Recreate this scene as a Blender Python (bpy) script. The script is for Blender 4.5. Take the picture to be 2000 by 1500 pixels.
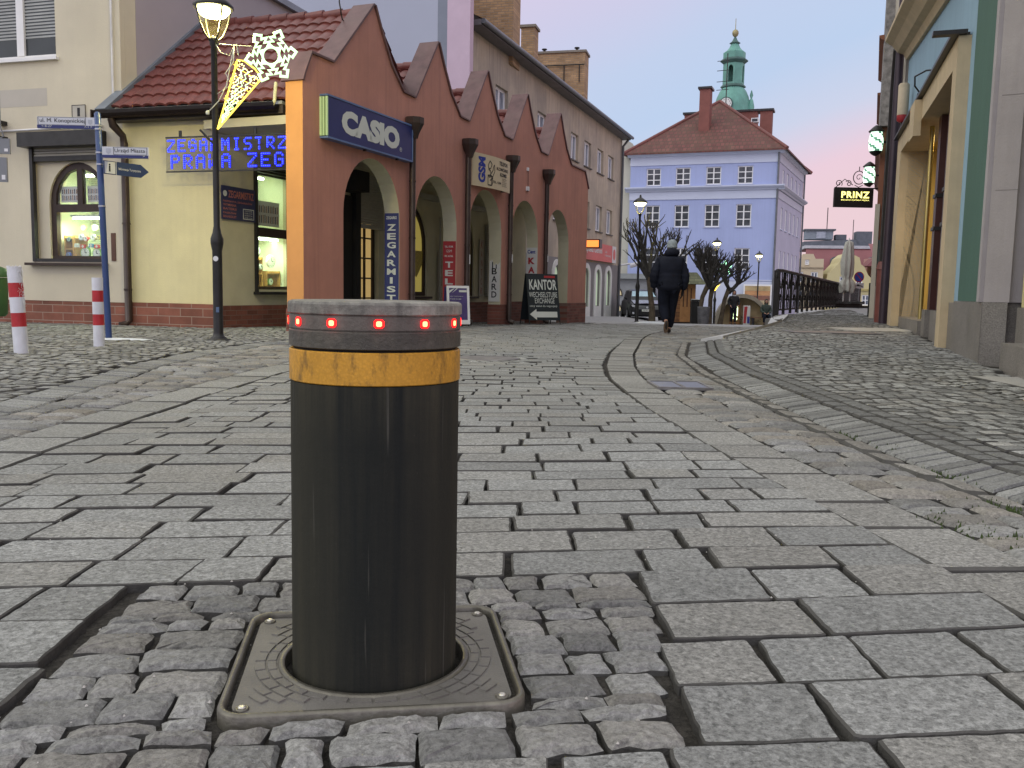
import bpy, math, random
from math import sin, cos, pi, radians as rad, sqrt, atan2
from mathutils import Vector as V, Matrix, noise as mnoise
from mathutils.geometry import tessellate_polygon
random.seed(7)
for o in list(bpy.data.objects): bpy.data.objects.remove(o)
SC = bpy.context.scene; COL = SC.collection
# ---------------------------------------------------------------- camera
FP, ROLL, PITCH, CH = 1750., .0185, math.atan(184/1750.), .62
fwd = V((0, cos(PITCH), -sin(PITCH))); up0 = V((0, sin(PITCH), cos(PITCH))); r0 = V((1, 0, 0))
rt = r0*cos(ROLL)+up0*sin(ROLL); upc = up0*cos(ROLL)-r0*sin(ROLL)
cam = bpy.data.cameras.new('camera'); cam.sensor_width = 36; cam.lens = 36*FP/2000.; cam.clip_start = .05; cam.clip_end = 3000
cob = bpy.data.objects.new('camera', cam); COL.objects.link(cob)
m = Matrix((rt, upc, -fwd)).transposed().to_4x4(); m.translation = V((0, 0, CH)); cob.matrix_world = m
SC.camera = cob
# ---------------------------------------------------------------- sky, sun, exposure
W = bpy.data.worlds.new('World'); SC.world = W; W.use_nodes = True; nt = W.node_tree; nt.nodes.clear()
def N(nt, t, **k):
    n = nt.nodes.new(t)
    for a, b in k.items():
        if a[0] == '_': n.inputs[a[1:].replace('_', ' ')].default_value = b
        else: setattr(n, a, b)
    return n
def ramp(nt, fac, stops, interp='LINEAR'):
    r = nt.nodes.new('ShaderNodeValToRGB'); r.color_ramp.interpolation = interp; e = r.color_ramp.elements
    while len(e) < len(stops): e.new(.5)
    for q, (p, c) in zip(e, stops):
        q.position = p; q.color = (c[0], c[1], c[2], 1) if hasattr(c, '__len__') else (c, c, c, 1)
    nt.links.new(fac, r.inputs[0]); return r.outputs[0]
L = nt.links.new
tc = N(nt, 'ShaderNodeTexCoord'); sx = N(nt, 'ShaderNodeSeparateXYZ'); L(tc.outputs['Generated'], sx.inputs[0])
nz = N(nt, 'ShaderNodeTexNoise', _Scale=1.6, _Detail=3.); L(tc.outputs['Generated'], nz.inputs['Vector'])
md = N(nt, 'ShaderNodeMath', operation='MULTIPLY_ADD'); L(nz.outputs['Fac'], md.inputs[0]); md.inputs[1].default_value = .10; L(sx.outputs['Z'], md.inputs[2])
m2 = N(nt, 'ShaderNodeMath', operation='MULTIPLY_ADD'); L(sx.outputs['X'], m2.inputs[0]); m2.inputs[1].default_value = -.45; L(md.outputs[0], m2.inputs[2])
SKY = [(0., (.82, .60, .65)), (.045, (.82, .60, .69)), (.10, (.60, .64, .80)), (.17, (.50, .62, .83)), (.24, (.53, .62, .82)), (.31, (.61, .60, .79)), (.39, (.69, .60, .77)), (.47, (.65, .60, .78)), (.7, (.98, .99, 1.0)), (1., (1.10, 1.12, 1.12))]
grad = ramp(nt, m2.outputs[0], SKY)
SUN_EL, SUN_AZ = rad(38), rad(262)
sky = N(nt, 'ShaderNodeTexSky', sky_type='NISHITA', sun_disc=False, sun_elevation=SUN_EL, sun_rotation=SUN_AZ)
mul = N(nt, 'ShaderNodeVectorMath', operation='SCALE'); L(sky.outputs[0], mul.inputs[0]); mul.inputs['Scale'].default_value = .006
add = N(nt, 'ShaderNodeVectorMath', operation='ADD'); L(grad, add.inputs[0]); L(mul.outputs[0], add.inputs[1])
back = N(nt, 'ShaderNodeMapRange'); L(sx.outputs['Y'], back.inputs[0]); back.inputs[1].default_value = .1; back.inputs[2].default_value = -.7; back.inputs[3].default_value = 1; back.inputs[4].default_value = 1.7
sc2 = N(nt, 'ShaderNodeVectorMath', operation='SCALE'); L(add.outputs[0], sc2.inputs[0]); L(back.outputs[0], sc2.inputs['Scale'])
bg = N(nt, 'ShaderNodeBackground', _Strength=1.0); L(sc2.outputs[0], bg.inputs[0])
wo = N(nt, 'ShaderNodeOutputWorld'); L(bg.outputs[0], wo.inputs[0])
sl = bpy.data.lights.new('sun', 'SUN'); sl.energy = .4; sl.angle = rad(25); sl.color = (1, .93, .88)
so = bpy.data.objects.new('sun', sl); COL.objects.link(so)
so.rotation_euler = V((-sin(SUN_AZ)*cos(SUN_EL), -cos(SUN_AZ)*cos(SUN_EL), -sin(SUN_EL))).to_track_quat('-Z', 'Y').to_euler()
SC.view_settings.view_transform = 'Standard'; SC.view_settings.look = 'None'; SC.view_settings.exposure = 0.0; SC.view_settings.gamma = 1
# ---------------------------------------------------------------- materials
MC = {}
def M(name, col, rough=.8, var=.18, sc=2.5, bump=.15, bsc=60., metal=0., stain=0., streak=0., tone=0., speck=0., emit=None, es=1., alpha=1., spec=.4, brick=None, bcol=None, bs=(.24, .075, .008), dirt=(.12, .11, .1), ssc=1.):
    if name in MC: return MC[name]
    mt = bpy.data.materials.new(name); mt.use_nodes = True; t = mt.node_tree; b = t.nodes['Principled BSDF']; K = t.links.new
    MC[name] = mt
    b.inputs['Roughness'].default_value = rough; b.inputs['Metallic'].default_value = metal; b.inputs['Specular IOR Level'].default_value = spec
    if emit:
        b.inputs['Base Color'].default_value = (*col, 1); b.inputs['Emission Color'].default_value = (*emit, 1); b.inputs['Emission Strength'].default_value = es; return mt
    if alpha < 1: b.inputs['Alpha'].default_value = alpha; b.inputs['Base Color'].default_value = (*col, 1); return mt
    g = N(t, 'ShaderNodeNewGeometry'); n1 = N(t, 'ShaderNodeTexNoise', _Scale=sc, _Detail=6., _Roughness=.6); K(g.outputs['Position'], n1.inputs['Vector'])
    base = ramp(t, n1.outputs['Fac'], [(.3, [c*(1-var) for c in col]), (.7, [min(1, c*(1+var)) for c in col])])
    def mix(f, a, c2, mode='MIX'):
        x = N(t, 'ShaderNodeMix', data_type='RGBA', blend_type=mode)
        if hasattr(f, 'links') or not isinstance(f, (int, float)): K(f, x.inputs[0])
        else: x.inputs[0].default_value = f
        K(a, x.inputs[6])
        if isinstance(c2, (tuple, list)): x.inputs[7].default_value = (*c2, 1)
        else: K(c2, x.inputs[7])
        return x.outputs[2]
    hgt = None
    if brick:
        sp = N(t, 'ShaderNodeSeparateXYZ'); K(g.outputs['Position'], sp.inputs[0])
        d = N(t, 'ShaderNodeVectorMath', operation='DOT_PRODUCT'); K(g.outputs['Position'], d.inputs[0]); d.inputs[1].default_value = (brick[0], brick[1], 0)
        cb = N(t, 'ShaderNodeCombineXYZ'); K(d.outputs['Value'], cb.inputs[0]); K(sp.outputs['Z'], cb.inputs[1])
        bt = N(t, 'ShaderNodeTexBrick', _Scale=1., _Mortar_Size=bs[2], _Brick_Width=bs[0], _Row_Height=bs[1], _Bias=0.)
        K(cb.outputs[0], bt.inputs['Vector']); bt.inputs['Color1'].default_value = (1, 1, 1, 1); bt.inputs['Color2'].default_value = (.62, .62, .62, 1); bt.inputs['Mortar'].default_value = (.5, .5, .5, 1)
        base = mix(1., base, bt.outputs['Color'], 'MULTIPLY')
        base = mix(bt.outputs['Fac'], base, bcol or (.3, .28, .26)); hgt = bt.outputs['Fac']
    if tone:
        at = N(t, 'ShaderNodeAttribute', attribute_name='tone'); mr = N(t, 'ShaderNodeMapRange'); K(at.outputs['Fac'], mr.inputs[0]); mr.inputs[3].default_value = 1-tone; mr.inputs[4].default_value = 1+tone
        hs = N(t, 'ShaderNodeHueSaturation'); K(base, hs.inputs['Color']); K(mr.outputs[0], hs.inputs['Value']); base = hs.outputs[0]
        a2 = N(t, 'ShaderNodeAttribute', attribute_name='tint'); base = mix(a2.outputs['Fac'], base, (.30, .235, .15), 'MIX')
    if speck:
        n3 = N(t, 'ShaderNodeTexNoise', _Scale=105., _Detail=5., _Roughness=.85); K(g.outputs['Position'], n3.inputs['Vector'])
        n4 = N(t, 'ShaderNodeTexVoronoi', _Scale=95.); K(g.outputs['Position'], n4.inputs['Vector'])
        base = mix(1., base, ramp(t, n3.outputs['Fac'], [(.34, 1-speck), (.5, 1.), (.68, 1+speck*.8)]), 'MULTIPLY')
        base = mix(.35, base, ramp(t, n4.outputs['Color'], [(.1, 1-speck), (.9, 1+speck)]), 'MULTIPLY')
    if stain:
        n2 = N(t, 'ShaderNodeTexNoise', _Scale=sc*.37+.2, _Detail=7., _Roughness=.65); K(g.outputs['Position'], n2.inputs['Vector'])
        base = mix(ramp(t, n2.outputs['Fac'], [(.42, 0.), (.72, stain)]), base, dirt)
    if streak:
        mp = N(t, 'ShaderNodeMapping'); mp.inputs['Scale'].default_value = (9*ssc, 9*ssc, .35*ssc*(1 if ssc == 1 else 6)); K(g.outputs['Position'], mp.inputs['Vector'])
        n5 = N(t, 'ShaderNodeTexNoise', _Scale=1.2, _Detail=5., _Roughness=.6); K(mp.outputs[0], n5.inputs['Vector'])
        base = mix(ramp(t, n5.outputs['Fac'], [(.45, 0.), (.75, streak)]), base, dirt)
    K(base, b.inputs['Base Color'])
    if bump:
        nb = N(t, 'ShaderNodeTexNoise', _Scale=bsc, _Detail=5., _Roughness=.65); K(g.outputs['Position'], nb.inputs['Vector'])
        bp = N(t, 'ShaderNodeBump', _Strength=bump, _Distance=.01); K(nb.outputs['Fac'], bp.inputs['Height']); last = bp
        if hgt is not None:
            b2 = N(t, 'ShaderNodeBump', _Strength=.5, _Distance=.01, invert=True); K(hgt, b2.inputs['Height']); K(bp.outputs[0], b2.inputs['Normal']); last = b2
        K(last.outputs[0], b.inputs['Normal'])
    return mt
def E(name, col, s): return M(name, col, emit=col, es=s)
# ---------------------------------------------------------------- mesh builder
class F:                         # upright frame on a wall: s along u, h up, d outwards
    def __init__(s, O, u, z0=0.):
        l = sqrt(u[0]**2+u[1]**2); s.u = V((u[0]/l, u[1]/l, 0)); s.n = V((s.u.y, -s.u.x, 0)); s.O = V((O[0], O[1], z0))
    def p(s, a, h, d=0.): return s.O+s.u*a+s.n*d+V((0, 0, h))
    def off(s, d, a=0., h=0.):
        f = F((0, 0), (s.u.x, s.u.y)); f.O = s.p(a, h, d); return f
GF = F((0, 0), (1, 0))           # world: s=x, h=z, d=-y
def az(a): return (sin(rad(a)), cos(rad(a)))
class MB:
    def __init__(s): s.v = []; s.f = []; s.mi = []; s.t = []; s.ti = []; s.sm = []
    def add(s, vs, fs, mi=0, tone=.5, tint=0., sm=False):
        b = len(s.v); s.v += [tuple(q) for q in vs]
        for f in fs: s.f.append(tuple(i+b for i in f)); s.mi.append(mi); s.t.append(tone); s.ti.append(tint); s.sm.append(sm)
        return s
    def box(s, f, a0, a1, h0, h1, d0, d1, mi=0):
        a0, a1 = min(a0, a1), max(a0, a1); h0, h1 = min(h0, h1), max(h0, h1); d0, d1 = min(d0, d1), max(d0, d1)
        return s.add([f.p(a, h, d) for d in (d0, d1) for h in (h0, h1) for a in (a0, a1)], [(0, 2, 3, 1), (4, 5, 7, 6), (0, 1, 5, 4), (2, 6, 7, 3), (0, 4, 6, 2), (1, 3, 7, 5)], mi)
    def prism(s, f, poly, d0, d1, holes=(), mi=0, back=True):
        loops = [list(poly)]+[list(h) for h in holes]; flat = [q for l in loops for q in l]; n = len(flat)
        tr = tessellate_polygon([[V((q[0], q[1], 0)) for q in l] for l in loops])
        vs = [f.p(q[0], q[1], d1) for q in flat]+[f.p(q[0], q[1], d0) for q in flat]; fs = []
        for t in tr:
            a, b, c = [flat[i] for i in t]; cr = (b[0]-a[0])*(c[1]-a[1])-(b[1]-a[1])*(c[0]-a[0])
            if abs(cr) < 1e-12: continue
            q = tuple(t) if cr > 0 else tuple(reversed(t)); fs.append(q)
            if back: fs.append(tuple(i+n for i in reversed(q)))
        k = 0
        for li, l in enumerate(loops):
            m_ = len(l); ar = sum(l[i][0]*l[(i+1) % m_][1]-l[(i+1) % m_][0]*l[i][1] for i in range(m_)); ccw = (ar > 0) == (li == 0)
            for i in range(m_):
                a, b = k+i, k+(i+1) % m_; fs.append((a, a+n, b+n, b) if ccw else (b, b+n, a+n, a))
            k += m_
        return s.add(vs, fs, mi)
    def tube(s, pts, r, n=8, mi=0, caps=True, sm=True):
        pts = [V(p) for p in pts]; rs = r if isinstance(r, (list, tuple)) else [r]*len(pts); vs = []; prev = None
        for i, p in enumerate(pts):
            t = (pts[min(i+1, len(pts)-1)]-pts[max(i-1, 0)]).normalized()
            a = V((0, 0, 1)) if abs(t.z) < .9 else V((1, 0, 0))
            if prev is not None and prev.cross(t).length > .05: a = prev
            x = (a-t*a.dot(t)).normalized(); y = t.cross(x); prev = x
            vs += [p+(x*cos(2*pi*k/n)+y*sin(2*pi*k/n))*rs[i] for k in range(n)]
        fs = [(i*n+k, i*n+(k+1) % n, (i+1)*n+(k+1) % n, (i+1)*n+k) for i in range(len(pts)-1) for k in range(n)]
        s.add(vs, fs, mi, sm=sm)
        if caps:
            s.add(vs[:n]+vs[-n:], [tuple(reversed(range(n))), tuple(range(n, 2*n))], mi)
        return s
    def lathe(s, c, prof, n=24, mi=0, sm=True, rot=0., top=True, sharp=False):   # prof: (r,z) from bottom up
        c = V(c); vs = [c+V((r*cos(2*pi*k/n+rot), r*sin(2*pi*k/n+rot), z)) for r, z in prof for k in range(n)]
        fs = [(i*n+k, i*n+(k+1) % n, (i+1)*n+(k+1) % n, (i+1)*n+k) for i in range(len(prof)-1) for k in range(n)]
        if sharp:
            for i in range(len(prof)-1): s.add(vs[i*n:(i+2)*n], [(k, (k+1) % n, n+(k+1) % n, n+k) for k in range(n)], mi, sm=sm)
        else: s.add(vs, fs, mi, sm=sm)
        if top: s.add(vs[-n:], [tuple(range(n))], mi)
        s.add(vs[:n], [tuple(reversed(range(n)))], mi)
        return s
    def disc(s, f, a, h, d, r, th=.01, n=20, mi=0, sy=1.):
        return s.prism(f, [(a+r*cos(2*pi*k/n), h+r*sy*sin(2*pi*k/n)) for k in range(n)], d, d+th, mi=mi)
    def build(s, name, mats, parent=None, base=None, smooth=None):
        if not isinstance(mats, (list, tuple)): mats = [mats]
        if parent is not None: o0 = V(parent['_o'])
        else:
            if base is None:
                xs = [q[0] for q in s.v]; ys = [q[1] for q in s.v]; base = ((min(xs)+max(xs))/2, (min(ys)+max(ys))/2, min(q[2] for q in s.v))
            o0 = V(base)
        me = bpy.data.meshes.new(name); me.from_pydata([(q[0]-o0.x, q[1]-o0.y, q[2]-o0.z) for q in s.v], [], s.f)
        for mt in mats: me.materials.append(mt)
        me.polygons.foreach_set('material_index', s.mi); me.polygons.foreach_set('use_smooth', s.sm if smooth is None else [smooth]*len(s.f))
        if any(t != .5 for t in s.t) or any(s.ti):
            me.attributes.new('tone', 'FLOAT', 'FACE').data.foreach_set('value', s.t); me.attributes.new('tint', 'FLOAT', 'FACE').data.foreach_set('value', s.ti)
        me.update(); o = bpy.data.objects.new(name, me); COL.objects.link(o)
        if parent is not None: o.parent = parent
        else: o.location = o0
        o['_o'] = tuple(o0); return o
def tag(o, label, cat, group=None):
    o['label'] = label; o['category'] = cat
    if group: o['group'] = group
    return o
def thing(name, label, cat, loc, group=None):
    o = bpy.data.objects.new(name, None); COL.objects.link(o); o.location = loc; o['_o'] = tuple(loc); o.empty_display_size = .1
    return tag(o, label, cat, group)
def struct(o): o['kind'] = 'structure'; return o
def dup(root, loc, label=None, rz=0.):
    r = root.copy(); COL.objects.link(r); r.location = loc; r.rotation_euler = (0, 0, rz)
    if label: r['label'] = label
    for ch in list(root.children):
        c = ch.copy(); COL.objects.link(c); c.parent = r
        for g in list(ch.children): d = g.copy(); COL.objects.link(d); d.parent = c
    return r
def txt(body, f, s, h, size, mat, parent, name='lettering', width=None, d=.004, rot=0., bold=.0, align='LEFT', curve=None, sp=1., line=None, base=None):
    cu = bpy.data.curves.new('t', 'FONT'); cu.body = body; cu.size = 1.; cu.offset = bold; cu.space_character = sp; cu.align_x = 'LEFT'; cu.resolution_u = 3
    if line: cu.space_line = line
    ob = bpy.data.objects.new('t', cu); COL.objects.link(ob); dg = bpy.context.evaluated_depsgraph_get(); me = bpy.data.meshes.new_from_object(ob.evaluated_get(dg))
    vs = [q.co.copy() for q in me.vertices]; fs = [tuple(p.vertices) for p in me.polygons]
    bpy.data.objects.remove(ob); bpy.data.curves.remove(cu); bpy.data.meshes.remove(me)
    if not vs: return None
    x0 = min(q.x for q in vs); x1 = max(q.x for q in vs); y0 = min(q.y for q in vs); y1 = max(q.y for q in vs)
    ky = size/(y1-y0); kx = (width/(x1-x0)) if width else ky
    out = []
    for q in vs:
        x = (q.x-x0)*kx; y = (q.y-y0)*ky
        if align == 'CENTER': x -= (x1-x0)*kx/2
        a, b = x*cos(rot)-y*sin(rot), x*sin(rot)+y*cos(rot)
        dd = d+(curve(s+a) if curve else 0); out.append(f.p(s+a, h+b, dd))
    mb = MB(); mb.add(out, fs); return mb.build(name, mat, parent, base=base)
def lin(t, T):
    if t <= T[0][0]: return T[0][1]
    for (a, b), (c, d) in zip(T, T[1:]):
        if t <= c: return b+(d-b)*(t-a)/(c-a)
    return T[-1][1]
def smooth(t): t = max(0., min(1., t)); return t*t*(3-2*t)
def rect(a0, a1, h0, h1): return [(a0, h0), (a1, h0), (a1, h1), (a0, h1)]
def archpoly(a0, a1, h0, hs, ha, n=14):      # straight jambs to hs, half ellipse to ha
    c = (a0+a1)/2; r = (a1-a0)/2
    return [(a0, h0), (a1, h0)]+[(c+r*cos(pi*k/n), hs+(ha-hs)*sin(pi*k/n)) for k in range(n+1)]
def window(f, a0, a1, h0, h1, par, fr, gl, rec=.1, nx=2, ny=1, w=.05, mw=None, sill=None, d=-.06, bars=(), name='window'):
    mb = MB(); mw = mw or w
    mb.prism(f, rect(a0, a1, h0, h1), -rec+d, -rec, [rect(a0+w, a1-w, h0+w, h1-w)])
    for i in range(1, nx): c = a0+(a1-a0)*i/nx; mb.box(f, c-mw/2, c+mw/2, h0+w, h1-w, -rec+d+.01, -rec+.008)
    for j in range(1, ny): c = h0+(h1-h0)*j/ny; mb.box(f, a0+w, a1-w, c-mw*.35, c+mw*.35, -rec+d+.012, -rec+.004)
    for c in bars: mb.box(f, a0+w, a1-w, c-mw*.6, c+mw*.6, -rec+d+.012, -rec+.004)
    o = mb.build(name, fr, par)
    MB().box(f, a0+w*.5, a1-w*.5, h0+w*.5, h1-w*.5, -rec+d*.7, -rec+d*.5).build('pane', gl, o)
    if sill: MB().box(f, a0-.06, a1+.06, h0-.05, h0-.003, -rec, .07).build('sill', sill, o)
    return o
# ---------------------------------------------------------------- ground shape
PR = [(0, 0), (5, -.02), (10, -.07), (15, -.12), (17, -.16), (25, -.26), (30, -.40), (41, -.80), (49, -1.05), (60, -1.12), (400, -1.3)]
PL = [(0, 0), (8, -.01), (13, -.03), (17, -.08), (25, -.25), (45, -.62), (60, -1.0), (400, -1.3)]
PT = [(0, 0), (4, .0), (8, .05), (16, .11), (22, .125), (40, .08), (58, 0), (90, -.5), (150, -1.1), (400, -1.3)]
GT = [(-10, 1.9), (0, 1.8), (2.8, 1.66), (3.4, 1.6), (4.74, 1.6), (6.1, 1.66), (7.6, 1.72), (10.3, 2.0), (13.7, 2.7), (15, 3.4), (17.5, 4.75), (21.9, 6.3), (58, 22.3), (62, 24.2), (90, 36), (400, 170)]
RJ = [(-10, 1.1), (1.7, 1.02), (2.34, .96), (3.24, .86), (4.7, .76), (5.7, .73), (6.8, .74), (8.1, .84), (10, 1.08), (14, 1.74), (16.8, 2.3), (20, 3.2), (24, 4.6)]
LJ = [(-10, -1.72), (3, -1.72), (4.4, -1.77), (7, -1.73), (9, -1.5), (11, -1.15), (14, -.45), (17, .35), (20, 1.3), (24, 2.9)]
LC = [(-10, -2.75), (4.5, -2.55), (5.5, -2.68), (7, -2.88), (8.3, -2.9), (10, -2.7), (12.3, -2.2), (14, -1.5), (17, -.4), (20, .8), (24, 2.4)]
def dFac(x, y): return .9285*x-.3714*y+7.435
def dLeft(x, y):
    k = smooth((y-25)/5); return dFac(x, y)*(1-k)+.943*(x-(4.42+(y-45)*.354))*k
def dWal(x, y): return -.29*(x+4.47)-.957*(y-13.5)
def dRt(x, y): return -.9503*(x-4.17)+.3115*(y-7.95)
def zf(x, y):
    z = lin(y, PR); wl = 1-smooth((dLeft(x, y)-1.2)/2.2); z = z*(1-wl)+lin(y, PL)*wl
    g = lin(y, GT); w = 1.5 if y < 13 else max(.12, 1.5-(y-13)*.2)
    wr = smooth((x-g)/w); z = z*(1-wr)+lin(y, PT)*wr
    z -= .022*math.exp(-((x-g)/.16)**2)*(1 if y < 14 else max(0, 1-(y-14)))
    z += .006*mnoise.noise(V((x*1.3, y*1.3, 0)))
    if y > 150: z += 0
    return z
def subd(poly, step, jit):
    out = []; n = len(poly)
    for i in range(n):
        a, b = V(poly[i]), V(poly[(i+1) % n]); L_ = (b-a).length; k = max(1, int(L_/step)); nn = V((b.y-a.y, a.x-b.x)); nn = nn.normalized() if nn.length else nn
        for j in range(k):
            p = a.lerp(b, j/k); out.append(p+nn*random.uniform(-jit, jit) if j else p+nn*random.uniform(-jit, jit)*.5)
    return out
def stone(mb, poly, bev=.006, dome=0., step=9., jit=0., lift=0., tint=0., rough=0., drop=.035, tone=None, cr=.0, edge=2):
    c = sum((V(p) for p in poly), V((0, 0)))/len(poly)
    if cr:                                     # clip corners
        q = []
        n = len(poly)
        for i in range(n):
            p = V(poly[i]); a = V(poly[i-1]); b = V(poly[(i+1) % n]); k = cr*random.uniform(.5, 1.4)
            q += [p+(a-p)*k, p+(b-p)*k]
        poly = q
    P = subd([V(p) for p in poly], step, jit); n = len(P)
    tx, ty = random.gauss(0, .006), random.gauss(0, .006); z0 = lift+random.uniform(-.003, .003)
    def zz(p, dz): return zf(p.x, p.y)+z0+dz+tx*(p.x-c.x)+ty*(p.y-c.y)
    r = max(.02, min((p-c).length for p in P)); rings = [(0, -drop), (0, -bev*1.1), (min(.6, bev/r), 0)]
    if dome or rough: rings += [(.45, dome*.75)]
    vs = []
    for k, dz in rings:
        for p in P:
            q = p.lerp(c, k); e = random.uniform(-rough, rough) if (rough and dz > -drop) else 0
            vs.append((q.x, q.y, zz(q, dz+e)))
    fs = [(i*n+k, i*n+(k+1) % n, (i+1)*n+(k+1) % n, (i+1)*n+k) for i in range(len(rings)-1) for k in range(n)]
    b = (len(rings)-1)*n
    if dome or rough:
        vs.append((c.x, c.y, zz(c, dome+random.uniform(-rough, rough)))); m_ = len(vs)-1; fs += [(b+k, b+(k+1) % n, m_) for k in range(n)]
    else: fs.append(tuple(b+k for k in range(n)))
    tn = random.random() if tone is None else tone; ne = edge*n
    mb.add(vs, fs[:ne], 1, tn*.5, 0); b_ = len(mb.v)-len(vs)
    for f_ in fs[ne:]: mb.f.append(tuple(i+b_ for i in f_)); mb.mi.append(0); mb.t.append(tn); mb.ti.append(tint); mb.sm.append(False)
GRAN = M('granite_slab', (.232, .234, .222), rough=.72, var=.10, sc=1.3, bump=.35, bsc=170, tone=.15, speck=.7, stain=.35, dirt=(.145, .145, .13), spec=.22)
COB = M('granite_sett', (.215, .213, .20), rough=.75, var=.15, sc=3, bump=.55, bsc=75, tone=.30, speck=.5, stain=.45, dirt=(.125, .12, .108), spec=.22)
MOS = M('small_sett', (.222, .223, .21), rough=.72, var=.16, sc=2., bump=.5, bsc=60, tone=.42, speck=.5, stain=.35, dirt=(.13, .125, .11), spec=.22)
EDGE = M('stone_edge', (.08, .077, .07), rough=.85, var=.3, sc=6, bump=.5, bsc=90, spec=.15)
DIRT = M('joint_dirt', (.045, .041, .035), rough=.95, var=.4, sc=14, bump=1., bsc=90, speck=.5, spec=.2)
# dirt bed under every stone
xs = [-400, -120, -60, -30, -20, -14]+[-10+.4*i for i in range(66)]+[17+1.5*i for i in range(10)]+[40, 60, 120, 400]
ys = [-30, -8, -2, 0]+[.5+.4*i for i in range(62)]+[26+1.5*i for i in range(24)]+[65, 75, 90, 110, 150, 220, 400, 900]
def sheet(xs, ys, dz, keep=lambda x, y: True):
    mb = MB(); vs = [(x, y, zf(x, y)+dz) for y in ys for x in xs]; n = len(xs)
    mb.add(vs, [(j*n+i, j*n+i+1, (j+1)*n+i+1, (j+1)*n+i) for j in range(len(ys)-1) for i in range(n-1) if keep((xs[i]+xs[i+1])/2, (ys[j]+ys[j+1])/2)], sm=True); return mb
struct(sheet(xs, ys, -.019).build('ground', DIRT, base=(0, 0, 0)))
# ---- slab roadway
def patch(yc, dp=.19): return (-.72-.10*(yc-1.15), (.27+.02*sin(yc*9)) if yc+dp > 1.235 else -.30) if .90 < yc < 1.80 else None
PB = PE = PB0 = None
road = MB(); y = .35; row = 0
while y < 24.5:
    dpt = random.uniform(.155, .182) if y > 2.1 else random.uniform(.178, .205)
    a, b = lin(y, LJ)+.005, lin(y, RJ)-.005; skew = lin(y, [(0, .145), (6, .12), (10, .03), (14, -.16), (20, -.3), (25, -.36)])
    pt = patch(y+.022, dpt)
    if pt and pt[1] > 0 and PB is None: PB = y+.022
    if pt and PB0 is None: PB0 = y+.022
    if PB and not pt and PE is None: PE = y+.022
    segs = [(a, b)] if not pt else [(a, pt[0]-.012), (pt[1]+.012, b)]
    near = y < 4.2
    for s0, s1 in segs:
        x = s0; first = True
        while x < s1-.02:
            w = random.choice((.17, .22, .26, .28, .31, .31, .34))*random.uniform(.93, 1.07)
            if first: w *= random.uniform(.5, 1.); first = False
            if s1-(x+w) < .13: w = s1-x
            gp = random.uniform(.002, .004) if random.random() < .7 else random.uniform(.005, .0085); gy = random.uniform(.0036, .006)
            def q(xx, yy): return (xx, yy+skew*(xx-(a+b)/2))
            j = lambda: random.uniform(-.004, .004)
            sk = random.uniform(-.006, .006)
            poly = [q(x+gp+j(), y+gy+j()), q(x+w-gp+j(), y+gy+j()), q(x+w-gp+sk+j(), y+dpt-gy+j()), q(x+gp+sk+j(), y+dpt-gy+j())]
            cx, cy = x+w/2, q(x+w/2, y)[1]
            if not (8.3 < cy < 9.35 and -.65 < cx < .15):
                stone(road, poly, bev=.0026 if near else .0045, edge=2 if y < 9 else 1, step=.022 if y < 2.6 else (.05 if near else 9), jit=.0022 if near else 0, tint=random.choice((0, 0, 0, .0, .06, .1)), cr=.022 if near else 0, lift=random.uniform(-.0025, .002))
            x += w
    y += dpt
# border rows
def along(T, off0, off1, y0, y1, step, mb, fn, jitter=.0):
    y = y0
    while y < y1:
        st = step*random.uniform(.82, 1.2)
        e = .02; sl = (lin(y+e, T)-lin(y-e, T))/(2*e); st_y = st/sqrt(1+sl*sl)
        y2 = y+st_y
        def pt(yy, o):
            s_ = (lin(yy+.3, T)-lin(yy-.3, T))/.6; n_ = V((1, -s_)).normalized(); return V((lin(yy, T), yy))+n_*o
        fn(mb, pt, y, y2, off0, off1); y = y2
def slab_fn(g=.006, **kw):
    def fn(mb, pt, y, y2, o0, o1):
        g2 = g*random.uniform(.7, 1.5)
        stone(mb, [pt(y+g2, o0+g), pt(y+g2, o1-g), pt(y2-g2, o1-g), pt(y2-g2, o0+g)], **kw)
    return fn
along(RJ, .007, .27, .4, 24, .36, road, slab_fn(.005, bev=.006, step=.07, jit=.002, tint=.1))
along(LJ, -.29, -.007, .6, 24, .36, road, slab_fn(.005, bev=.006, step=.07, jit=.002, tint=.05))
struct(road.build('road', [GRAN, EDGE], base=(0, 0, 0)))
# ---- rough setts
setts = MB()
def sett(mb, x0, x1, y0, y1, fxy, jt, **kw):
    j = lambda: random.uniform(-jt, jt)
    stone(mb, [fxy(x0+j(), y0+j()), fxy(x1+j(), y0+j()), fxy(x1+j(), y1+j()), fxy(x0+j(), y1+j())], **kw)
PC = V((-.224, 1.467)); PU = V((.989, .149)); PV = V((-.149, .989))   # square round the plate, rows follow the plate
def plf(u, v): return PC+PU*u+PV*v
v = PB-PC.y+.003; v_end = PE-PC.y-.003; nr = round((v_end-v)/.085); rows = [v+(v_end-v)*k/nr for k in range(nr+1)]
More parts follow.
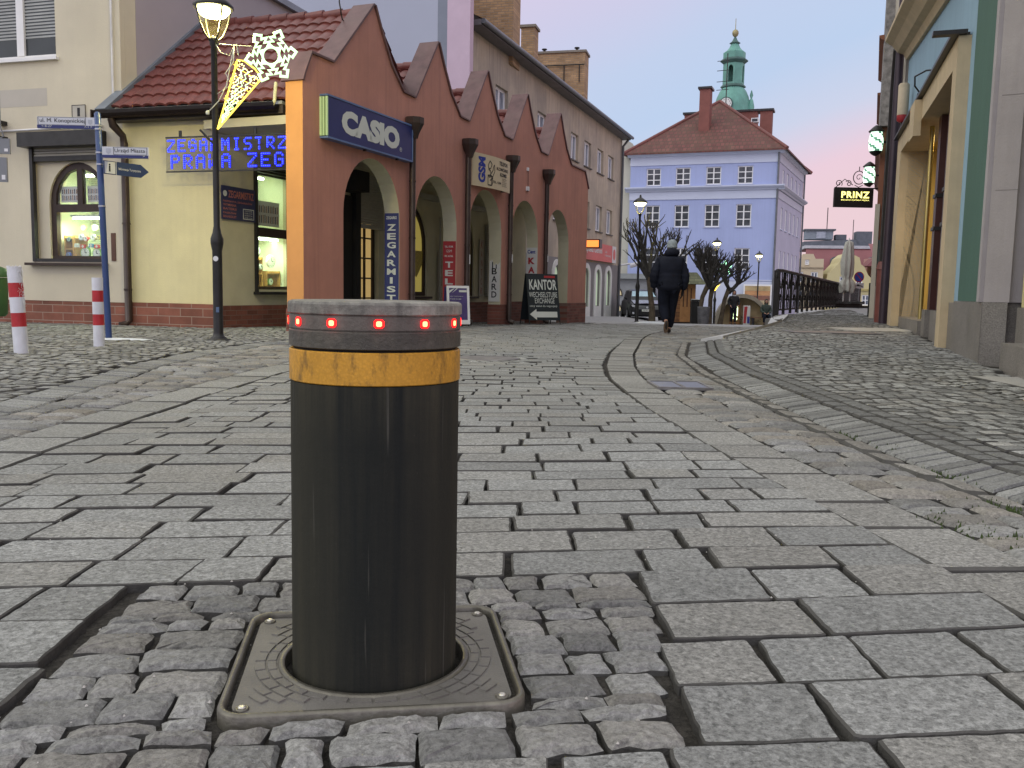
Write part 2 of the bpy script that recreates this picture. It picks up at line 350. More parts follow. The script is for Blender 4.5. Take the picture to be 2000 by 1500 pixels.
# snap the rows to the plate edges
rows = [r for r in rows if abs(r+.218) > .03 and abs(r-.218) > .03]+[-.218, .218]; rows.sort()
rows = [rows[0]-(PB-PB0)*k/2 for k in (2, 1)]+rows
for v0, v1 in zip(rows, rows[1:]):
    vm = (v0+v1)/2; yy_ = PC.y+vm; pl_, pr_ = [(xb+.224+vm*.149+max(0, vm)*.08)/.989 for xb in ((-.72-.10*(yy_-1.15)+.004), ((.27+.02*sin(yy_*9)) if vm > rows[2] else -.30)-.004)]
    for s0, s1 in ([(pl_, pr_)] if abs(vm) > .217 else [(pl_, -.236), (.236, pr_)]):
        x = s0
        while x < s1-.01:
            w = random.uniform(.065, .135)
            if s1-(x+w) < .06: w = s1-x
            sett(setts, x+.0035, x+w-.0035, v0+.004, v1-.004, plf, .005, bev=.006, dome=.003, step=.022, jit=.004, rough=.0022, cr=random.uniform(.02, .08), tint=random.choice((0, 0, .05, .1)), lift=random.uniform(-.005, -.001), edge=1)
            x += w
def row_fn(w, jit, kw):
    def fn(mb, pt, y, y2, o0, o1):
        x = o0
        while x < o1-.03:
            ww = w*random.uniform(.75, 1.3)
            if o1-(x+ww) < w*.5: ww = o1-x
            j = lambda: random.uniform(-jit, jit)
            if random.random() < .985:
                stone(mb, [pt(y+.006+j(), x+.005), pt(y+.008+j(), x+ww-.007), pt(y2-.008+j(), x+ww-.007), pt(y2-.008+j(), x+.007)], tint=random.choice((0, 0, .12, .25)), lift=random.uniform(-.007, .004), **kw(y))
            x += ww
    return fn
kwc = lambda y: dict(bev=.010, dome=.005, step=.035 if y < 4 else (.07 if y < 8 else 9), jit=.005 if y < 8 else 0, rough=.0022 if y < 8 else .0015, cr=.12, edge=1)
# right rough strip between border row and channel, each stone placed across the changing width
def strip(T0, o0, T1, o1, y0, y1, step, w, kw):
    y = y0
    while y < y1:
        st = step*random.uniform(.8, 1.25); a0, b0 = lin(y, T0)+o0, lin(y, T1)+o1; x = a0
        while x < b0-.04:
            ww = w*random.uniform(.7, 1.35)
            if b0-(x+ww) < w*.45: ww = b0-x
            f0, f1 = (x-a0)/(b0-a0), (x+ww-a0)/(b0-a0); a1, b1 = lin(y+st, T0)+o0, lin(y+st, T1)+o1; j = lambda: random.uniform(-.008, .008)
            sk = lin(y, [(0, .0), (8, 0), (12, -.25), (20, -.3)])
            Q = lambda xx, yy: (xx+j(), yy+j()+sk*(xx-a0))
            stone(setts, [Q(x+.004, y+.004), Q(x+ww-.004, y+.004), Q(a1+(b1-a1)*f1-.004, y+st-.004), Q(a1+(b1-a1)*f0+.004, y+st-.004)], tint=random.choice((0, 0, .12, .25)), lift=random.uniform(-.007, .004), **kw(y))
            x += ww
        y += st
strip(RJ, .285, GT, -.13, .8, 14.5, .125, .2, kwc)
strip(RJ, .285, GT, -.02, 14.5, 24.5, .15, .22, kwc)
along(GT, -.12, .0, .8, 13.2, .26, setts, slab_fn(.007, bev=.014, dome=.008, step=.06, jit=.004, cr=.08, tint=.15))
strip(LC, .13, LJ, -.3, 1.5, 24, .125, .19, kwc)
struct(setts.build('cobbled_road_edge', [COB, EDGE], base=(0, 0, 0)))
# ---- small mosaic setts of the pavements
mos = MB()
def diag(mb, pt, y, y2, o0, o1):
    d = .09 if o0 >= 0 else -.09
    stone(mb, [pt(y+.006, o0+.004), pt(y+.006+abs(d), o1-.004), pt(y2-.006+abs(d), o1-.004), pt(y2-.006, o0+.004)] if o0 >= 0 else [pt(y+.006+.09, o0+.004), pt(y+.006, o1-.004), pt(y2-.006, o1-.004), pt(y2-.006+.09, o0+.004)], bev=.010, dome=.004, lift=random.uniform(-.005, .002), tint=0, tone=random.uniform(.15, .7), edge=1)
along(GT, .01, .24, .8, 14, .09, mos, diag)
along(LC, -.13, .12, 1.5, 22, .085, mos, diag)
along(GT, .25, .36, .8, 14, .12, mos, slab_fn(.006, bev=.01, dome=.006, tone=.02))
along(GT, .36, .47, .8, 14, .12, mos, slab_fn(.006, bev=.01, dome=.006, tone=.1))
HOLES = [(4.61, 13.0, .62, .34), (4.3, 6.0, .85, .75), (5.75, 14.3, .55, .7)]     # hatch, big slab, entrance slab: cx, cy, half sizes
def inhole(x, y):
    return any(abs(x-a) < c+.03 and abs(y-b) < d+.03 for a, b, c, d in HOLES)
def mosaic(x0f, x1f, y0, y1, ok, W=1.5, amp=.24):
    y = y0
    while y < y1:
        st = .098 if y < 12 else .115
        a, b = x0f(y), x1f(y); x = a
        while x < b:
            w = random.uniform(.082, .12)*(1 if y < 12 else 1.2)
            def q(xx, yy):
                ph = ((xx/W) % 1.)*2-1; return (xx+random.uniform(-.007, .007), yy+amp*(1-ph*ph)+random.uniform(-.007, .007)+.05*sin(xx*2.3+yy))
            c = q(x+w/2, y+st/2)
            if ok(c[0], c[1]):
                stone(mos, [q(x+.005, y+.006), q(x+w-.005, y+.006), q(x+w-.005, y+st-.006), q(x+.005, y+st-.006)], bev=.007, dome=.005 if y < 14 else 0, lift=random.uniform(-.004, .004), tint=random.choice((0, 0, 0, .1)), tone=random.random()**1.2)
            x += w
        y += st
mosaic(lambda y: lin(y, GT)+.48, lambda y: min(4.17+(y-7.95)*.3278+.4, 16), .9, 34, lambda x, y: x > lin(y, GT)+(.47 if y < 14 else .35) and dRt(x, y) > .02 and not inhole(x, y))
mosaic(lambda y: -9.5 if y < 15 else lin(y, LC)-6, lambda y: lin(y, LC)-.12, 2.0, 25, lambda x, y: x < lin(y, LC)-.15 and (dFac(x, y) > .02 or dWal(x, y) > .02 or (dFac(x, y) > -1.7 and y > 13)))
struct(mos.build('pavement', [MOS, EDGE], base=(0, 0, 0)))
# ---- far paving, one sheet a little above the dirt bed
PAVE = M('square_paving', (.30, .30, .30), rough=.6, var=.25, sc=9, bump=.6, bsc=14, speck=.2, spec=.4)
xs2 = [-30, -20, -10]+[-6+.5*i for i in range(80)]+[36, 45, 60, 90, 140, 300]
ys2 = [23.5+.6*i for i in range(60)]+[62, 66, 72, 80, 95, 120, 160, 260]
struct(sheet(xs2, ys2, .0).build('square_paving', PAVE, base=(0, 0, 0)))
SLAB = M('smooth_slab', (.34, .33, .30), rough=.7, var=.12, sc=4, bump=.2, bsc=150, speck=.2)
for nm, (a, b, c, d), mt in (('pavement_slab', HOLES[1], SLAB), ('entrance_slab', HOLES[2], SLAB)):
    mb = MB()
    for i in range(2 if nm[0] == 'p' else 1):
        k = 2 if nm[0] == 'p' else 1; y0 = b-d+i*2*d/k
        mb_p = [(a-c, y0+.004), (a+c, y0+.004), (a+c, y0+2*d/k-.004), (a-c, y0+2*d/k-.004)]; stone(mb, mb_p, bev=.005, step=.2, lift=.002, drop=.03)
    struct(mb.build(nm, [mt, EDGE]))
# white kerb ramp strip leading to the bridge railing
kb = MB(); pts = [(13.6, 2.85), (15.2, 3.75), (17.5, 4.9), (19.7, 5.65), (21.6, 6.25)]
for (ya, xa), (yb, xb) in zip(pts, pts[1:]):
    n_ = V((yb-ya, -(xb-xa))).normalized(); A_, B_ = V((xa, ya)), V((xb, yb)); d_ = (B_-A_).normalized()*.008
    P4 = [A_+d_, A_+d_+n_*.34, B_-d_+n_*.34, B_-d_]
    vs = [(p.x, p.y, zf(p.x, p.y)+.035 if i in (0, 3) else zf(p.x, p.y)+.045) for i, p in enumerate(P4)]; vb = [(x_, y_, z_-.3) for x_, y_, z_ in vs]
    kb.add(vs+vb, [(0, 1, 2, 3), (4, 5, 1, 0), (5, 6, 2, 1), (6, 7, 3, 2), (7, 4, 0, 3)])
struct(kb.build('kerb', M('kerb_stone', (.46, .46, .46), rough=.6, var=.1, bump=.15, speck=.15)))
# hatch, grate and manhole covers
STEEL = M('worn_steel', (.22, .21, .20), rough=.5, metal=.6, var=.3, sc=8, bump=.3, stain=.5)
RUST = M('rusty_plate', (.23, .19, .16), rough=.7, metal=.2, var=.3, sc=5, bump=.3, stain=.4)
def flat(mb, x0, x1, y0, y1, dz, th=.02, rz=0., c=None):
    c = c or ((x0+x1)/2, (y0+y1)/2); vs = []
    for z_ in (dz-th, dz):
        for x, y in ((x0, y0), (x1, y0), (x1, y1), (x0, y1)):
            u_, v_ = x-c[0], y-c[1]; X, Y = c[0]+u_*cos(rz)-v_*sin(rz), c[1]+u_*sin(rz)+v_*cos(rz); vs.append((X, Y, zf(X, Y)+z_))
    mb.add(vs, [(4, 5, 6, 7), (0, 1, 5, 4), (1, 2, 6, 5), (2, 3, 7, 6), (3, 0, 4, 7)]); return mb
a, b, c, d = HOLES[0]
t = thing('cellar_hatch', 'rusty double leaf metal hatch lying in the right hand pavement', 'hatch', (a, b, zf(a, b)))
mb = MB(); flat(mb, a-c, a+c, b-d, b-d+.05, .012); flat(mb, a-c, a+c, b+d-.05, b+d, .012); flat(mb, a-c, a-c+.05, b-d+.05, b+d-.05, .012); flat(mb, a+c-.05, a+c, b-d+.05, b+d-.05, .012); mb.build('frame', STEEL, t)
for i in (0, 1): flat(MB(), a-c+.055+i*(c-.05), a-.005+i*(c-.05), b-d+.055, b+d-.055, .008).build('leaf', RUST, t)
t = thing('drain_grate', 'flat two panel steel drain grate in the rough setts', 'drain grate', (1.18, 6.25, zf(1.18, 6.25)))
mb = MB(); G0, G1, G2, G3 = .98, 1.36, 6.0, 6.5
for q in ((G0, G1, G2, G2+.025), (G0, G1, G3-.025, G3), (G0, G0+.02, G2+.025, G3-.025), (G1-.02, G1, G2+.025, G3-.025), (1.16, 1.18, G2+.025, G3-.025)): flat(mb, *q, .018)
mb.build('frame', STEEL, t)
for i in (0, 1): flat(MB(), G0+.022+i*.182, 1.158+i*.182, G2+.027, G3-.027, .013).build('plate', M('grey_plate', (.20, .21, .25), rough=.35, metal=.5, var=.15, bump=.1), t)
mb = MB(); t = thing('manhole_cover', 'round iron manhole cover ringed by small setts in the road', 'manhole cover', (-.25, 8.82, zf(-.25, 8.82)))
mb.lathe((-.25, 8.82, zf(-.25, 8.82)-.03), [(.31, 0), (.31, .035), (.28, .037)], 28); mb.build('rim', STEEL, t)
MB().lathe((-.25, 8.82, zf(-.25, 8.82)-.03), [(.275, 0), (.275, .032)], 28).build('lid', RUST, t)
mb = MB()
for ring, r_ in enumerate((.37, .47, .57)):
    n_ = int(2*pi*r_/.11)
    for k in range(n_):
        a0, a1 = 2*pi*(k+.06)/n_, 2*pi*(k+.94)/n_; q = [V((-.25+r*cos(a), 8.82+r*sin(a))) for r, a in ((r_-.045, a0), (r_+.045, a0), (r_+.045, a1), (r_-.045, a1))]
        if all(-.69 < p.x < .18 and 8.3 < p.y < 9.36 for p in q): stone(mb, q, bev=.01, dome=.006, lift=-.003)
struct(mb.build('setts_round_manhole', [MOS, EDGE], base=(0, 0, 0)))
# moss and grit in the channel
SNOW = M('snow', (.55, .58, .60), rough=.7, var=.05, bump=.5, bsc=20)
def snow(name, x, y, rx, ry, h, label):
    mb = MB(); n = 22; vs = [(x, y, zf(x, y)+h)]
    for r in (.35, .7, 1.):
        for k in range(n):
            a = 2*pi*k/n; q = r*(1+.25*mnoise.noise(V((cos(a)*1.7+x, sin(a)*1.7+y, r)))); X, Y = x+rx*q*cos(a), y+ry*q*sin(a); vs.append((X, Y, zf(X, Y)+h*(1-r*r)*.9+(.0 if r == 1. else .01)))
    fs = [(0, 1+k, 1+(k+1) % n) for k in range(n)]+[(1+j*n+k, 1+(j+1)*n+k, 1+(j+1)*n+(k+1) % n, 1+j*n+(k+1) % n) for j in (0, 1) for k in range(n)]
    mb.add(vs, fs, sm=True); tag(mb.build(name, SNOW), label, 'snow')
snow('snow_patch', -4.35, 10.0, .35, .06, .012, 'thin streak of snow on the pavement at the foot of the blue signpost')
snow('snow_patch', 4.2, 27.5, .6, .35, .07, 'small heap of snow at the foot of the lamp post by the parked car')
# ---------------------------------------------------------------- the rising bollard and its plate
BX, BY = -.2245, 1.468; BR = .1375; BT = .603
BODY = M('bollard_paint', (.02, .02, .02), rough=.5, var=.3, sc=5, bump=.12, bsc=40, spec=.10)
def bollard_nodes():
    t = BODY.node_tree; b = t.nodes['Principled BSDF']; K = t.links.new; g = N(t, 'ShaderNodeNewGeometry')
    mp = N(t, 'ShaderNodeMapping'); mp.inputs['Scale'].default_value = (26, 26, .9); K(g.outputs['Position'], mp.inputs[0])
    n = N(t, 'ShaderNodeTexNoise', _Scale=1.3, _Detail=6., _Roughness=.7); K(mp.outputs[0], n.inputs['Vector'])
    n2 = N(t, 'ShaderNodeTexNoise', _Scale=5., _Detail=8., _Roughness=.7); K(g.outputs['Position'], n2.inputs['Vector'])
    sp = N(t, 'ShaderNodeSeparateXYZ'); K(g.outputs['Position'], sp.inputs[0])
    hz = ramp(t, sp.outputs['Z'], [(.0, .55), (.10, .28), (.38, .30), (.47, 1.), (.6, 1.)])       # dust near the top and foot
    mm = N(t, 'ShaderNodeMath', operation='MULTIPLY'); K(ramp(t, n.outputs['Fac'], [(.35, 0.), (.66, 1.)]), mm.inputs[0]); K(hz, mm.inputs[1])
    m3 = N(t, 'ShaderNodeMath', operation='MULTIPLY'); K(mm.outputs[0], m3.inputs[0]); K(ramp(t, n2.outputs['Fac'], [(.3, .35), (.65, 1.)]), m3.inputs[1])
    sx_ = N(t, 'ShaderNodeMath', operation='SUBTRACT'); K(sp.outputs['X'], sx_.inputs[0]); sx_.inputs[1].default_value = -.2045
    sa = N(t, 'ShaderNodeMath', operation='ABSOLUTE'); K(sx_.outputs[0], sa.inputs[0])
    m4 = N(t, 'ShaderNodeMath', operation='ADD', use_clamp=True); K(m3.outputs[0], m4.inputs[0]); K(ramp(t, sa.outputs[0], [(.04, 0.), (.13, .42)]), m4.inputs[1]); m3 = m4  # paler towards both sides in x, darker strip down the middle
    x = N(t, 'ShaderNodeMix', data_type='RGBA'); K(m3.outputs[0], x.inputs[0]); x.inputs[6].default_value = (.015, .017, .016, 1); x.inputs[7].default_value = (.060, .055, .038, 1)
    n4 = N(t, 'ShaderNodeTexNoise', _Scale=120., _Detail=2.); K(g.outputs['Position'], n4.inputs['Vector'])
    x2 = N(t, 'ShaderNodeMix', data_type='RGBA'); K(ramp(t, n4.outputs['Fac'], [(.76, 0.), (.80, .25)]), x2.inputs[0]); K(x.outputs[2], x2.inputs[6]); x2.inputs[7].default_value = (.22, .2, .17, 1)
    mp3 = N(t, 'ShaderNodeMapping'); mp3.inputs['Scale'].default_value = (130, 130, 3.5); K(g.outputs['Position'], mp3.inputs[0]); n6 = N(t, 'ShaderNodeTexNoise', _Scale=1., _Detail=3.); K(mp3.outputs[0], n6.inputs['Vector'])
    x3 = N(t, 'ShaderNodeMix', data_type='RGBA'); K(ramp(t, n6.outputs['Fac'], [(.66, 0.), (.74, .55)]), x3.inputs[0]); K(x2.outputs[2], x3.inputs[6]); x3.inputs[7].default_value = (.10, .095, .08, 1); x2 = x3
    K(x2.outputs[2], b.inputs['Base Color']); K(ramp(t, m3.outputs[0], [(0, .62), (.7, .9)]), b.inputs['Roughness'])
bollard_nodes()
CAPM = M('bollard_cap_metal', (.23, .22, .185), rough=.65, var=.45, sc=30, bump=.35, bsc=120, metal=.0, stain=.5, streak=.9, ssc=5., dirt=(.06, .055, .05))
CAPD = M('bollard_ring_metal', (.080, .072, .055), rough=.55, var=.35, sc=24, bump=.3, bsc=120, stain=.4, streak=.7, ssc=5., dirt=(.045, .042, .036))
YEL = M('reflective_band', (.58, .29, .03), rough=.45, var=.14, sc=12, bump=.1, bsc=200, stain=0)
def band_nodes():
    t = YEL.node_tree; b = t.nodes['Principled BSDF']; K = t.links.new; g = N(t, 'ShaderNodeNewGeometry'); cur = b.inputs['Base Color'].links[0].from_socket
    mp = N(t, 'ShaderNodeMapping'); mp.inputs['Scale'].default_value = (30, 30, 12); K(g.outputs['Position'], mp.inputs[0])
    n = N(t, 'ShaderNodeTexNoise', _Scale=1.3, _Detail=9., _Roughness=.75); K(mp.outputs[0], n.inputs['Vector'])
    x = N(t, 'ShaderNodeMix', data_type='RGBA'); K(ramp(t, n.outputs['Fac'], [(.50, 0.), (.66, .75)]), x.inputs[0]); K(cur, x.inputs[6]); x.inputs[7].default_value = (.12, .07, .02, 1)
    ck = N(t, 'ShaderNodeTexVoronoi', _Scale=210.); K(g.outputs['Position'], ck.inputs['Vector'])
    x2 = N(t, 'ShaderNodeMix', data_type='RGBA', blend_type='MULTIPLY'); x2.inputs[0].default_value = .5; K(x.outputs[2], x2.inputs[6]); K(ramp(t, ck.outputs['Distance'], [(0., 1.15), (.7, .75)]), x2.inputs[7])
    K(x2.outputs[2], b.inputs['Base Color'])
band_nodes()
gz = zf(BX, BY)
bo = thing('rising_bollard', 'dark steel rising bollard with yellow band and red lights in the foreground', 'bollard', (BX, BY, gz))
c = (BX, BY, gz)
def ring(prof, mt, name, par=bo, n=96): return MB().lathe(c, prof, n, sharp=True).build(name, mt, par)
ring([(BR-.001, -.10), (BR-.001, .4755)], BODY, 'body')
ring([(BR-.0012, .4765), (BR+.0006, .478), (BR+.0006, .5255), (BR-.0012, .527)], YEL, 'reflective_band')
ring([(BR-.006, .527), (BR-.006, .5305)], M('gap_black', (.01, .01, .01), rough=.9), 'groove')
o = ring([(BR-.002, .5305), (BR+.001, .532), (BR+.001, .556), (BR-.0008, .558)], CAPD, 'lower_ring')
o = ring([(BR-.0008, .558), (BR+.0008, .5605), (BR+.0008, .5795), (BR-.0008, .5815)], M('light_ring_metal', (.125, .11, .092), rough=.6, var=.3, sc=22, bump=.3, bsc=120, stain=.4, streak=.5, ssc=5., dirt=(.07, .06, .05)), 'light_ring')
SQ = [(1, -.6), (1, .6), (.6, 1), (-.6, 1), (-1, .6), (-1, -.6), (-.6, -1), (.6, -1)]
for k in range(12):
    a = -pi/2+.185+2*pi*k/12
    u_ = (-sin(a), cos(a)); f = F((BX+cos(a)*(BR+.0008), BY+sin(a)*(BR+.0008)), u_, gz)
    mb = MB(); mb.prism(f, [(x*.0075, .5705+y*.0068) for x, y in SQ], -.004, .0012)
    l = mb.build('warning_light', E('red_led', (1., .008, .008), 3.), bo)
    MB().prism(f, [(x*.0042, .5705+y*.0040) for x, y in SQ], .0012, .0018).build('led', E('led_core', (1., .30, .12), 4.), l)
    pl = bpy.data.lights.new('red_glow', 'POINT'); pl.energy = .004; pl.color = (1, .02, .02); pl.shadow_soft_size = .003; po_ = bpy.data.objects.new('red_glow', pl); COL.objects.link(po_); po_.parent = l; po_.location = V((cos(a), sin(a), 0))*(BR+.009)+V((0, 0, .5705))
ring([(BR-.001, .5815), (BR+.0028, .584), (BR+.0028, .598), (BR+.0010, .6015), (BR-.004, BT), (BR-.03, BT+.0005), (.03, BT+.001)], CAPM, 'cap')
# plate
PLT = M('cast_plate', (.175, .165, .145), rough=.55, metal=.25, var=.16, sc=9, bump=.25, bsc=220, stain=.5, dirt=(.09, .085, .07), spec=.3)
RIMM = M('plate_rim', (.16, .15, .12), rough=.4, metal=.5, var=.3, sc=12, bump=.2, stain=.4, streak=.5, ssc=5., dirt=(.07, .06, .05))
ux = V((.989, .149)); uy = V((-.149, .989))
pt_ = thing('bollard_ground_plate', 'square cast metal plate with round opening set in setts around the foreground bollard', 'ground plate', (BX, BY, gz))
def P2(x, y, z): q = V((BX, BY))+ux*x+uy*y; return (q.x, q.y, gz+z)
def rrect(hx, hy, r, n=8):
    out = []
    for cx, cy, a0 in ((hx-r, hy-r, 0), (-hx+r, hy-r, 90), (-hx+r, -hy+r, 180), (hx-r, -hy+r, 270)):
        for k in range(n+1): a = rad(a0+90*k/n); out.append((cx+r*cos(a), cy+r*sin(a)))
    return out
HX, HY = .230, .212
mb = MB(); A_, B_, C_, D_ = [rrect(HX-i, HY-i, .042-i*.6) for i in (0, .003, .008, .011)]; n = len(A_)
vs = [P2(x, y, z) for L_, z in ((A_, -.03), (A_, .004), (B_, .0085), (C_, .0085), (D_, .004), (D_, -.02)) for x, y in L_]
mb.add(vs, [(i*n+k, i*n+(k+1) % n, (i+1)*n+(k+1) % n, (i+1)*n+k) for i in range(5) for k in range(n)], sm=True)
mb.build('rim', RIMM, pt_)
hole = [(.1485*cos(2*pi*k/64), .1485*sin(2*pi*k/64)) for k in range(64)]
outp = rrect(HX-.020, HY-.020, .03)
class PF:
    def p(s, a, h, d=0.): return V(P2(a, h, d))
pf = PF(); mb = MB(); mb.prism(pf, outp, -.025, .001, [hole]); mb.build('cover', PLT, pt_)
mb = MB(); n = len(D_); E_ = rrect(HX-.020, HY-.020, .03)
vs = [P2(x, y, -.006) for x, y in D_]+[P2(x, y, -.006) for x, y in E_]; mb.add(vs, [(k, (k+1) % n, n+(k+1) % n, n+k) for k in range(n)]); mb.build('rim_groove', DIRT, pt_)
mb = MB(); R_ = [(.1485, -.06), (.1485, .002), (.150, .0045), (.158, .0045), (.160, .001)]
mb.lathe(c, R_, 72, top=False); mb.build('collar', RIMM, pt_)
MB().lathe(c, [(.148, -.062), (.148, -.06)], 48).build('shaft_floor', M('gap_black', (.01, .01, .01)), pt_)
# raised brick pattern of the cover, ring by ring, and straight bars in the corners
mb = MB(); rings = [(.163, .177), (.1805, .1975), (.201, .216), (.2195, .234), (.2375, .252), (.256, .27), (.274, .288)]
def clipin(x, y, m_=.030): return abs(x) < HX-m_ and abs(y) < HY-m_ and not (abs(x) > HX-.052 and abs(y) > HY-.052)
for ri, (ra, rb) in enumerate(rings):
    n = int(2*pi*(ra+rb)/2/.036); off = random.random()
    for k in range(n):
        a0 = 2*pi*(k+off+.05)/n; a1 = 2*pi*(k+off+.95)/n
        cs = [(r*cos(a), r*sin(a)) for r, a in ((ra, a0), (rb, a0), (rb, (a0+a1)/2), (rb, a1), (ra, a1), (ra, (a0+a1)/2))]
        if all(clipin(*q) for q in cs):
            mb.add([P2(x, y, .0) for x, y in cs]+[P2(x*.999, y*.999, .0036) for x, y in [(q[0]+(sum(p[0] for p in cs)/6-q[0])*.06, q[1]+(sum(p[1] for p in cs)/6-q[1])*.06) for q in cs]],
                   [(0, 1, 7, 6), (1, 2, 8, 7), (2, 3, 9, 8), (3, 4, 10, 9), (4, 5, 11, 10), (5, 0, 6, 11), (6, 7, 8, 9, 10, 11)])
mb.build('brick_relief', PLT, pt_)
for sx_, sy_ in ((-1, -1), (1, -1), (1, 1), (-1, 1)):
    q = P2(sx_*(HX-.036), sy_*(HY-.036), .001); w = MB().lathe(q, [(.0105, 0), (.0105, .0022), (.009, .003)], 18).build('washer', RIMM, pt_)
    MB().lathe(q, [(.0062, .003), (.0062, .0045), (.004, .0055)], 6).build('bolt', M('bright_steel', (.6, .58, .5), rough=.35, metal=.6, var=.1), w)
# leaves of litter and moss in the joints
MOSS = M('moss', (.05, .075, .02), rough=.95, var=.5, sc=40, bump=.8, bsc=90)
mb = MB()
for (mx, my, n) in ((1.62, 3.3, 50), (1.55, 2.75, 60), (1.3, 2.35, 40), (1.25, 2.5, 40), (1.58, 4.2, 30), (1.66, 3.9, 24)):
    for _ in range(n):
        x, y = mx+random.gauss(0, .035), my+random.gauss(0, .06); r = random.uniform(.003, .008); z = zf(x, y)-.012; a = random.random()*6
        mb.add([(x+r*cos(a), y+r*sin(a), z), (x+r*cos(a+2), y+r*sin(a+2), z), (x+r*cos(a+4), y+r*sin(a+4), z+.004), (x+random.uniform(-.006, .006), y, z+random.uniform(.01, .024))], [(0, 1, 3), (1, 2, 3), (2, 0, 3), (0, 2, 1)])
g_ = mb.build('moss', MOSS, base=(0, 0, 0)); g_['kind'] = 'stuff'; g_['label'] = 'tufts of moss growing in the sett joints'; g_['category'] = 'moss'
mb = MB()
for _ in range(900):
    y = random.uniform(1.1, 6)**1.0; x = random.uniform(-1.7, 1.8)*min(1, .45+y*.2); r = random.uniform(.0012, .004); z = zf(x, y)+random.uniform(-.014, .002); a = random.random()*6
    mb.add([(x+r*cos(a+k*pi/2), y+r*sin(a+k*pi/2), z) for k in range(4)]+[(x, y, z+r)], [(0, 1, 4), (1, 2, 4), (2, 3, 4), (3, 0, 4)])
g_ = mb.build('grit', M('grit_stone', (.42, .40, .36), rough=.8, var=.3), base=(0, 0, 0)); g_['kind'] = 'stuff'; g_['label'] = 'loose grit scattered over the stones'; g_['category'] = 'grit'
# ---------------------------------------------------------------- the watchmaker's arcade house
FA = F((-2.95, 12.65), az(21.8)); FS = F((-4.47, 13.5), az(21.8)); FW = F((-4.47, 13.5), (.957, -.29))
ORA = M('orange_render', (.49, .225, .165), var=.10, sc=1.2, bump=.5, bsc=55, stain=.5, streak=.45, dirt=(.30, .14, .11))
ORE = M('orange_lamplit', (.62, .30, .10), var=.08, sc=2, bump=.3, bsc=70)
CRE = M('cream_render', (.50, .47, .33), var=.10, sc=2, bump=.35, bsc=60, stain=.25, dirt=(.3, .28, .22))
YLW = M('pale_yellow_render', (.68, .62, .34), var=.08, sc=1.4, bump=.35, bsc=60, stain=.4, streak=.2, dirt=(.50, .45, .27))
BEI = M('beige_render', (.58, .53, .40), var=.07, sc=1.1, bump=.4, bsc=60, stain=.22, dirt=(.42, .39, .32), streak=.1)
BRW = M('brick_plinth_wall', (.24, .09, .058), brick=(.957, -.29), bs=(.40, .125, .006), bcol=(.30, .22, .17), var=.25, sc=3, bump=.3)
BRA = M('brick_plinth_arcade', (.20, .07, .05), brick=(.3714, .9285), bs=(.26, .075, .006), bcol=(.16, .10, .08), var=.25, sc=3, bump=.3)
CAPR = M('brown_sheet_metal', (.115, .06, .06), rough=.45, var=.3, sc=5, bump=.15, bsc=40, stain=.6, dirt=(.16, .10, .09), metal=.2)
TILE = M('red_roof_tile', (.15, .044, .037), rough=.45, var=.25, sc=6, bump=.25, bsc=40, stain=.35, dirt=(.09, .04, .035))
DKM = M('dark_metal', (.028, .027, .026), rough=.4, metal=.3, var=.3, sc=6, bump=.1)
DPM = M('brown_downpipe', (.045, .030, .026), rough=.38, metal=.25, var=.3, sc=4, bump=.1, stain=.3, dirt=(.09, .07, .06))
DWD = M('dark_brown_wood', (.032, .018, .013), rough=.5, var=.3, sc=9, bump=.2)
BLK = M('black_interior', (.012, .012, .012), rough=.8, var=.2)
GLS = M('shop_glass', (.4, .45, .45), rough=.03, alpha=.12, spec=.8)
WHT = M('white_paint', (.72, .72, .72), rough=.5, var=.05, sc=5, bump=.05)
SHU = M('roller_shutter', (.34, .33, .28), rough=.5, var=.1, sc=4, bump=.05)
ah = thing('arcade_house', 'low shop house with zigzag gabled orange arcade and tiled roof', 'building', (-2.95, 12.65, -.03))
PK = [1.9, 4.11, 6.31, 8.55, 10.83]; PH = 4.95; VH = 3.83
top = [(0, 3.42), (.04, 3.52), (.2, VH), (.75, VH)]
for i, c_ in enumerate(PK):
    top += [(c_-.03, PH), (c_+.0, PH), (c_+.2, 4.62), (c_+.52, 4.18), (c_+.93, VH+.01)]
    top += [(PK[i+1]-.86, VH)] if i < 4 else [(12.95, VH), (13.3, 3.4)]
front = [(0, -.5)]+[(13.3, -.6)]+list(reversed(top))
AR = [(1.02, 2.74), (3.28, 4.96), (5.50, 7.18), (7.72, 9.42), (9.98, 11.72)]
ahol = [archpoly(a, b, -.1, 1.72, 2.63, 18) for a, b in AR]
# arch holes reach the ground: cut as notches in the outline
bot = [(0, -.5)]
for (a, b), h in zip(AR, ahol): bot += [(a, -.5)]+[(a, 1.72)]+[((a+b)/2-(b-a)/2*cos(pi*k/18), 1.72+.91*sin(pi*k/18)) for k in range(1, 18)]+[(b, 1.72), (b, -.5)]
bot += [(13.3, -.5)]
poly = bot+list(reversed(top))
mb = MB(); mb.prism(FA, poly, -.28, 0, mi=0)
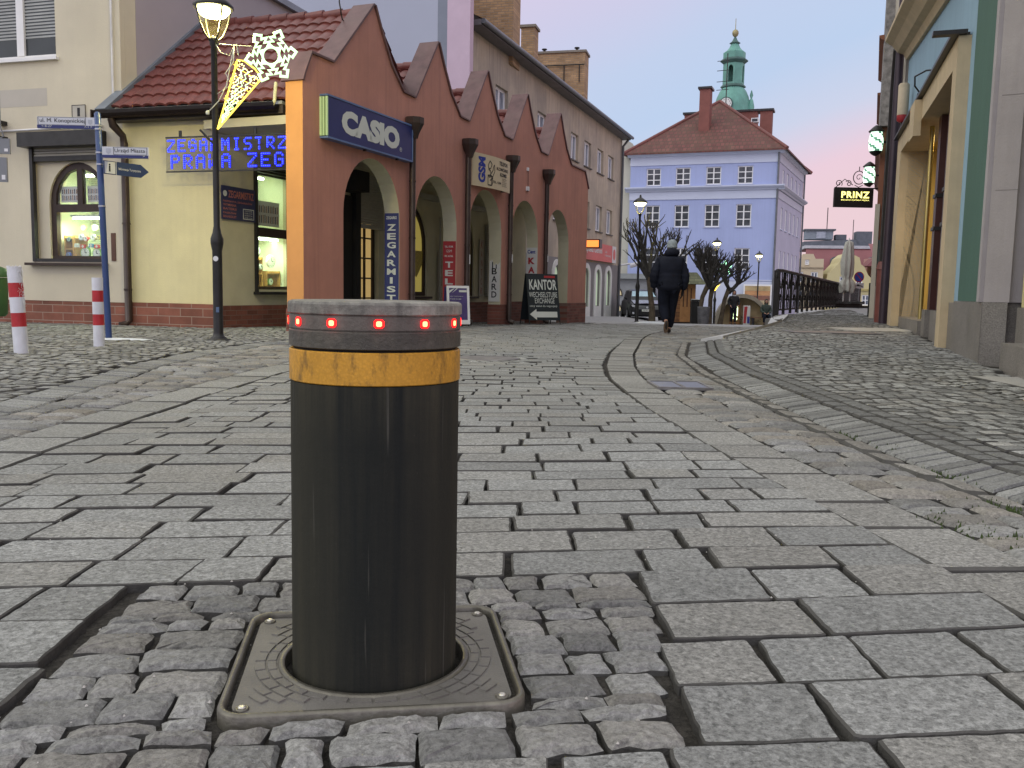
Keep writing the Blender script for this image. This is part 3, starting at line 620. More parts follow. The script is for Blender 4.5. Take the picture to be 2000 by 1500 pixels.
# arch reveals get their own colour; end pier has lamp glow painted in
cen = []
for i, f_ in enumerate(mb.f):
    vs = [V(mb.v[k]) for k in f_]; nn = (vs[1]-vs[0]).cross(vs[2]-vs[0]); nn = nn.normalized() if nn.length else nn; c_ = sum(vs, V())/len(vs); s_ = (c_-FA.O).dot(FA.u)
    if abs(nn.dot(FA.n)) < .5 and c_.z < 2.8 and .3 < s_ < 13: mb.mi[i] = 1
    elif abs(nn.dot(FA.n)) < .5 and s_ < .02 and c_.z < 3.5: mb.mi[i] = 2
    elif nn.dot(FA.n) < -.5: mb.mi[i] = 1
wall = mb.build('arcade_wall', [ORA, CRE, ORE], ah)
def plinthp(a0, a1, name='plinth'):
    MB().box(FA, a0-.012, a1+.012, -.6, .30, -.292, .012).build(name, BRA, ah)
eds = [0]+[q for ab in AR for q in ab]+[13.3]
for k in range(0, len(eds), 2): plinthp(eds[k]-(.0 if k else -.0), eds[k+1])
# sheet metal capping following the zigzag
def capping(pl, f, d0, d1, t, mat, par, name='gable_capping'):
    mb = MB(); k = len(pl); up = []
    for i, (a, h) in enumerate(pl):
        A_ = V(pl[max(i-1, 0)]); B_ = V(pl[min(i+1, k-1)]); tn = (B_-A_).normalized(); up.append((a-tn.y*t, h+tn.x*t))
    vs = []
    for d in (d0, d1): vs += [f.p(a, h+.002, d) for a, h in pl]+[f.p(a, h, d) for a, h in up]
    fs = []
    for i in range(k-1):
        fs += [(k+i, k+i+1, 3*k+i+1, 3*k+i), (i+1, i, 2*k+i, 2*k+i+1), (2*k+i, 2*k+i+1, 3*k+i+1, 3*k+i), (i+1, i, k+i, k+i+1)]
    fs += [(0, k, 3*k, 2*k), (k-1, 3*k-1, 4*k-1, 2*k+k-1)]
    mb.add(vs, fs); return mb.build(name, mat, par)
capping(top, FA, -.34, .035, .035, CAPR, ah)
# tiled roofs: one big slope over the street front, one saddle behind each gable
def tiles(o, ax, upv, Wd, Ln, mat, par, name='roof', cw=.2, rl=.32, keep=None, ns=6):
    o, ax, upv = V(o), V(ax).normalized(), V(upv).normalized(); nn = ax.cross(upv).normalized()
    if nn.z < 0: nn = -nn
    mb = MB(); nc = int(Wd/cw*ns)+1; nr = int(Ln/rl)+1
    for r in range(nr):
        y0, y1 = r*rl, min(Ln, (r+1)*rl+.02); vs = []
        for yy, lift in ((y0, .012), (y0, .045), (y1, .014)):
            for c_ in range(nc+1):
                x = min(Wd, c_*cw/ns); ph = (c_ % ns)/ns; w = .03*(abs(sin(pi*ph))**.8 if True else 0)
                vs.append(o+ax*x+upv*yy+nn*(lift+w-(.0 if lift < .04 or yy == y0 else 0)))
        n = nc+1; fs = []
        for c_ in range(nc):
            if keep and not keep((c_+.5)*cw/ns, (y0+y1)/2): continue
            fs += [(c_, c_+1, n+c_+1, n+c_), (n+c_, n+c_+1, 2*n+c_+1, 2*n+c_)]
        mb.add(vs, fs, sm=False)
    return mb.build(name, mat, par)
eL = FW.p(-1.60, 3.18, .26); ridL = FW.p(-1.60, 4.98, -2.0)
upv = (ridL-eL); aru = FW.u
def rk(x, y):           # stay inside: right limit is the back of the arcade wall
    q = V(eL)+aru*x+upv.normalized()*y; return (q-FA.O).dot(FA.n) < -.3
tiles(eL, aru, upv, 4.6, upv.length, TILE, ah, keep=rk)
bk = ridL+aru*0; tiles(FW.p(-1.60, 3.9, -3.3), aru, V(ridL)-V(FW.p(-1.60, 3.9, -3.3)), 4.6, (ridL-V(FW.p(-1.60, 3.9, -3.3))).length, TILE, ah, keep=lambda x, y: (V(FW.p(-1.60, 3.9, -3.3))+aru*x-FA.O).dot(FA.n) < -.35)
mb = MB(); k_ = 0
while k_ < 4.3:
    p0 = ridL+aru*k_; p1 = ridL+aru*(k_+.36)
    if (p1-FA.O).dot(FA.n) < -.3: mb.tube([p0+V((0, 0, .03)), p1+V((0, 0, .045))], [.075, .09], 8)
    k_ += .33
mb.build('ridge_tiles', TILE, ah)
FLS = M('grey_flashing', (.20, .23, .27), rough=.4, metal=.4, var=.2)
mb = MB(); e2 = upv.normalized(); nn2 = aru.cross(e2); 
vs = [eL-aru*.12-e2*.15, eL+aru*.06-e2*.15, eL+aru*.06+e2*(upv.length+.05), eL-aru*.12+e2*(upv.length+.05)]; mb.add([v+nn2*.10 for v in vs]+[v+nn2*.0 for v in vs], [(0, 1, 2, 3), (0, 4, 5, 1), (1, 5, 6, 2), (2, 6, 7, 3), (3, 7, 4, 0)]); mb.build('verge_flashing', FLS, ah)
for i in range(1, 5):
    c_ = PK[i]; rdg = FA.p(c_, PH-.42, -.3); back = -FA.n
    for sgn in (-1, 1):
        lo = FA.p(c_+sgn*1.1, VH-.12, -.3); tiles(lo if sgn < 0 else lo, back, (rdg-lo), 4.6, (rdg-lo).length, TILE, ah)
    mb = MB()
    for k in range(13): mb.tube([rdg+back*(.34*k)+V((0, 0, .05)), rdg+back*(.34*k+.38)+V((0, 0, .06))], [.08, .09], 8)
    mb.build('ridge_tiles', TILE, ah)
# gutter and its bracket board along the street front eave
mb = MB(); gu = [(x, y) for x, y in ((-.075, .05), (-.07, .0), (-.045, -.045), (0, -.062), (.045, -.045), (.07, 0), (.075, .05))]
for (a0, b0) in zip(gu, gu[1:]):
    vs = [FW.p(s_, 3.1+q[1], .36+q[0]) for s_ in (-1.78, 1.28) for q in (a0, b0)]; mb.add(vs, [(0, 2, 3, 1), (0, 1, 3, 2)], sm=True)
mb.box(FW, -1.80, -1.785, 3.03, 3.16, .28, .44); mb.build('gutter', DPM, ah)
mb = MB(); mb.box(FW, -1.64, 1.33, 3.02, 3.14, .05, .27); mb.build('eaves_board', M('eaves_brown', (.05, .04, .035), rough=.6, var=.3), ah)
mb = MB(); mb.box(FW, -1.62, 1.33, 3.142, 3.185, .02, .29); mb.build('eaves_strip', M('eaves_white', (.32, .33, .33), rough=.6, var=.35, sc=14), ah)
mb = MB(); pA = [FW.p(-1.52, 3.05, .34), FW.p(-1.52, 2.95, .30), FW.p(-1.50, 2.82, .12), FW.p(-1.50, 2.7, .09), FW.p(-1.50, .04, .09), FW.p(-1.52, -.02, .14), FW.p(-1.56, -.03, .22)]
mb.tube(pA, [.045, .06, .05, .055, .055, .055, .05], 12)
for h in (2.5, 1.5, .5): mb.lathe(FW.p(-1.50, h, .09), [(.062, 0), (.062, .03)], 12)
mb.build('downpipe', DPM, ah)
mb = MB(); mb.tube([FW.p(1.24, 3.1, .40), FW.p(1.28, 3.16, .40), FW.p(1.28, 3.42, .36)], .025, 8); mb.build('overflow_pipe', M('pale_pipe', (.55, .55, .35), rough=.5), ah)
# street front wall (short) and the shop front wall inside the arcade
MB().box(FW, -1.6, 0, .32, 3.05, -.25, 0).build('front_wall', YLW, ah)
MB().box(FW, -1.6, .012, -.5, .318, -.25, .03).build('front_plinth', BRW, ah)
SW = (.97, 1.95, .55, 2.5)      # corner display window in the shop wall
DR = (4.0, 4.78, -.1, 2.0)
shop_holes = [rect(*SW), rect(DR[0], DR[1], .0, DR[3])]
w3 = [(5.3, 6.88), (8.25, 9.40)]
for a, b in w3: shop_holes.append(archpoly(a, b, .45, 1.55, 2.40))
mb = MB(); mb.prism(FS, [(0, -.5), (12.9, -.5), (12.9, 3.1), (0, 3.1)], -.2, 0, shop_holes); mb.build('shop_wall', CRE, ah)
mb = MB()
for a0, a1 in ((.0, DR[0]), (DR[1], 12.9)): mb.box(FS, a0, a1, -.6, .30, .002, .025)
mb.build('shop_plinth', BRA, ah)
MB().box(FA, .02, 13.28, 2.86, 2.98, -1.72, -.285).build('arcade_ceiling', CRE, ah)
MB().box(FA, 13.05, 13.3, -.5, 3.0, -5.5, -1.93).box(FA, -.0, 13.3, -.5, 3.2, -5.7, -5.5).build('rear_wall', CRE, ah)
# display window at the corner: black frame, shutter box, blinds and lit interior
o = window(FS, SW[0], SW[1], SW[2], SW[3], ah, DWD, GLS, rec=.04, nx=1, w=.05, bars=(1.47,), mw=.12, name='display_window')
mb = MB(); mb.box(FS, SW[0]-.03, SW[1]+.05, 2.5, 2.66, .0, .16)
for i in range(3): mb.box(FS, SW[0], SW[1], 2.36+i*.045, 2.395+i*.045, -.03, .02+i*.012)
mb.build('shutter_box', DKM, ah)
mb = MB(); mb.box(FS, SW[0]-.05, SW[0]-.005, .5, 2.5, 0, .05).box(FS, SW[0]-.08, SW[1]+.05, .47, .515, 0, .12); mb.build('shutter_rail', DKM, ah)
LW = M('lit_white_wall', (.75, .8, .62), rough=.8, var=.05)
def lit_box(f, a0, a1, h0, h1, dep, par, name='display_case'):
    mb = MB()
    mb.box(f, a0-.02, a1+.02, h0-.04, h0-.005, -dep, -.205).box(f, a0-.02, a1+.02, h1+.005, h1+.03, -dep, -.205).box(f, a0-.04, a0-.022, h0-.04, h1, -dep, -.205).box(f, a1+.022, a1+.04, h0-.04, h1, -dep, -.205).box(f, a0-.04, a1+.04, h0-.04, h1+.03, -dep-.02, -dep)
    return mb.build(name, LW, par)
def blinds(f, a0, a1, h0, h1, d, par, st=.035, mat=None):
    mb = MB(); h = h0
    while h < h1: mb.box(f, a0, a1, h, h+st*.55, d-.008, d); h += st
    return mb.build('blind', mat or M('blind_slat', (.42, .45, .36), rough=.6), par)
lit_box(FS, SW[0], SW[1], SW[2], SW[3], .75, ah); blinds(FS, SW[0]+.02, SW[1]-.02, .6, 2.4, -.70, ah)
def tubelight(f, a0, a1, h, d, label, en, col=(.80, 1., .62)):
    t = thing('fluorescent_tube', label, 'lamp', f.p((a0+a1)/2, h, d)); MB().box(f, a0, a1, h+.0, h+.03, d-.03, d+.03).build('housing', WHT, t)
    MB().tube([f.p(a0+.03, h-.025, d), f.p(a1-.03, h-.025, d)], .018, 8).build('tube', E('tube_light', (.85, 1., .70), 16.), t)
    l = bpy.data.lights.new('tube_glow', 'AREA'); l.shape = 'RECTANGLE'; l.size = abs(a1-a0)-.05; l.size_y = .06; l.energy = en; l.color = col
    lo = bpy.data.objects.new('tube_glow', l); COL.objects.link(lo); lo.parent = t; lo.location = f.p((a0+a1)/2, h-.05, d)-V(t['_o'])
tubelight(FS, SW[0]+.1, SW[1]-.1, 1.40, -.22, 'white tube lamp over the clocks in the corner shop window', 20)
tubelight(FS, SW[0]+.1, SW[1]-.1, 2.42, -.5, 'tube lamp at the top of the corner shop window', 5)
# pages hung in the upper lights
def price_sheet(f, a0, a1, h0, h1, d, label, n=12, cols=((.06, .07, .12),)):
    t = thing('price_sheet', label, 'poster', f.p((a0+a1)/2, h0, d)); MB().box(f, a0, a1, h0, h1, d-.004, d).build('paper', M('paper', (.62, .62, .60), rough=.8, var=.04), t); mb = MB(); w = (a1-a0)/(n+1)
    for i in range(n):
        for lo, hi in ((.12, .46), (.54, .86)): mb.box(f, a0+w*(i+.6), a0+w*(i+.6)+w*.5, h0+(h1-h0)*lo, h0+(h1-h0)*(hi-.06*random.random()), d+.0005, d+.0015, mi=i % 2)
    mb.build('printed_straps', [M('print_dark', (.05, .05, .09)), M('print_brown', (.28, .14, .09))], t)
price_sheet(FS, SW[0]+.08, SW[1]-.2, 1.58, 1.98, -.13, 'large strap sheet behind the glass of the corner shop window', 14)
def stand(f, a0, a1, h0, h1, d0, d1, label, n=3):
    t = thing('display_stand', label, 'display stand', f.p((a0+a1)/2, h0, (d0+d1)/2)); wd = M('light_wood', (.50, .28, .08), rough=.5, var=.15, sc=9)
    for q in (a0, a1-.02): MB().prism(F((0, 0), (1, 0)) if False else f, [(q, h0), (q+.02, h0), (q+.02, h1), (q, h1)], d0, d1).build('side_panel', wd, t)
    for i in range(n): hh = h0+(h1-h0-.05)*i/max(1, n-1); MB().box(f, a0+.021, a1-.021, hh, hh+.018, d0, d1).build('shelf', wd, t)
    return t
def clock(f, a, h, d, r, label, rim=(.30, .45, .20), face=(.75, .8, .68), grp=None, n=18):
    t = thing('clock', label, 'clock', f.p(a, h-r, d), grp)
    MB().disc(f, a, h, d-.03, r, .03, n).build('case', M('clock_case_%d' % int(sum(rim)*1000), rim, rough=.4), t); MB().disc(f, a, h, d, r*.84, .004, n).build('dial', M('clock_dial_%d' % int(sum(face)*1000), face, rough=.6), t)
    mb = MB(); 
    for k in range(12): x, y = a+r*.7*cos(k*pi/6), h+r*.7*sin(k*pi/6); mb.box(f, x-r*.04, x+r*.04, y-r*.04, y+r*.04, d+.004, d+.006)
    mb.box(f, a-.006, a+.006, h, h+r*.55, d+.006, d+.008).box(f, a, a+r*.4, h-.006, h+.006, d+.008, d+.010); mb.build('hands', M('print_dark', (.05, .05, .09)), t); return t
stand(FS, 1.0, 1.52, .56, 1.08, -.6, -.3, 'light wooden stand on the left in the corner shop window')
stand(FS, 1.56, 1.93, .56, .86, -.55, -.25, 'low wooden stand on the right in the corner shop window', 2)
for a, h, r, lb, rim in ((1.12, .70, .085, 'yellow alarm clock at the lower left of the corner shop window', (.5, .4, .06)), (1.32, 1.18, .10, 'dark wall clock hanging in the middle of the corner shop window', (.05, .05, .06)), (1.22, .92, .05, 'small silver clock left on the upper shelf of the corner shop window', (.4, .4, .42)), (1.42, .92, .05, 'small silver clock right on the upper shelf of the corner shop window', (.4, .42, .42)), (1.70, 1.02, .11, 'white round clock above the low stand of the corner shop window', (.7, .7, .7)), (1.68, .68, .06, 'green clock at the bottom of the corner shop window', (.2, .4, .1))):
    clock(FS, a, h, -.26, r, lb, rim)
# shop door with roller shutter above, seen through the first arch
o = window(FS, DR[0]+.02, DR[1]-.02, .02, 1.95, ah, DWD, E('lit_shop', (.62, .42, .16), .55), rec=.08, nx=2, ny=5, w=.09, mw=.04, name='door')
mb = MB()
for i in range(22): mb.box(FS, DR[0]-.05, DR[1]+.1, 1.78+i*.045, 1.78+i*.045+.036, .01, .045)
mb.box(FS, DR[0]-.1, DR[1]+.15, 1.74, 1.775, 0, .06).build('door_shutter', SHU, ah)
MB().box(FS, 3.75, 3.93, .0, 2.75, .0, .12).box(FS, 3.2, 3.72, .0, 2.3, .01, .06).build('dark_shutter_frame', BLK, ah)
MB().box(FS, 3.15, 3.6, 2.34, 2.7, .1, .5).build('fan_unit', BLK, ah)
for i, (a, b) in enumerate(w3):
    mb = MB(); mb.prism(FS, archpoly(a, b, .45, 1.55, 2.40), -.12, -.05, [archpoly(a+.09, b-.09, .54, 1.53, 2.30)]); mb.box(FS, a+.09, b-.09, 1.2, 1.26, -.11, -.06); o = mb.build('arched_window', DWD, ah)
    MB().prism(FS, archpoly(a+.06, b-.06, .5, 1.55, 2.35), -.10, -.09).build('pane', M('yellow_lit_pane', (.5, .42, .12), emit=(.42, .33, .08), es=.5), o)
    MB().box(FS, a-.08, b+.08, .39, .44, 0, .1).build('sill', DWD, o)
    MB().box(FS, a-.1, b+.4, 2.52, 2.64, .0, .13).build('shutter_box', SHU, ah)
mb = MB()
for i in range(36): mb.box(FS, 10.0, 10.6, .45+i*.05, .45+i*.05+.04, .01, .09)
mb.build('white_shutter', SHU, ah)
MB().prism(FS, [(6.45, .85), (6.6, 1.0), (6.72, 1.15), (6.72, 1.42), (6.2, 1.42), (6.2, 1.1)], -.045, -.04).build('window_crest', M('dark_crest', (.42, .33, .06), rough=.5, var=.4, sc=30), ah)
MB().tube([FS.p(7.35, -.1, .08), FS.p(7.35, 2.2, .08)], .022, 8).build('thin_pipe', M('grey_pipe', (.35, .34, .30), rough=.5), ah)
# rain hoppers and downpipes between the gables
for i, s_ in enumerate((3.03, 5.27, 7.47, 9.75)):
    zb = [-.05, -.08, -.14, -.2][i]; mb = MB(); mb.tube([FA.p(s_, zb+.06, .12), FA.p(s_, zb+.12, .085), FA.p(s_, 3.16, .085)], .055, 12)
    for h in (.5, 1.45, 2.4): mb.lathe(FA.p(s_, h, .085), [(.062, 0), (.062, .025)], 12)
    mb.tube([FA.p(s_, zb+.07, .12), FA.p(s_+.01, zb+.05, .2)], .055, 10); dp = mb.build('downpipe', DPM, ah)
    mb = MB(); P_ = FA.p(s_, 0, .11); mb.lathe((P_.x, P_.y, 0), [(.06, 3.12), (.085, 3.2), (.15, 3.33), (.165, 3.36), (.165, 3.46), (.155, 3.46), (.15, 3.37)], 8, rot=rad(22.5+21.8), sm=False); mb.build('rain_hopper', DPM, dp)
    if i: MB().box(FA, s_-.02, s_+.02, 1.0+.1*i, 1.18+.1*i, .14, .143).build('sticker', WHT, dp)
MB().tube([FA.p(8.62, 3.3, .03), FA.p(8.62, 2.95, .03)], .006, 6).build('cable', DKM, ah)
t = thing('alarm_box', 'small white alarm box low on the orange wall right of the beige banner', 'alarm box', FA.p(8.62, 2.86, .0)); MB().box(FA, 8.57, 8.67, 2.86, 2.95, .0, .05).build('case', WHT, t); MB().box(FA, 8.59, 8.65, 2.84, 2.858, .01, .04).build('lens', DKM, t)
t = thing('wall_sensor', 'tiny white sensor above the alarm box on the orange wall', 'sensor', FA.p(8.62, 3.3, .0)); MB().box(FA, 8.59, 8.65, 3.3, 3.37, .0, .04).build('case', WHT, t); MB().box(FA, 8.605, 8.635, 3.285, 3.298, .01, .03).build('lens', DKM, t)
t = thing('overhead_wire', 'thin bent aerial wire above the highest gable', 'aerial', FA.p(1.75, PH-.1, -.35)); MB().tube([FA.p(1.62, PH-.3, -.32), FA.p(1.5, PH-.28, -.32), FA.p(1.42, PH-.05, -.32), FA.p(1.42, PH+.5, -.32)], .010, 6).build('rod', DKM, t)
MB().box(FA, 1.38, 1.46, PH+.34, PH+.42, -.34, -.3).build('clamp', DKM, t)
# ---------------------------------------------------------------- signs on the arcade
NAV = M('navy_sign', (.022, .03, .13), rough=.4, var=.08, bump=.02); SWH = M('sign_white', (.58, .60, .55), rough=.5, var=.04, bump=0); SRD = M('sign_red', (.36, .03, .035), rough=.5, var=.08, bump=.02)
SBL = M('sign_blue', (.02, .04, .26), rough=.5, var=.05, bump=0); SBK = M('sign_black', (.015, .015, .018), rough=.6, var=.05, bump=0); SWP = M('sign_paper', (.56, .56, .54), rough=.5, var=.05, bump=.02)
t = thing('shop_lightbox', 'long navy lightbox sign with big white letters over the first arch', 'sign', FA.p(.42, 2.72, 0))
MB().box(FA, .43, 2.93, 2.74, 3.30, .02, .125).build('box', NAV, t)
mb = MB()
for a0, a1, h0, h1 in ((.41, 2.95, 3.30, 3.325), (.41, 2.95, 2.715, 2.74), (2.93, 2.95, 2.74, 3.30)): mb.box(FA, a0, a1, h0, h1, .0, .135)
mb.build('frame', M('sign_edge_blue', (.10, .16, .32), rough=.4), t)
MB().box(FA, .405, .428, 2.75, 3.29, .0, .035).box(FA, .405, .428, 2.75, 3.29, .05, .08).box(FA, .405, .428, 2.75, 3.29, .10, .13).build('lit_edge', M('greenish_edge', (.3, .42, .22), emit=(.42, .55, .30), es=.3), t)
MB().box(FA, .407, .425, 2.75, 3.29, .0, .128).build('edge_back', M('edge_green', (.12, .18, .08)), t)
txt('CASIO', FA, .78, 2.84, .35, SWH, t, width=1.72, d=.1285, bold=.07)
txt('®', FA, 2.50, 2.83, .07, SWH, t, width=.08, d=.1285)
for i, s_ in enumerate((1.5, 2.5)): MB().box(FA, s_-.02, s_+.02, 2.69, 2.714, .06, .1).build('hanger', DKM, t)
# curved banner
t = thing('curved_banner', 'bulging beige phone shop banner over the third arch', 'sign', FA.p(5.6, 2.63, 0))
c0, c1 = 5.55, 7.15
def bul(s_): q = (s_-c0)/(c1-c0); return .04+.36*q*(1.25-.85*q)*(1 if q < 1 else 1)
n = 24; mb = MB(); vs = []
for k in range(n+1):
    s_ = c0+(c1-c0)*k/n
    for h, dd in ((2.64, 0), (3.28, 0), (3.28, -.02), (2.64, -.02)): vs.append(FA.p(s_, h, bul(s_)+dd))
mb.add(vs, [(4*k, 4*k+4, 4*k+5, 4*k+1) for k in range(n)]+[(4*k+3, 4*k+2, 4*k+6, 4*k+7) for k in range(n)]+[(4*k+1, 4*k+5, 4*k+6, 4*k+2) for k in range(n)]+[(4*k, 4*k+3, 4*k+7, 4*k+4) for k in range(n)]+[(0, 1, 2, 3), (4*n+3, 4*n+2, 4*n+1, 4*n)], sm=True)
mb.build('panel', M('banner_beige', (.56, .46, .30), rough=.5, var=.06, sc=3), t, smooth=False)
MB().box(FA, c1-.06, c1-.02, 2.66, 3.26, 0, bul(c1-.04)-.03).build('bracket', DKM, t)
txt('GSM', FA, c0+.42, 2.72, .24, SBL, t, width=.50, d=.004, rot=pi/2, bold=.05, curve=lambda s_: bul(s_))
txt('TELEFON', FA, c0+.98, 3.14, .08, SBK, t, width=.42, d=.004, bold=.03, curve=bul); txt('KOMÓRKI', FA, c0+.86, 3.03, .08, SBK, t, width=.58, d=.004, bold=.03, curve=bul); txt('KOMIS', FA, c0+1.02, 2.92, .075, SBK, t, width=.34, d=.004, bold=.03, curve=bul)
txt('TEL. GSM', FA, c0+.70, 2.76, .045, SBK, t, width=.36, d=.004, bold=.02, curve=bul)
for i in range(5): txt(['NAPRAWA', 'SERWIS', 'AKCESORIA', 'SIMLOCKI', 'BATERIE'][i], FA, c0+1.12, 2.87-i*.035, .022, SBK, t, width=.26-.03*(i % 2), d=.004, curve=bul)
mb = MB()      # outline drawing of a hand with a handset
def stroke(f, pts, w, dfn):
    for (a0, h0), (a1, h1) in zip(pts, pts[1:]):
        dx, dy = a1-a0, h1-h0; l = sqrt(dx*dx+dy*dy) or 1; px_, py_ = -dy/l*w/2, dx/l*w/2
        mb.add([f.p(a, h, dfn(a)+.005) for a, h in ((a0-px_, h0-py_), (a1-px_, h1-py_), (a1+px_, h1+py_), (a0+px_, h0+py_))], [(0, 1, 2, 3)])
q0 = c0+.60
for pl in ([(-.08, .42), (-.02, .5), (.06, .44), (.0, .34), (-.07, .34), (-.08, .42)], [(-.07, .32), (.0, .30), (.02, .22), (-.05, .2)], [(.02, .24), (.10, .32), (.12, .40), (.16, .44), (.17, .3), (.1, .2), (.05, .12), (-.02, .1)], [(-.09, .0), (-.09, .2), (.04, .2), (.05, .0), (-.09, .0)], [(.05, .0), (.09, .05), (.09, .18), (.04, .2)], [(-.1, .2), (-.03, .16), (.04, .2)]):
    stroke(FA, [(q0+x, 2.70+y*.95) for x, y in pl], .02, bul)
mb.build('drawing', SBK, t)
# banners on the arch reveals (they hang on the far jambs, facing the walker)
def jamb(i): # frame on the near-facing side of the far jamb of arch i
    return F((FA.p(AR[i][1], 0, -.28).x, FA.p(AR[i][1], 0, -.28).y), (FA.n.x, FA.n.y))
def vbanner(i, label, h0, h1, mat, word, tm, w=.27, sz=.1, extra=None, bold=.03, grp=None):
    J = jamb(i); t = thing('vertical_banner', label, 'sign', J.p(w/2, h0, .01)); MB().box(J, .005, w, h0, h1, .003, .012).build('board', mat, t)
    n = len(word); top_ = h1-(extra or .08); st = (top_-h0-.04)/n
    for k, ch in enumerate(word):
        if ch != ' ': txt(ch, J, w/2, top_-(k+1)*st+st*.12, st*.72, tm, t, 'letter', width=(w*.62 if ch not in 'I' else w*.2), d=.014, bold=bold, align='CENTER')
    return J, t
J, t = vbanner(0, 'tall navy banner with white letters on the first arch pier', .04, 1.86, NAV, 'ZEGARMISTRZ', SWH, extra=.16)
txt('ZEGARKI', J, .03, 1.76, .05, SWH, t, width=.2, d=.014, bold=.03); MB().prism(J, [(.03, .09), (.07, .12), (.07, .1), (.24, .1), (.24, .08), (.07, .08), (.07, .06)], .013, .015).build('arrow', SRD, t)
J, t = vbanner(1, 'tall red banner with white letters on the second arch pier', .0, 1.52, SRD, 'TELEFON', SWH, extra=.36)
txt('TEL. KOM.', J, .04, 1.40, .035, SWH, t, width=.18, d=.014, bold=.03); txt('GSM', J, .07, 1.31, .05, SWH, t, width=.12, d=.014); txt('PO. KOM.', J, .04, 1.22, .035, SWH, t, width=.18, d=.014, bold=.03)
t = thing('vertical_banner', 'broken white board with black letters on the third arch pier', 'sign', jamb(2).p(.13, .38, .01)); J = jamb(2)
MB().prism(J, [(.01, .36), (.26, .36), (.26, 1.20), (.21, 1.14), (.17, 1.18), (.12, 1.12), (.08, 1.25), (.05, 1.22), (.02, 1.24)], .003, .014).build('board', SWP, t)
for k, ch in enumerate('BARD'): txt(ch, J, .135, .96-k*.165-.02, .135, SBK, t, 'letter', width=.12, d=.0165, align='CENTER', bold=.02)
mb = MB(); mb.prism(J, [(.08, 1.06), (.105, 1.06), (.105, 1.19), (.08, 1.22)], .015, .0165); mb.prism(J, [(.165, 1.06), (.19, 1.06), (.19, 1.15), (.165, 1.16)], .015, .0165); mb.build('letter_remnant', SBK, t)
J, t = vbanner(3, 'tall white banner with red letters on the fourth arch pier', .1, 1.62, SWP, 'KANTOR', SRD, extra=.2, bold=.05)
txt('Cent', J, .03, 1.48, .09, SBL, t, width=.2, d=.014, bold=.03)
def wallstrip(a, h0, h1, w, label, words, mat, tm):
    t = thing('lettered_strip', label, 'sign', FS.p(a, h0, .03)); MB().box(FS, a, a+w, h0, h1, .027, .036).build('board', mat, t)
    for c_, wd in enumerate(words):
        st = (h1-h0-.04)/len(wd)
        for k, ch in enumerate(wd):
            if ch != ' ': txt(ch, FS, a+w*(c_+.5)/len(words), h1-.02-(k+1)*st+st*.15, st*.7, tm[c_], t, 'letter', width=.09 if ch != 'I' else .03, d=.038, align='CENTER')
wallstrip(7.34, .12, 1.45, .6, 'beige board with two columns of faded letters behind the second arch', ['SERWIS GSM', 'NAPRAWY OD REKI'], M('faded_board', (.42, .38, .30), rough=.7, var=.1), [M('faded_red', (.30, .16, .12)), M('faded_black', (.10, .09, .08))])
wallstrip(9.62, .45, 1.85, .27, 'grey board with red letters beside the white shutter behind the third arch', ['KANTOR'], M('faded_board2', (.36, .33, .29), rough=.7, var=.1), [M('dull_red', (.28, .06, .05))])
# signs of the corner front
t = thing('shop_board', 'dark board with reddish writing beside the corner shop window', 'sign', FS.p(.12, 1.60, .0))
MB().box(FS, .14, .92, 1.60, 2.10, .01, .03).build('board', M('board_blueblack', (.03, .035, .09), rough=.4), t)
RT = M('board_red', (.38, .13, .10), rough=.5)
txt('ZEGARMISTRZ', FS, .28, 1.93, .11, RT, t, width=.6, d=.032, bold=.02); MB().disc(FS, .205, 1.985, .031, .045, .002, 16).build('round_mark', SWH, t)
for k, wd in enumerate(('NAPRAWA ZEGARKÓW', 'WYMIANA', 'BATERII', 'PASKÓW', 'BRANSOLET')): txt(wd, FS, .16, 1.86-k*.058, .034, RT, t, width=.68 if k == 0 else .30, d=.032, bold=.02)
mb = MB(); mb.prism(FS, rect(.62, .88, 1.63, 1.79), .031, .033, [rect(.63, .87, 1.64, 1.78)]); mb.build('box_outline', SWH, t)
for k, wd in enumerate(('CZYNNE', '10.00-17.00', 'SOBOTA', '10.00-13.00')): txt(wd, FS, .66, 1.75-k*.034, .018, SWH, t, width=.18, d=.032)
FON = {'Z': '11111 00001 00010 00100 01000 10000 11111', 'E': '11111 10000 10000 11110 10000 10000 11111', 'G': '01110 10001 10000 10111 10001 10001 01110', 'A': '01110 10001 10001 11111 10001 10001 10001', 'R': '11110 10001 10001 11110 10100 10010 10001', 'M': '10001 11011 10101 10101 10001 10001 10001', 'I': '01110 00100 00100 00100 00100 00100 01110', 'S': '01111 10000 10000 01110 00001 00001 11110', 'T': '11111 00100 00100 00100 00100 00100 00100', 'P': '11110 10001 10001 11110 10000 10000 10000', 'W': '10001 10001 10001 10101 10101 11011 10001'}
FL = FW.off(.30, h=0)       # led panel hung out in front of the shop corner
t = thing('led_text_sign', 'dark see through panel of blue light dots under the eaves', 'LED sign', FL.p(-.62, 2.3, 0))
L0, L1 = -.60, 1.42
MB().box(FL, L0, L1, 2.26, 2.72, -.012, -.006).build('net_panel', M('led_panel_net', (.06, .055, .05), rough=.3, alpha=.22), t)
MB().box(FL, L0, L1, 2.725, 2.745, -.02, .0).box(FL, L0, L1, 2.235, 2.255, -.02, .0).build('frame', DKM, t)
for s_ in (-.35, .9): MB().box(FL, s_-.02, s_+.02, 2.746, 2.83, -.02, .0).build('hanger', DKM, t)
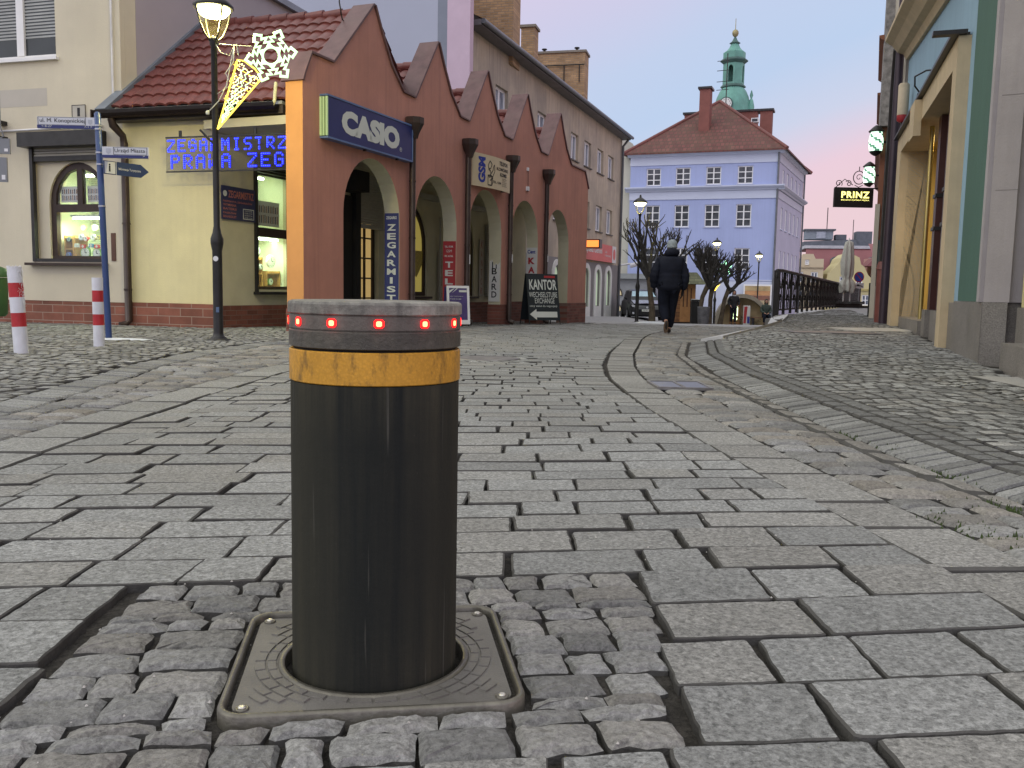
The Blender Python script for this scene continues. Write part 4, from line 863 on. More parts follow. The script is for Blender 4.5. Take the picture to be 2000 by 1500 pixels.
def led(word, s0, h1, pitch, ch_h, gaps=0):
    px_ = ch_h/6.; pw = pitch/7.2
    for i, c_ in enumerate(word):
        if c_ == ' ': continue
        mb = MB()
        for r, rowb in enumerate(FON[c_].split()):
            for q, bit in enumerate(rowb):
                if bit == '1' and random.random() < .97:
                    a, h = s0+i*pitch+q*pw, h1-r*px_
                    mb.box(FL, a-.006, a+.006, h-.006, h+.006, 0, .006, mi=1); mb.box(FL, a-pw*.53, a+pw*.53, h-px_*.53, h+px_*.53, -.004-.0003*q, -.001-.0003*r)  # larger squares behind the dots paint their blue glow
        mb.build('light_letter', [LEDB, LEDD], t)
LEDB = E('led_glow_blue', (.006, .006, .9), 1.2); LEDD = E('led_blue_dot', (.05, .10, 1.), 3.)
led('ZEGARMISTRZ', L0+.04, 2.69, .184, .15); led('PRAWA ZEG', L0+.10, 2.47, .215, .17)
# A-boards
def aboard(name, label, p, u, w, h, lean, mat, frame, spread=.45):
    f = F((p[0], p[1]), u, zf(p[0], p[1])); t = thing(name, label, 'sandwich board', f.p(0, 0, 0))
    class Lf:
        def p(s, a, hh, d=0.): return f.p(a, hh*cos(lean), spread/2-hh*sin(lean)+d)
    class Lb:
        def p(s, a, hh, d=0.): return f.p(a, hh*cos(lean), -spread/2+hh*sin(lean)+d)
    lf = Lf(); MB().box(lf, -w/2, w/2, .1, h, -.015, .0).build('front_board', mat, t); MB().box(Lb(), -w/2, w/2, .1, h, .0, .015).build('back_board', mat, t)
    mb = MB()
    for s_ in (-w/2, w/2-.02): mb.box(lf, s_, s_+.02, 0, .1, -.015, 0); mb.box(Lb(), s_, s_+.02, 0, .1, 0, .015)
    mb.build('feet', DKM, t)
    if frame:
        mb = MB(); mb.prism(lf, rect(-w/2-.02, w/2+.02, .04, h+.02), -.02, .006, [rect(-w/2+.025, w/2-.025, .12, h-.025)]); mb.build('frame', frame, t)
    return t, lf
AB = M('chalk_black', (.012, .018, .022), rough=.5, var=.2)
t, lf = aboard('a_board', 'black sandwich board with white arrow standing by the fourth arch', (.62, 20.6), (.9, .43), .80, 1.17, rad(11), AB, None, .5)
txt('KANTOR', lf, -.34, .80, .24, SWH, t, width=.70, bold=.02); txt('WECHSELSTUBE', lf, -.36, .63, .12, SWH, t, width=.72); txt('EXCHANGE', lf, -.22, .49, .12, SWH, t, width=.5); txt('ceny walut do negocjacji', lf, -.36, .395, .06, SWH, t, width=.7)
MB().prism(lf, [(-.37, .24), (-.2, .36), (-.2, .30), (.33, .30), (.33, .17), (-.2, .17), (-.2, .11)], .001, .004).build('arrow', SWH, t)
mb = MB(); mb.prism(lf, rect(.05, .33, 1.08, 1.13), .001, .003); mb.build('small_logo', SRD, t)
t, lf = aboard('a_board', 'purple poster stand in a white frame behind the bollard top right', (-1.08, 16.9), (.93, .37), .40, .74, rad(8), M('purple_poster', (.07, .05, .16), rough=.4, var=.3, sc=5), WHT, .4)
txt('NAJWYŻSZE RABATY', lf, -.16, .55, .022, SWH, t, width=.26); txt('W PLUSIE DLA CIEBIE', lf, -.16, .50, .022, SWH, t, width=.22); txt('teraz', lf, -.06, .44, .022, SWH, t, width=.08)
MB().prism(lf, rect(.02, .17, .64, .68), .001, .003).build('logo_field', SWH, t); mb = MB(); mb.prism(lf, [(-.17, .62), (-.06, .71), (-.10, .70), (-.17, .67)], .001, .003); mb.prism(lf, [(-.12, .62), (.0, .71), (-.03, .71)], .001, .003); mb.build('swoosh', SWH, t)
def atp(px, py, Y): d = fwd+rt*((px-1000)/FP)-upc*((py-750)/FP); return V((0, 0, CH))+d*(Y/d.y)
# ---------------------------------------------------------------- left corner house
lh = thing('corner_house', 'beige rendered house with arched clock shop window at the left edge', 'building', FW.p(-4, -.1, -2))
HT = 6.1
LWN = (-3.36, -1.98, .93, 2.70)
wh = rect(*LWN); uw = (-4.35, -2.80, 4.08, 5.5)
mb = MB(); mb.prism(FW, [(-9, .31), (-1.602, .31), (-1.602, HT), (-9, HT)], -.10, 0, [wh, rect(*uw)])
mb.build('front_wall', BEI, lh)
ar = archpoly(-3.12, -1.92+.0, .93, 1.86, 2.47)
MB().prism(FW, [(-9, .31), (-1.602, .31), (-1.602, HT), (-9, HT)], -.35, -.102, [archpoly(-3.13, -2.0, .94, 1.86, 2.49), rect(*uw)]).build('inner_wall', BEI, lh)
MB().box(FW, -9, -1.602, -.6, .305, -.3, .03).build('plinth', BRW, lh)
MAU = M('mauve_render', (.38, .34, .36), var=.06, sc=.6, bump=.2, bsc=60, stain=.15, dirt=(.26, .25, .28))
MB().box(FW, -1.85, -1.602, -.3, HT, -12, -.355).build('side_wall', MAU, lh)
MB().box(FW, -9.1, -1.5, HT+.002, HT+.12, -12.1, .12).build('roof_edge', FLS, lh)
MB().box(FW, -4.0, -3.0, 3.35, 3.62, -.0, .002).build('paint_patch', M('paint_patch', (.45, .42, .36), var=.05), lh)
o = window(FW, *uw, lh, WHT, M('dark_glass', (.03, .035, .04), rough=.08, var=.2, bump=0), rec=.10, nx=2, w=.07, mw=.14, name='window')
blinds(FW, uw[0]+.08, uw[1]-.08, 4.42, 5.42, -.125, lh, .05, M('grey_blind', (.33, .34, .33), rough=.6))
MB().box(FW, uw[0]-.08, uw[1]+.05, 4.03, 4.075, -.1, .06).build('window_sill', WHT, lh)
mb = MB(); mb.prism(FW, archpoly(-3.13, -2.0, .94, 1.86, 2.49), -.22, -.14, [rect(-3.03, -2.08, 1.03, 1.72), archpoly(-3.02, -2.62, 1.86, 1.87, 1.88, 2) if False else [(-3.03, 1.84), (-2.61, 1.84), (-2.61, 2.39), (-2.8, 2.33), (-2.95, 2.18), (-3.02, 2.02)], [(-2.51, 1.84), (-2.10, 1.84), (-2.11, 2.02), (-2.18, 2.18), (-2.33, 2.33), (-2.51, 2.39)]])
o = mb.build('arched_window', DWD, lh); MB().prism(FW, archpoly(-3.05, -2.07, 1.0, 1.86, 2.42), -.185, -.18).build('pane', GLS, o)
mb = MB(); mb.box(FW, -3.43, -1.9, 2.70, 2.92, .0, .20).build('shutter_box', DKM, lh)
mb = MB()
for i in range(3): mb.box(FW, LWN[0], LWN[1], 2.58+i*.04, 2.61+i*.04, -.06, -.02)
mb.build('shutter_slats', SHU, lh)
mb = MB(); mb.box(FW, LWN[0]-.02, LWN[0]+.04, .93, 2.70, -.05, .02).box(FW, LWN[0]+.041, LWN[1], .93, .98, -.05, .015).box(FW, LWN[0]+.041, LWN[1], 2.5, 2.575, -.05, .0).build('shutter_rail', DKM, lh)
MB().box(FW, LWN[0]-.08, LWN[1]+.05, .87, .91, -.02, .13).build('sill', DWD, lh)
MB().box(FW, -1.86, -1.78, .95, 1.38, .0, .012).build('vent_cover', M('rust_brown', (.10, .05, .035), rough=.7, var=.2), lh)
mb = MB(); mb.tube([FW.p(-1.72, 3.22, .04), FW.p(-1.72, HT-.1, .04)], .018, 8); mb.tube([FW.p(-9, 2.98, .03), FW.p(-4, 2.98, .03), FW.p(-1.95, 3.0, .03)], .016, 8); mb.build('white_conduit', M('conduit', (.62, .62, .62), rough=.5), lh)
lit_box(FW, -3.13, -2.0, .94, 2.49, 1.0, lh); blinds(FW, -3.05, -2.1, 1.0, 2.45, -.93, lh, .032)
tubelight(FW, -2.9, -2.15, 1.66, -.32, 'white tube lamp above the clocks in the arched window', 30)
tubelight(FW, -2.9, -2.3, 2.36, -.55, 'tube lamp in the top of the arched window', 5)
stand(FW, -3.05, -2.86, .96, 1.36, -.6, -.3, 'narrow wooden stand at the left of the arched window', 3)
stand(FW, -2.83, -2.28, .96, 1.36, -.55, -.28, 'wide wooden stand in the middle of the arched window', 2)
price_sheet(FW, -3.02, -2.63, 1.88, 2.13, -.24, 'strap price sheet in the upper left pane of the arched window', 9)
price_sheet(FW, -2.50, -2.12, 1.88, 2.13, -.24, 'strap price sheet in the upper right pane of the arched window', 14)
for a, h, d, r, lb, rim, fc in ((-2.60, 1.085, -.26, .095, 'big green rimmed round clock low in the middle of the arched window', (.22, .5, .12), (.72, .8, .72)), (-2.38, 1.075, -.26, .085, 'second green rimmed round clock low at the right of the arched window', (.22, .5, .12), (.72, .8, .72)), (-2.85, 1.50, -.5, .05, 'yellow round clock above the stands of the arched window', (.55, .5, .2), (.6, .6, .4)), (-2.62, 1.50, -.5, .05, 'white square looking clock hanging above the wide stand of the arched window', (.6, .65, .6), (.6, .65, .6)), (-2.67, 1.33, -.25, .05, 'silver clock on the wide stand beside a red one', (.45, .45, .5), (.7, .75, .8)), (-2.58, 1.31, -.25, .045, 'red rimmed clock on the wide stand', (.5, .03, .02), (.75, .7, .7)), (-2.44, 1.33, -.25, .05, 'white clock at the right on the wide stand', (.6, .6, .6), (.8, .8, .8)), (-2.33, 1.33, -.25, .035, 'gold clock at the right end of the wide stand', (.5, .4, .03), (.6, .55, .3)), (-2.94, 1.30, -.28, .04, 'dark clock on the top of the narrow stand', (.04, .06, .05), (.3, .4, .4)), (-2.96, 1.05, -.28, .045, 'blue clock at the foot of the narrow stand', (.05, .08, .3), (.2, .3, .5))):
    clock(FW, a, h, d, r, lb, rim, fc)
for i, (a, h, lb, c_) in enumerate(((-2.63, 1.185, 'red desk clock on the lower shelf of the arched window', (.6, .04, .03)), (-2.36, 1.185, 'small red desk clock on the lower shelf right of the arched window', (.6, .04, .03)), (-2.47, 1.2, 'blue desk clock on the lower shelf of the arched window', (.1, .3, .5)), (-2.75, 1.2, 'white desk clock on the lower shelf left of the arched window', (.6, .65, .6)))):
    t = thing('desk_clock', lb, 'clock', FW.p(a, h-.03, -.24)); MB().prism(FW, [(a-.05, h-.03), (a+.05, h-.03), (a+.04, h+.03), (a-.04, h+.03)], -.27, -.24).build('case', M('desk_clock_%d' % i, c_, rough=.4), t); MB().disc(FW, a, h, -.239, .022, .002, 12).build('dial', SWH, t)
# ---------------------------------------------------------------- tall pale building behind the arcade
u_ = V((.957, -.29)).normalized(); FT = F((-1.42, 27.2), (u_.x, u_.y))
tb = thing('tall_building', 'tall windowless blue grey building with a pink stripe behind the arcade', 'building', FT.p(-8, -.5, -3))
BGR = M('blue_grey_render', (.36, .38, .45), var=.05, sc=.25, bump=.15, bsc=30, stain=.12, dirt=(.33, .35, .41))
MB().box(FT, -20, -1.02, -1, 14, -.3, 0).build('wall', BGR, tb)
MB().box(FT, -1.018, -.72, -1, 14, -.3, .0).build('grey_stripe', M('grey_stripe', (.20, .22, .26), var=.05), tb)
MB().box(FT, -.718, 0, -1, 14, -.3, .0).build('pink_stripe', M('pink_render', (.52, .40, .47), var=.05, bump=.15), tb)
# ---------------------------------------------------------------- weathered apartment house with brick chimneys
FP2 = F((4.42, 45), az(19.5)); ap = thing('apartment_house', 'weathered grey beige apartment house with yellow brick chimneys', 'building', FP2.p(-8, -.7, -3))
APM = M('weathered_render', (.44, .37, .27), var=.18, sc=.7, bump=.6, bsc=25, stain=.75, streak=.75, dirt=(.22, .20, .175))
AE = 8.6; wins = []
for c_ in (-14.8, -12.5, -10.3, -8.0, -5.7, -3.5, -1.12, 1.06): wins += [(c_-.6, c_+.6, 6.25, 7.38), (c_-.6, c_+.6, 3.5, 4.72)]
base_p = [(-17.9, 2.0), (3.45, 2.0), (3.45, AE), (-17.9, AE)]
MB().prism(FP2, base_p, -.4, 0, [rect(*w) for w in wins]).build('wall', APM, ap)
DGL = M('dark_glass', (.03, .035, .04), rough=.08, var=.2, bump=0); CGL = M('curtain_glass', (.22, .25, .30), rough=.1, var=.4, sc=3, bump=0)
for w in wins: window(FP2, *w, ap, WHT, CGL, rec=.12, nx=2, w=.09, sill=M('sill_dark', (.10, .09, .08)))
GRS = M('grey_shop_render', (.20, .19, .185), var=.1, sc=2, bump=.2, stain=.3); WHR = M('white_surround', (.62, .62, .58), var=.08, sc=1.5, bump=.2, streak=.35, dirt=(.4, .4, .36))
MB().prism(FP2, rect(-17.9, 3.45, -1.2, 1.998), -.4, .02, [archpoly(c_-.45, c_+.45, -.1, 1.3, 1.72) for c_ in (-8.0, -5.6, -3.3, -1.12, 1.02)]).build('shop_wall', GRS, ap)
for c_ in (-8.0, -5.6, -3.3, -1.12, 1.02):
    mb = MB(); mb.prism(FP2, archpoly(c_-.72, c_+.72, -.95, 1.3, 1.92), .021, .07, [archpoly(c_-.44, c_+.44, -.1, 1.3, 1.70)]); o = mb.build('arched_window', WHR, ap)
    MB().prism(FP2, archpoly(c_-.42, c_+.42, -.08, 1.3, 1.68), -.1, -.08).build('pane', M('pale_green_lit', (.4, .5, .35), emit=(.42, .52, .36), es=.55 if c_ < 0 else .3), o)
MB().box(FP2, -17.9, 3.5, AE-.05, AE+.12, -.2, .45).build('eaves', M('eaves_grey', (.14, .13, .13), rough=.6), ap)
mb = MB(); mb.add([FP2.p(-17.9, AE+.13, .5), FP2.p(3.6, AE+.13, .5), FP2.p(3.6, AE+2.9, -5), FP2.p(-17.9, AE+2.9, -5), FP2.p(3.6, AE+.13, -10.5), FP2.p(-17.9, AE+.13, -10.5)], [(0, 1, 2, 3), (3, 2, 4, 5), (1, 4, 2)])
FRF = M('far_red_tile', (.17, .06, .045), rough=.7, var=.2, sc=2, brick=(.945, -.33), bs=(.28, .22, .03), bcol=(.07, .03, .025), bump=.2)
mb.build('roof', M('apartment_roof', (.14, .055, .045), rough=.6, var=.25, sc=3), ap)
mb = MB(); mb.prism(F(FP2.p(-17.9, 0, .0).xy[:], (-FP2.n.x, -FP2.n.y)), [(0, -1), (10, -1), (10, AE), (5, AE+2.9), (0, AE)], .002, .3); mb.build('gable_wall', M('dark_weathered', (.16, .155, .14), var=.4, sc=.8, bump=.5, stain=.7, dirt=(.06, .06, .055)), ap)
MB().tube([FP2.p(-17.9, AE+.06, .52), FP2.p(3.6, AE+.06, .52)], .08, 8).tube([FP2.p(3.2, AE, .45), FP2.p(3.25, AE-.4, .1), FP2.p(3.25, -.9, .1)], .07, 8).build('gutter', M('grey_gutter', (.13, .14, .15), rough=.4, metal=.4), ap)
BRY = M('yellow_brick', (.42, .27, .14), brick=(.97, -.24), bs=(.26, .085, .012), bcol=(.26, .2, .14), var=.25, sc=2, bump=.3)
for px0, px1, py, Y, dep, h0, rail in ((910, 1004, -40, 32., 1.0, 8.3, 0), (1018, 1044, 54, 36., .7, 8.6, 0), (1044, 1141, 106, 42., 1.0, 8.6, 1)):
    A_, B_ = atp(px0, py, Y), atp(px1, py, Y); f = F((A_.x, A_.y), (.97, -.24)); w = (B_.x-A_.x)/.97; o = MB().box(f, 0, w, h0, A_.z, -dep, 0).build('chimney', BRY, ap); MB().box(f, -.06, w+.06, A_.z+.003, A_.z+.1, -dep-.06, .06).build('cap', M('chimney_cap', (.2, .18, .15)), o)
    for q in (.15, .8) if rail else (): MB().lathe(f.p(w*q, A_.z+.1, -.5), [(.06, 0), (.06, .18), (.12, .2), (.12, .24)], 10).build('pot', DKM, o)
    if rail:
        mb = MB(); mb.tube([f.p(0, A_.z-.55, .08), f.p(w, A_.z-.55, .08)], .025, 6)
        for q in (.25, .6, .9): mb.tube([f.p(w*q, A_.z-.55, .08), f.p(w*q, A_.z-1.3, .05)], .025, 6)
        mb.build('iron_rail', DKM, o)
MB().tube([FP2.p(-13.4, AE+1, -2), FP2.p(-13.4, 15, -2)], .035, 6).build('antenna_mast', DKM, ap)
t = thing('shop_fascia_sign', 'coral red fascia sign with pale letters over the arched shop windows', 'sign', FP2.p(-1, 2.1, .1))
CORAL = M('coral_sign', (.55, .11, .09), rough=.5, var=.06)
MB().box(FP2, -4.4, 1.25, 2.08, 2.92, .05, .16).build('panel', CORAL, t); MB().box(FP2, 1.255, 2.1, 2.08, 2.92, .05, .16).build('white_end', SWP, t)
txt('apteka Gemini', FP2, -4.0, 2.36, .36, SWH, t, width=3.1, d=.165, bold=.02); txt('Leki\nz dostawą', FP2, -.35, 2.3, .34, SWH, t, width=1.2, d=.165); MB().disc(FP2, 1.68, 2.5, .162, .26, .004, 14, sy=1.1).build('round_mark', CORAL, t)
t = thing('display_box', 'small black box with orange glowing face at the corner of the arcade', 'sign', FP2.p(-4.3, 2.6, .4)); MB().box(FP2, -4.35, -3.9, 2.55, 2.95, .2, .9).build('case', DKM, t); MB().box(FP2, -4.37, -4.352, 2.6, 2.9, .25, .85).build('screen', E('orange_led', (1., .25, .05), 1.6), t)
t = thing('surveillance_camera', 'white camera arm on the corner of the apartment house', 'camera', FP2.p(3.4, 1.9, .2)); MB().tube([FP2.p(3.35, 2.0, .0), FP2.p(3.6, 2.12, .6)], .05, 8).build('arm', WHT, t); MB().tube([FP2.p(3.6, 2.0, .6), FP2.p(3.75, 2.15, 1.1)], .12, 10).build('housing', WHT, t)
# ---------------------------------------------------------------- blue corner building
FB = F((18.5, 62), (.934, -.356)); K0 = FB.p(-.62, 0, 0); FBR = F((K0.x, K0.y), (.42, .907))
bb = thing('blue_building', 'three storey periwinkle blue corner building with white bands and red hipped roof', 'building', FB.p(-5.5, -1.15, -4))
BLU = M('periwinkle_render', (.335, .39, .62), var=.05, sc=.4, bump=.15, bsc=20, stain=.35, streak=.3, dirt=(.26, .30, .48)); PBL = M('pale_blue_trim', (.50, .54, .66), var=.05, sc=.5, bump=.1)
EV = 10.45; L0_, L1_ = -10.95, -.62; LN = 12.6
bw = []
for c_ in (-9.25, -7.15, -5.02, -2.86): bw += [(c_-.52, c_+.52, 8.2, 9.42), (c_-.52, c_+.52, 5.27, 6.82), (c_-.52, c_+.52, 2.3, 3.8)]
MB().prism(FB, rect(L0_, L1_, -1.6, EV), -.4, 0, [rect(*w) for w in bw]).build('front_wall', BLU, bb)
for w in bw: window(FB, *w, bb, WHT, M('far_pane', (.07, .075, .085), rough=.1, var=.5, sc=2, bump=0), rec=.08, nx=2, ny=3, w=.075, mw=.085, sill=PBL)
rw = []
for i in range(5): rw += [(1.6+i*2.1, 2.5+i*2.1, 8.1, 9.3), (1.6+i*2.1, 2.5+i*2.1, 5.2, 6.7), (1.6+i*2.1, 2.5+i*2.1, 2.2, 3.7)]
MB().prism(FBR, rect(.0, LN, -1.6, EV), -.4, .0, [rect(*w) for w in rw]).build('side_wall', M('grey_violet_render', (.40, .39, .48), var=.06, sc=.5), bb)
for w in rw: window(FBR, *w, bb, WHT, M('pale_pane', (.30, .32, .38), rough=.1, var=.2, bump=0), rec=.06, nx=2, w=.12, sill=PBL)
for q0, q1, q2 in ((9.62, EV-.01, .05), (7.2, 7.75, .06), (1.55, 1.62, .05), (-1.6, 1.5, .03)): MB().prism(FB, rect(L0_-.02, L1_+.0, q0, q1), .002, q2).build('front_band', PBL, bb)
for q0, q1 in ((9.62, EV-.01), (7.2, 7.7)): MB().prism(FBR, rect(.05, LN, q0, q1), .002, .05).build('side_band', M('pale_side_trim', (.46, .46, .52), var=.05), bb)
def cornice(f, a0, a1, h, mat, par, prof=((.0, .0), (.12, .0), (.18, .1), (.30, .14), (.42, .24), (.42, .32), (.0, .36)), name='cornice'):
    mb = MB(); k = len(prof); vs = [f.p(a, h+q[1], q[0]+.004) for a in (a0, a1) for q in prof]
    mb.add(vs, [(i, (i+1) % k, k+(i+1) % k, k+i) for i in range(k)]+[tuple(reversed(range(k))), tuple(range(k, 2*k))]); return mb.build(name, mat, par)
cornice(FB, L0_-.3, L1_+.42, 7.76, PBL, bb); cornice(FBR, -.0, LN, 7.755, M('pale_side_trim', (.42, .42, .48)), bb); cornice(FB, L0_-.2, L1_+.3, EV-.25, PBL, bb, ((0, 0), (.1, .0), (.2, .1), (.32, .16), (.32, .25), (0, .25))); cornice(FBR, -.0, LN, EV-.25, M('pale_side_trim', (.42, .42, .48)), bb, ((0, 0), (.1, .0), (.2, .1), (.32, .16), (.32, .25), (0, .25)))
MB().tube([FB.p(-.66, EV, .1), FB.p(-.66, -1.2, .1)], .07, 8).build('downpipe', M('grey_gutter', (.13, .14, .15)), bb); MB().tube([FBR.p(LN-.1, EV, .1), FBR.p(LN-.1, -1.2, .1)], .07, 8).build('downpipe', M('grey_gutter', (.13, .14, .15)), bb)
a_, b_ = FB.p(L0_-.45, EV+.01, .5), FB.p(L1_+.5, EV+.01, .5); c2, d2 = b_+FBR.u*(LN+1), a_+FBR.u*(LN+1); api = FB.p(-5.6, 14.95, -5.4); ap2 = api+FBR.u*3.0
FHR = M('hip_roof_tile', (.16, .055, .048), rough=.7, var=.22, sc=1.5, brick=(.934, -.356), bs=(.30, .30, .035), bcol=(.085, .04, .03), bump=.2, stain=.3, dirt=(.16, .12, .07))
mb = MB(); mb.add([a_, b_, c2, d2, api, ap2, a_-V((0, 0, .12)), b_-V((0, 0, .12)), c2-V((0, 0, .12)), d2-V((0, 0, .12))], [(0, 1, 4), (1, 2, 5, 4), (2, 3, 5), (3, 0, 4, 5), (6, 7, 1, 0), (7, 8, 2, 1), (8, 9, 3, 2), (9, 6, 0, 3)]); mb.build('roof', FHR, bb)
mb = MB(); mb.tube([a_, api], .13, 8).tube([b_, api], .13, 8).tube([c2, ap2], .13, 8); mb.build('hip_tiles', TILE, bb)
CHB = M('red_chimney', (.20, .075, .06), rough=.8, var=.12, sc=2, bump=.3)
def chim(px0, px1, y0, y1, Y, dep, base):
    x0, x1 = 0, 0
    p0 = cob.matrix_world; 
    def atp(px, py, Y): d = fwd+rt*((px-1000)/FP)-upc*((py-750)/FP); k = Y/d.y; return V((0, 0, CH))+d*k
    A_, B_ = atp(px0, y0, Y), atp(px1, y0, Y); f = F((A_.x, A_.y), (.934, -.356)); w = (B_.x-A_.x)/.934
    o = MB().box(f, 0, w, base, A_.z, -dep, 0).build('chimney', CHB, bb); MB().box(f, -.12, w+.12, A_.z+.002, A_.z+.15, -dep-.12, .12).build('cap', DKM, o)
chim(1367, 1386, 174, 0, 66, 1.0, 11.5); chim(1337, 1357, 224, 0, 72, .8, 11); chim(1440, 1475, 219, 0, 70, 1.2, 11); chim(1485, 1506, 217, 0, 66.5, .9, 11)
t = thing('roof_hatch', 'small white roof hatch on the red hip roof', 'roof hatch', FB.p(-3.2, 13.1, -3)); q = FB.p(-2.9, 12.75, -2.35); MB().box(F((q.x, q.y), (.934, -.356)), 0, .5, q.z, q.z+.3, -.5, 0).build('frame', WHT, t); MB().box(F((q.x, q.y), (.934, -.356)), .06, .44, q.z+.05, q.z+.25, .001, .02).build('pane', DGL, t)
t = thing('advertising_poster', 'sunset coloured poster panel at the foot of the blue building', 'poster', FB.p(-1.6, -.9, .3))
MB().box(FB, -2.6, -.7, -.5, 1.3, .2, .3).build('frame', WHT, t); mb = MB()
for i, c_ in enumerate(((.40, .30, .15), (.42, .22, .10), (.22, .10, .07), (.45, .36, .22), (.5, .46, .38))): MB().box(FB, -2.5, -.8, 1.2-.33*(i+1), 1.19-.33*i, .3, .32).build('printed_band', M('poster_%d' % i, c_, rough=.5, var=.3, sc=2), t)
# neighbour between the apartment house and the blue building, with a one storey shop
nb = thing('pale_house', 'narrow cream house squeezed between the apartment house and the blue building', 'building', FB.p(-12.2, -1.1, -2))
nw = [(-12.65, -11.75, 7.0, 8.3), (-12.75, -11.85, 4.3, 5.8), (-12.8, -11.9, 1.6, 3.2)]
MB().prism(FB, [(-15, -1.5), (-10.97, -1.5), (-10.97, 9.9), (-12.3, 12.2), (-15, 12.2)], -6, -.3, [rect(*w) for w in nw]).build('wall', M('cream_house', (.46, .45, .38), var=.06, sc=.5), nb)
fN = FB.off(-.3)
for w in nw: window(fN, *w, nb, WHT, CGL, rec=.1, nx=2, ny=3, w=.09, sill=WHT)
sh = thing('annex_shop', 'low grey shop annex with two half round cream sign panels', 'building', FB.p(-11.5, -1.1, 2)); fA = FB.off(5.0)
MB().prism(fA, rect(-13.2, -8.0, -.6, 1.5), -4.5, 0, []).build('wall', M('annex_grey', (.24, .25, .26), var=.08), sh); MB().box(fA, -13.3, -7.9, 1.503, 1.85, -4.6, .3).build('roof', M('annex_roof', (.26, .28, .28), var=.1), sh); MB().box(fA, -13.2, -8, -1.5, -.603, -4.5, .05).build('plinth', M('annex_plinth', (.10, .105, .11)), sh)
MB().box(fA, -13.25, -12.2, -1.4, 1.5, .0, .3).build('corner_pier', M('annex_pier', (.38, .36, .33)), sh)
for i, (cx, h) in enumerate(((-10.95, .35), (-10.95, -.72))):
    o = MB().prism(fA, [(cx-.95, h), (cx+.95, h)]+[(cx+.95*cos(pi*k/12), h+.85*sin(pi*k/12)) for k in range(13)], .01, .05).build('sign_frame', DWD, sh); MB().prism(fA, [(cx-.87, h+.05), (cx+.87, h+.05)]+[(cx+.87*cos(pi*k/12), h+.05+.73*sin(pi*k/12)) for k in range(13)], .051, .06).build('sign_panel', M('cream_panel', (.55, .47, .28), emit=(.5, .42, .25), es=.45), o)
    if i == 0: txt('dolce room', fA, cx-.6, h+.2, .16, DWD, o, width=1.2, d=.065)
# ---------------------------------------------------------------- town hall tower
TW = thing('town_hall_tower', 'green copper clock tower with open lantern and gilded ball behind the red roof', 'tower', (22.3, 95, -1.3)); cx, cy = 22.2, 95.
COP = M('copper_patina', (.13, .32, .26), rough=.6, var=.22, sc=.9, bump=.2, bsc=10, stain=.5, streak=.35, dirt=(.08, .16, .14)); COD = M('dark_copper', (.06, .12, .105), rough=.6, var=.3, sc=1.2)
r8 = rad(22.5+14)
MB().lathe((cx, cy, 0), [(1.85, -1.3), (1.85, 17.0)], 8, rot=r8, sm=False).build('shaft', M('tower_stone', (.35, .32, .25), var=.1), TW)
MB().lathe((cx, cy, 0), [(1.9, 17), (2.0, 17.2), (1.85, 18.4), (1.8, 18.9)], 8, rot=r8, sm=False).build('drum', COP, TW)
MB().lathe((cx, cy, 0), [(1.80, 18.9), (1.80, 19.5), (1.76, 20.1), (1.62, 20.7), (1.35, 21.3), (1.08, 21.65)], 32).build('dome', COP, TW)
MB().lathe((cx, cy, 0), [(1.08, 21.65), (1.28, 21.72), (1.28, 21.82), (1.10, 22.0)], 8, rot=r8, sm=False).build('lower_cornice', COD, TW)
for k in range(8):
    a = r8+pi/8+k*pi/4; A_ = V((cx+1.08*cos(a-pi/8), cy+1.08*sin(a-pi/8))); B_ = V((cx+1.08*cos(a+pi/8), cy+1.08*sin(a+pi/8))); f = F((A_.x, A_.y), (B_.x-A_.x, B_.y-A_.y)); w = (B_-A_).length
    MB().prism(f, rect(0, w, 22.0, 24.05), -.10, 0, [archpoly(w*.20, w*.80, 22.15, 23.5, 23.85, 8)] if k % 2 == 0 else []).build('lantern_wall', COP, TW)
MB().lathe((cx, cy, 0), [(1.05, 24.05), (1.15, 24.12), (1.40, 24.32), (1.40, 24.42), (1.15, 24.6)], 8, rot=r8, sm=False).build('upper_cornice', COD, TW)
MB().lathe((cx, cy, 0), [(1.12, 24.6), (1.12, 25.2), (.78, 25.42), (.55, 25.7), (.42, 26.0), (.38, 26.05)], 8, rot=r8, sm=False).build('upper_dome', COP, TW)
MB().lathe((cx, cy, 0), [(.38, 26.05), (.56, 26.15), (.36, 26.28), (.24, 26.45), (.09, 26.8)], 12).build('finial_base', COD, TW)
MB().lathe((cx, cy, 0), [(.07, 26.75), (.24, 26.88), (.33, 27.1), (.31, 27.3), (.18, 27.47), (.04, 27.52), (.03, 28.6)], 16).build('ball_and_rod', M('old_gilt', (.30, .26, .13), rough=.5, metal=.4), TW)
f = F((cx-.62, cy), (.97, -.24)).off(1.78); o = MB().disc(f, 0, 19.78, .0, .55, .12, 28).build('clock_face', M('clock_white', (.62, .63, .60), rough=.6, var=.03), TW)
mb = MB()
for k in range(12): a = k*pi/6; mb.box(f, .42*cos(a)-.035, .42*cos(a)+.035, 19.78+.42*sin(a)-.05, 19.78+.42*sin(a)+.05, .121, .125)
mb.build('hour_marks', DKM, o); mb = MB(); mb.prism(f, [(-.03, 19.78), (.03, 19.78), (.015, 20.15)], .127, .13).prism(f, [(0, 19.75), (.24, 19.6), (.02, 19.81)], .131, .134); mb.build('hands', DKM, o)
MB().disc(f, 0, 19.78, -.4, .68, .39, 28).build('clock_hood', COD, TW)
MB().lathe((cx+1.70, cy-.9, 0), [(.28, 18.9), (.34, 19.7), (.2, 20.3), (.08, 20.5), (.18, 20.8), (.04, 21.3)], 10).build('corner_pinnacle', COP, TW)
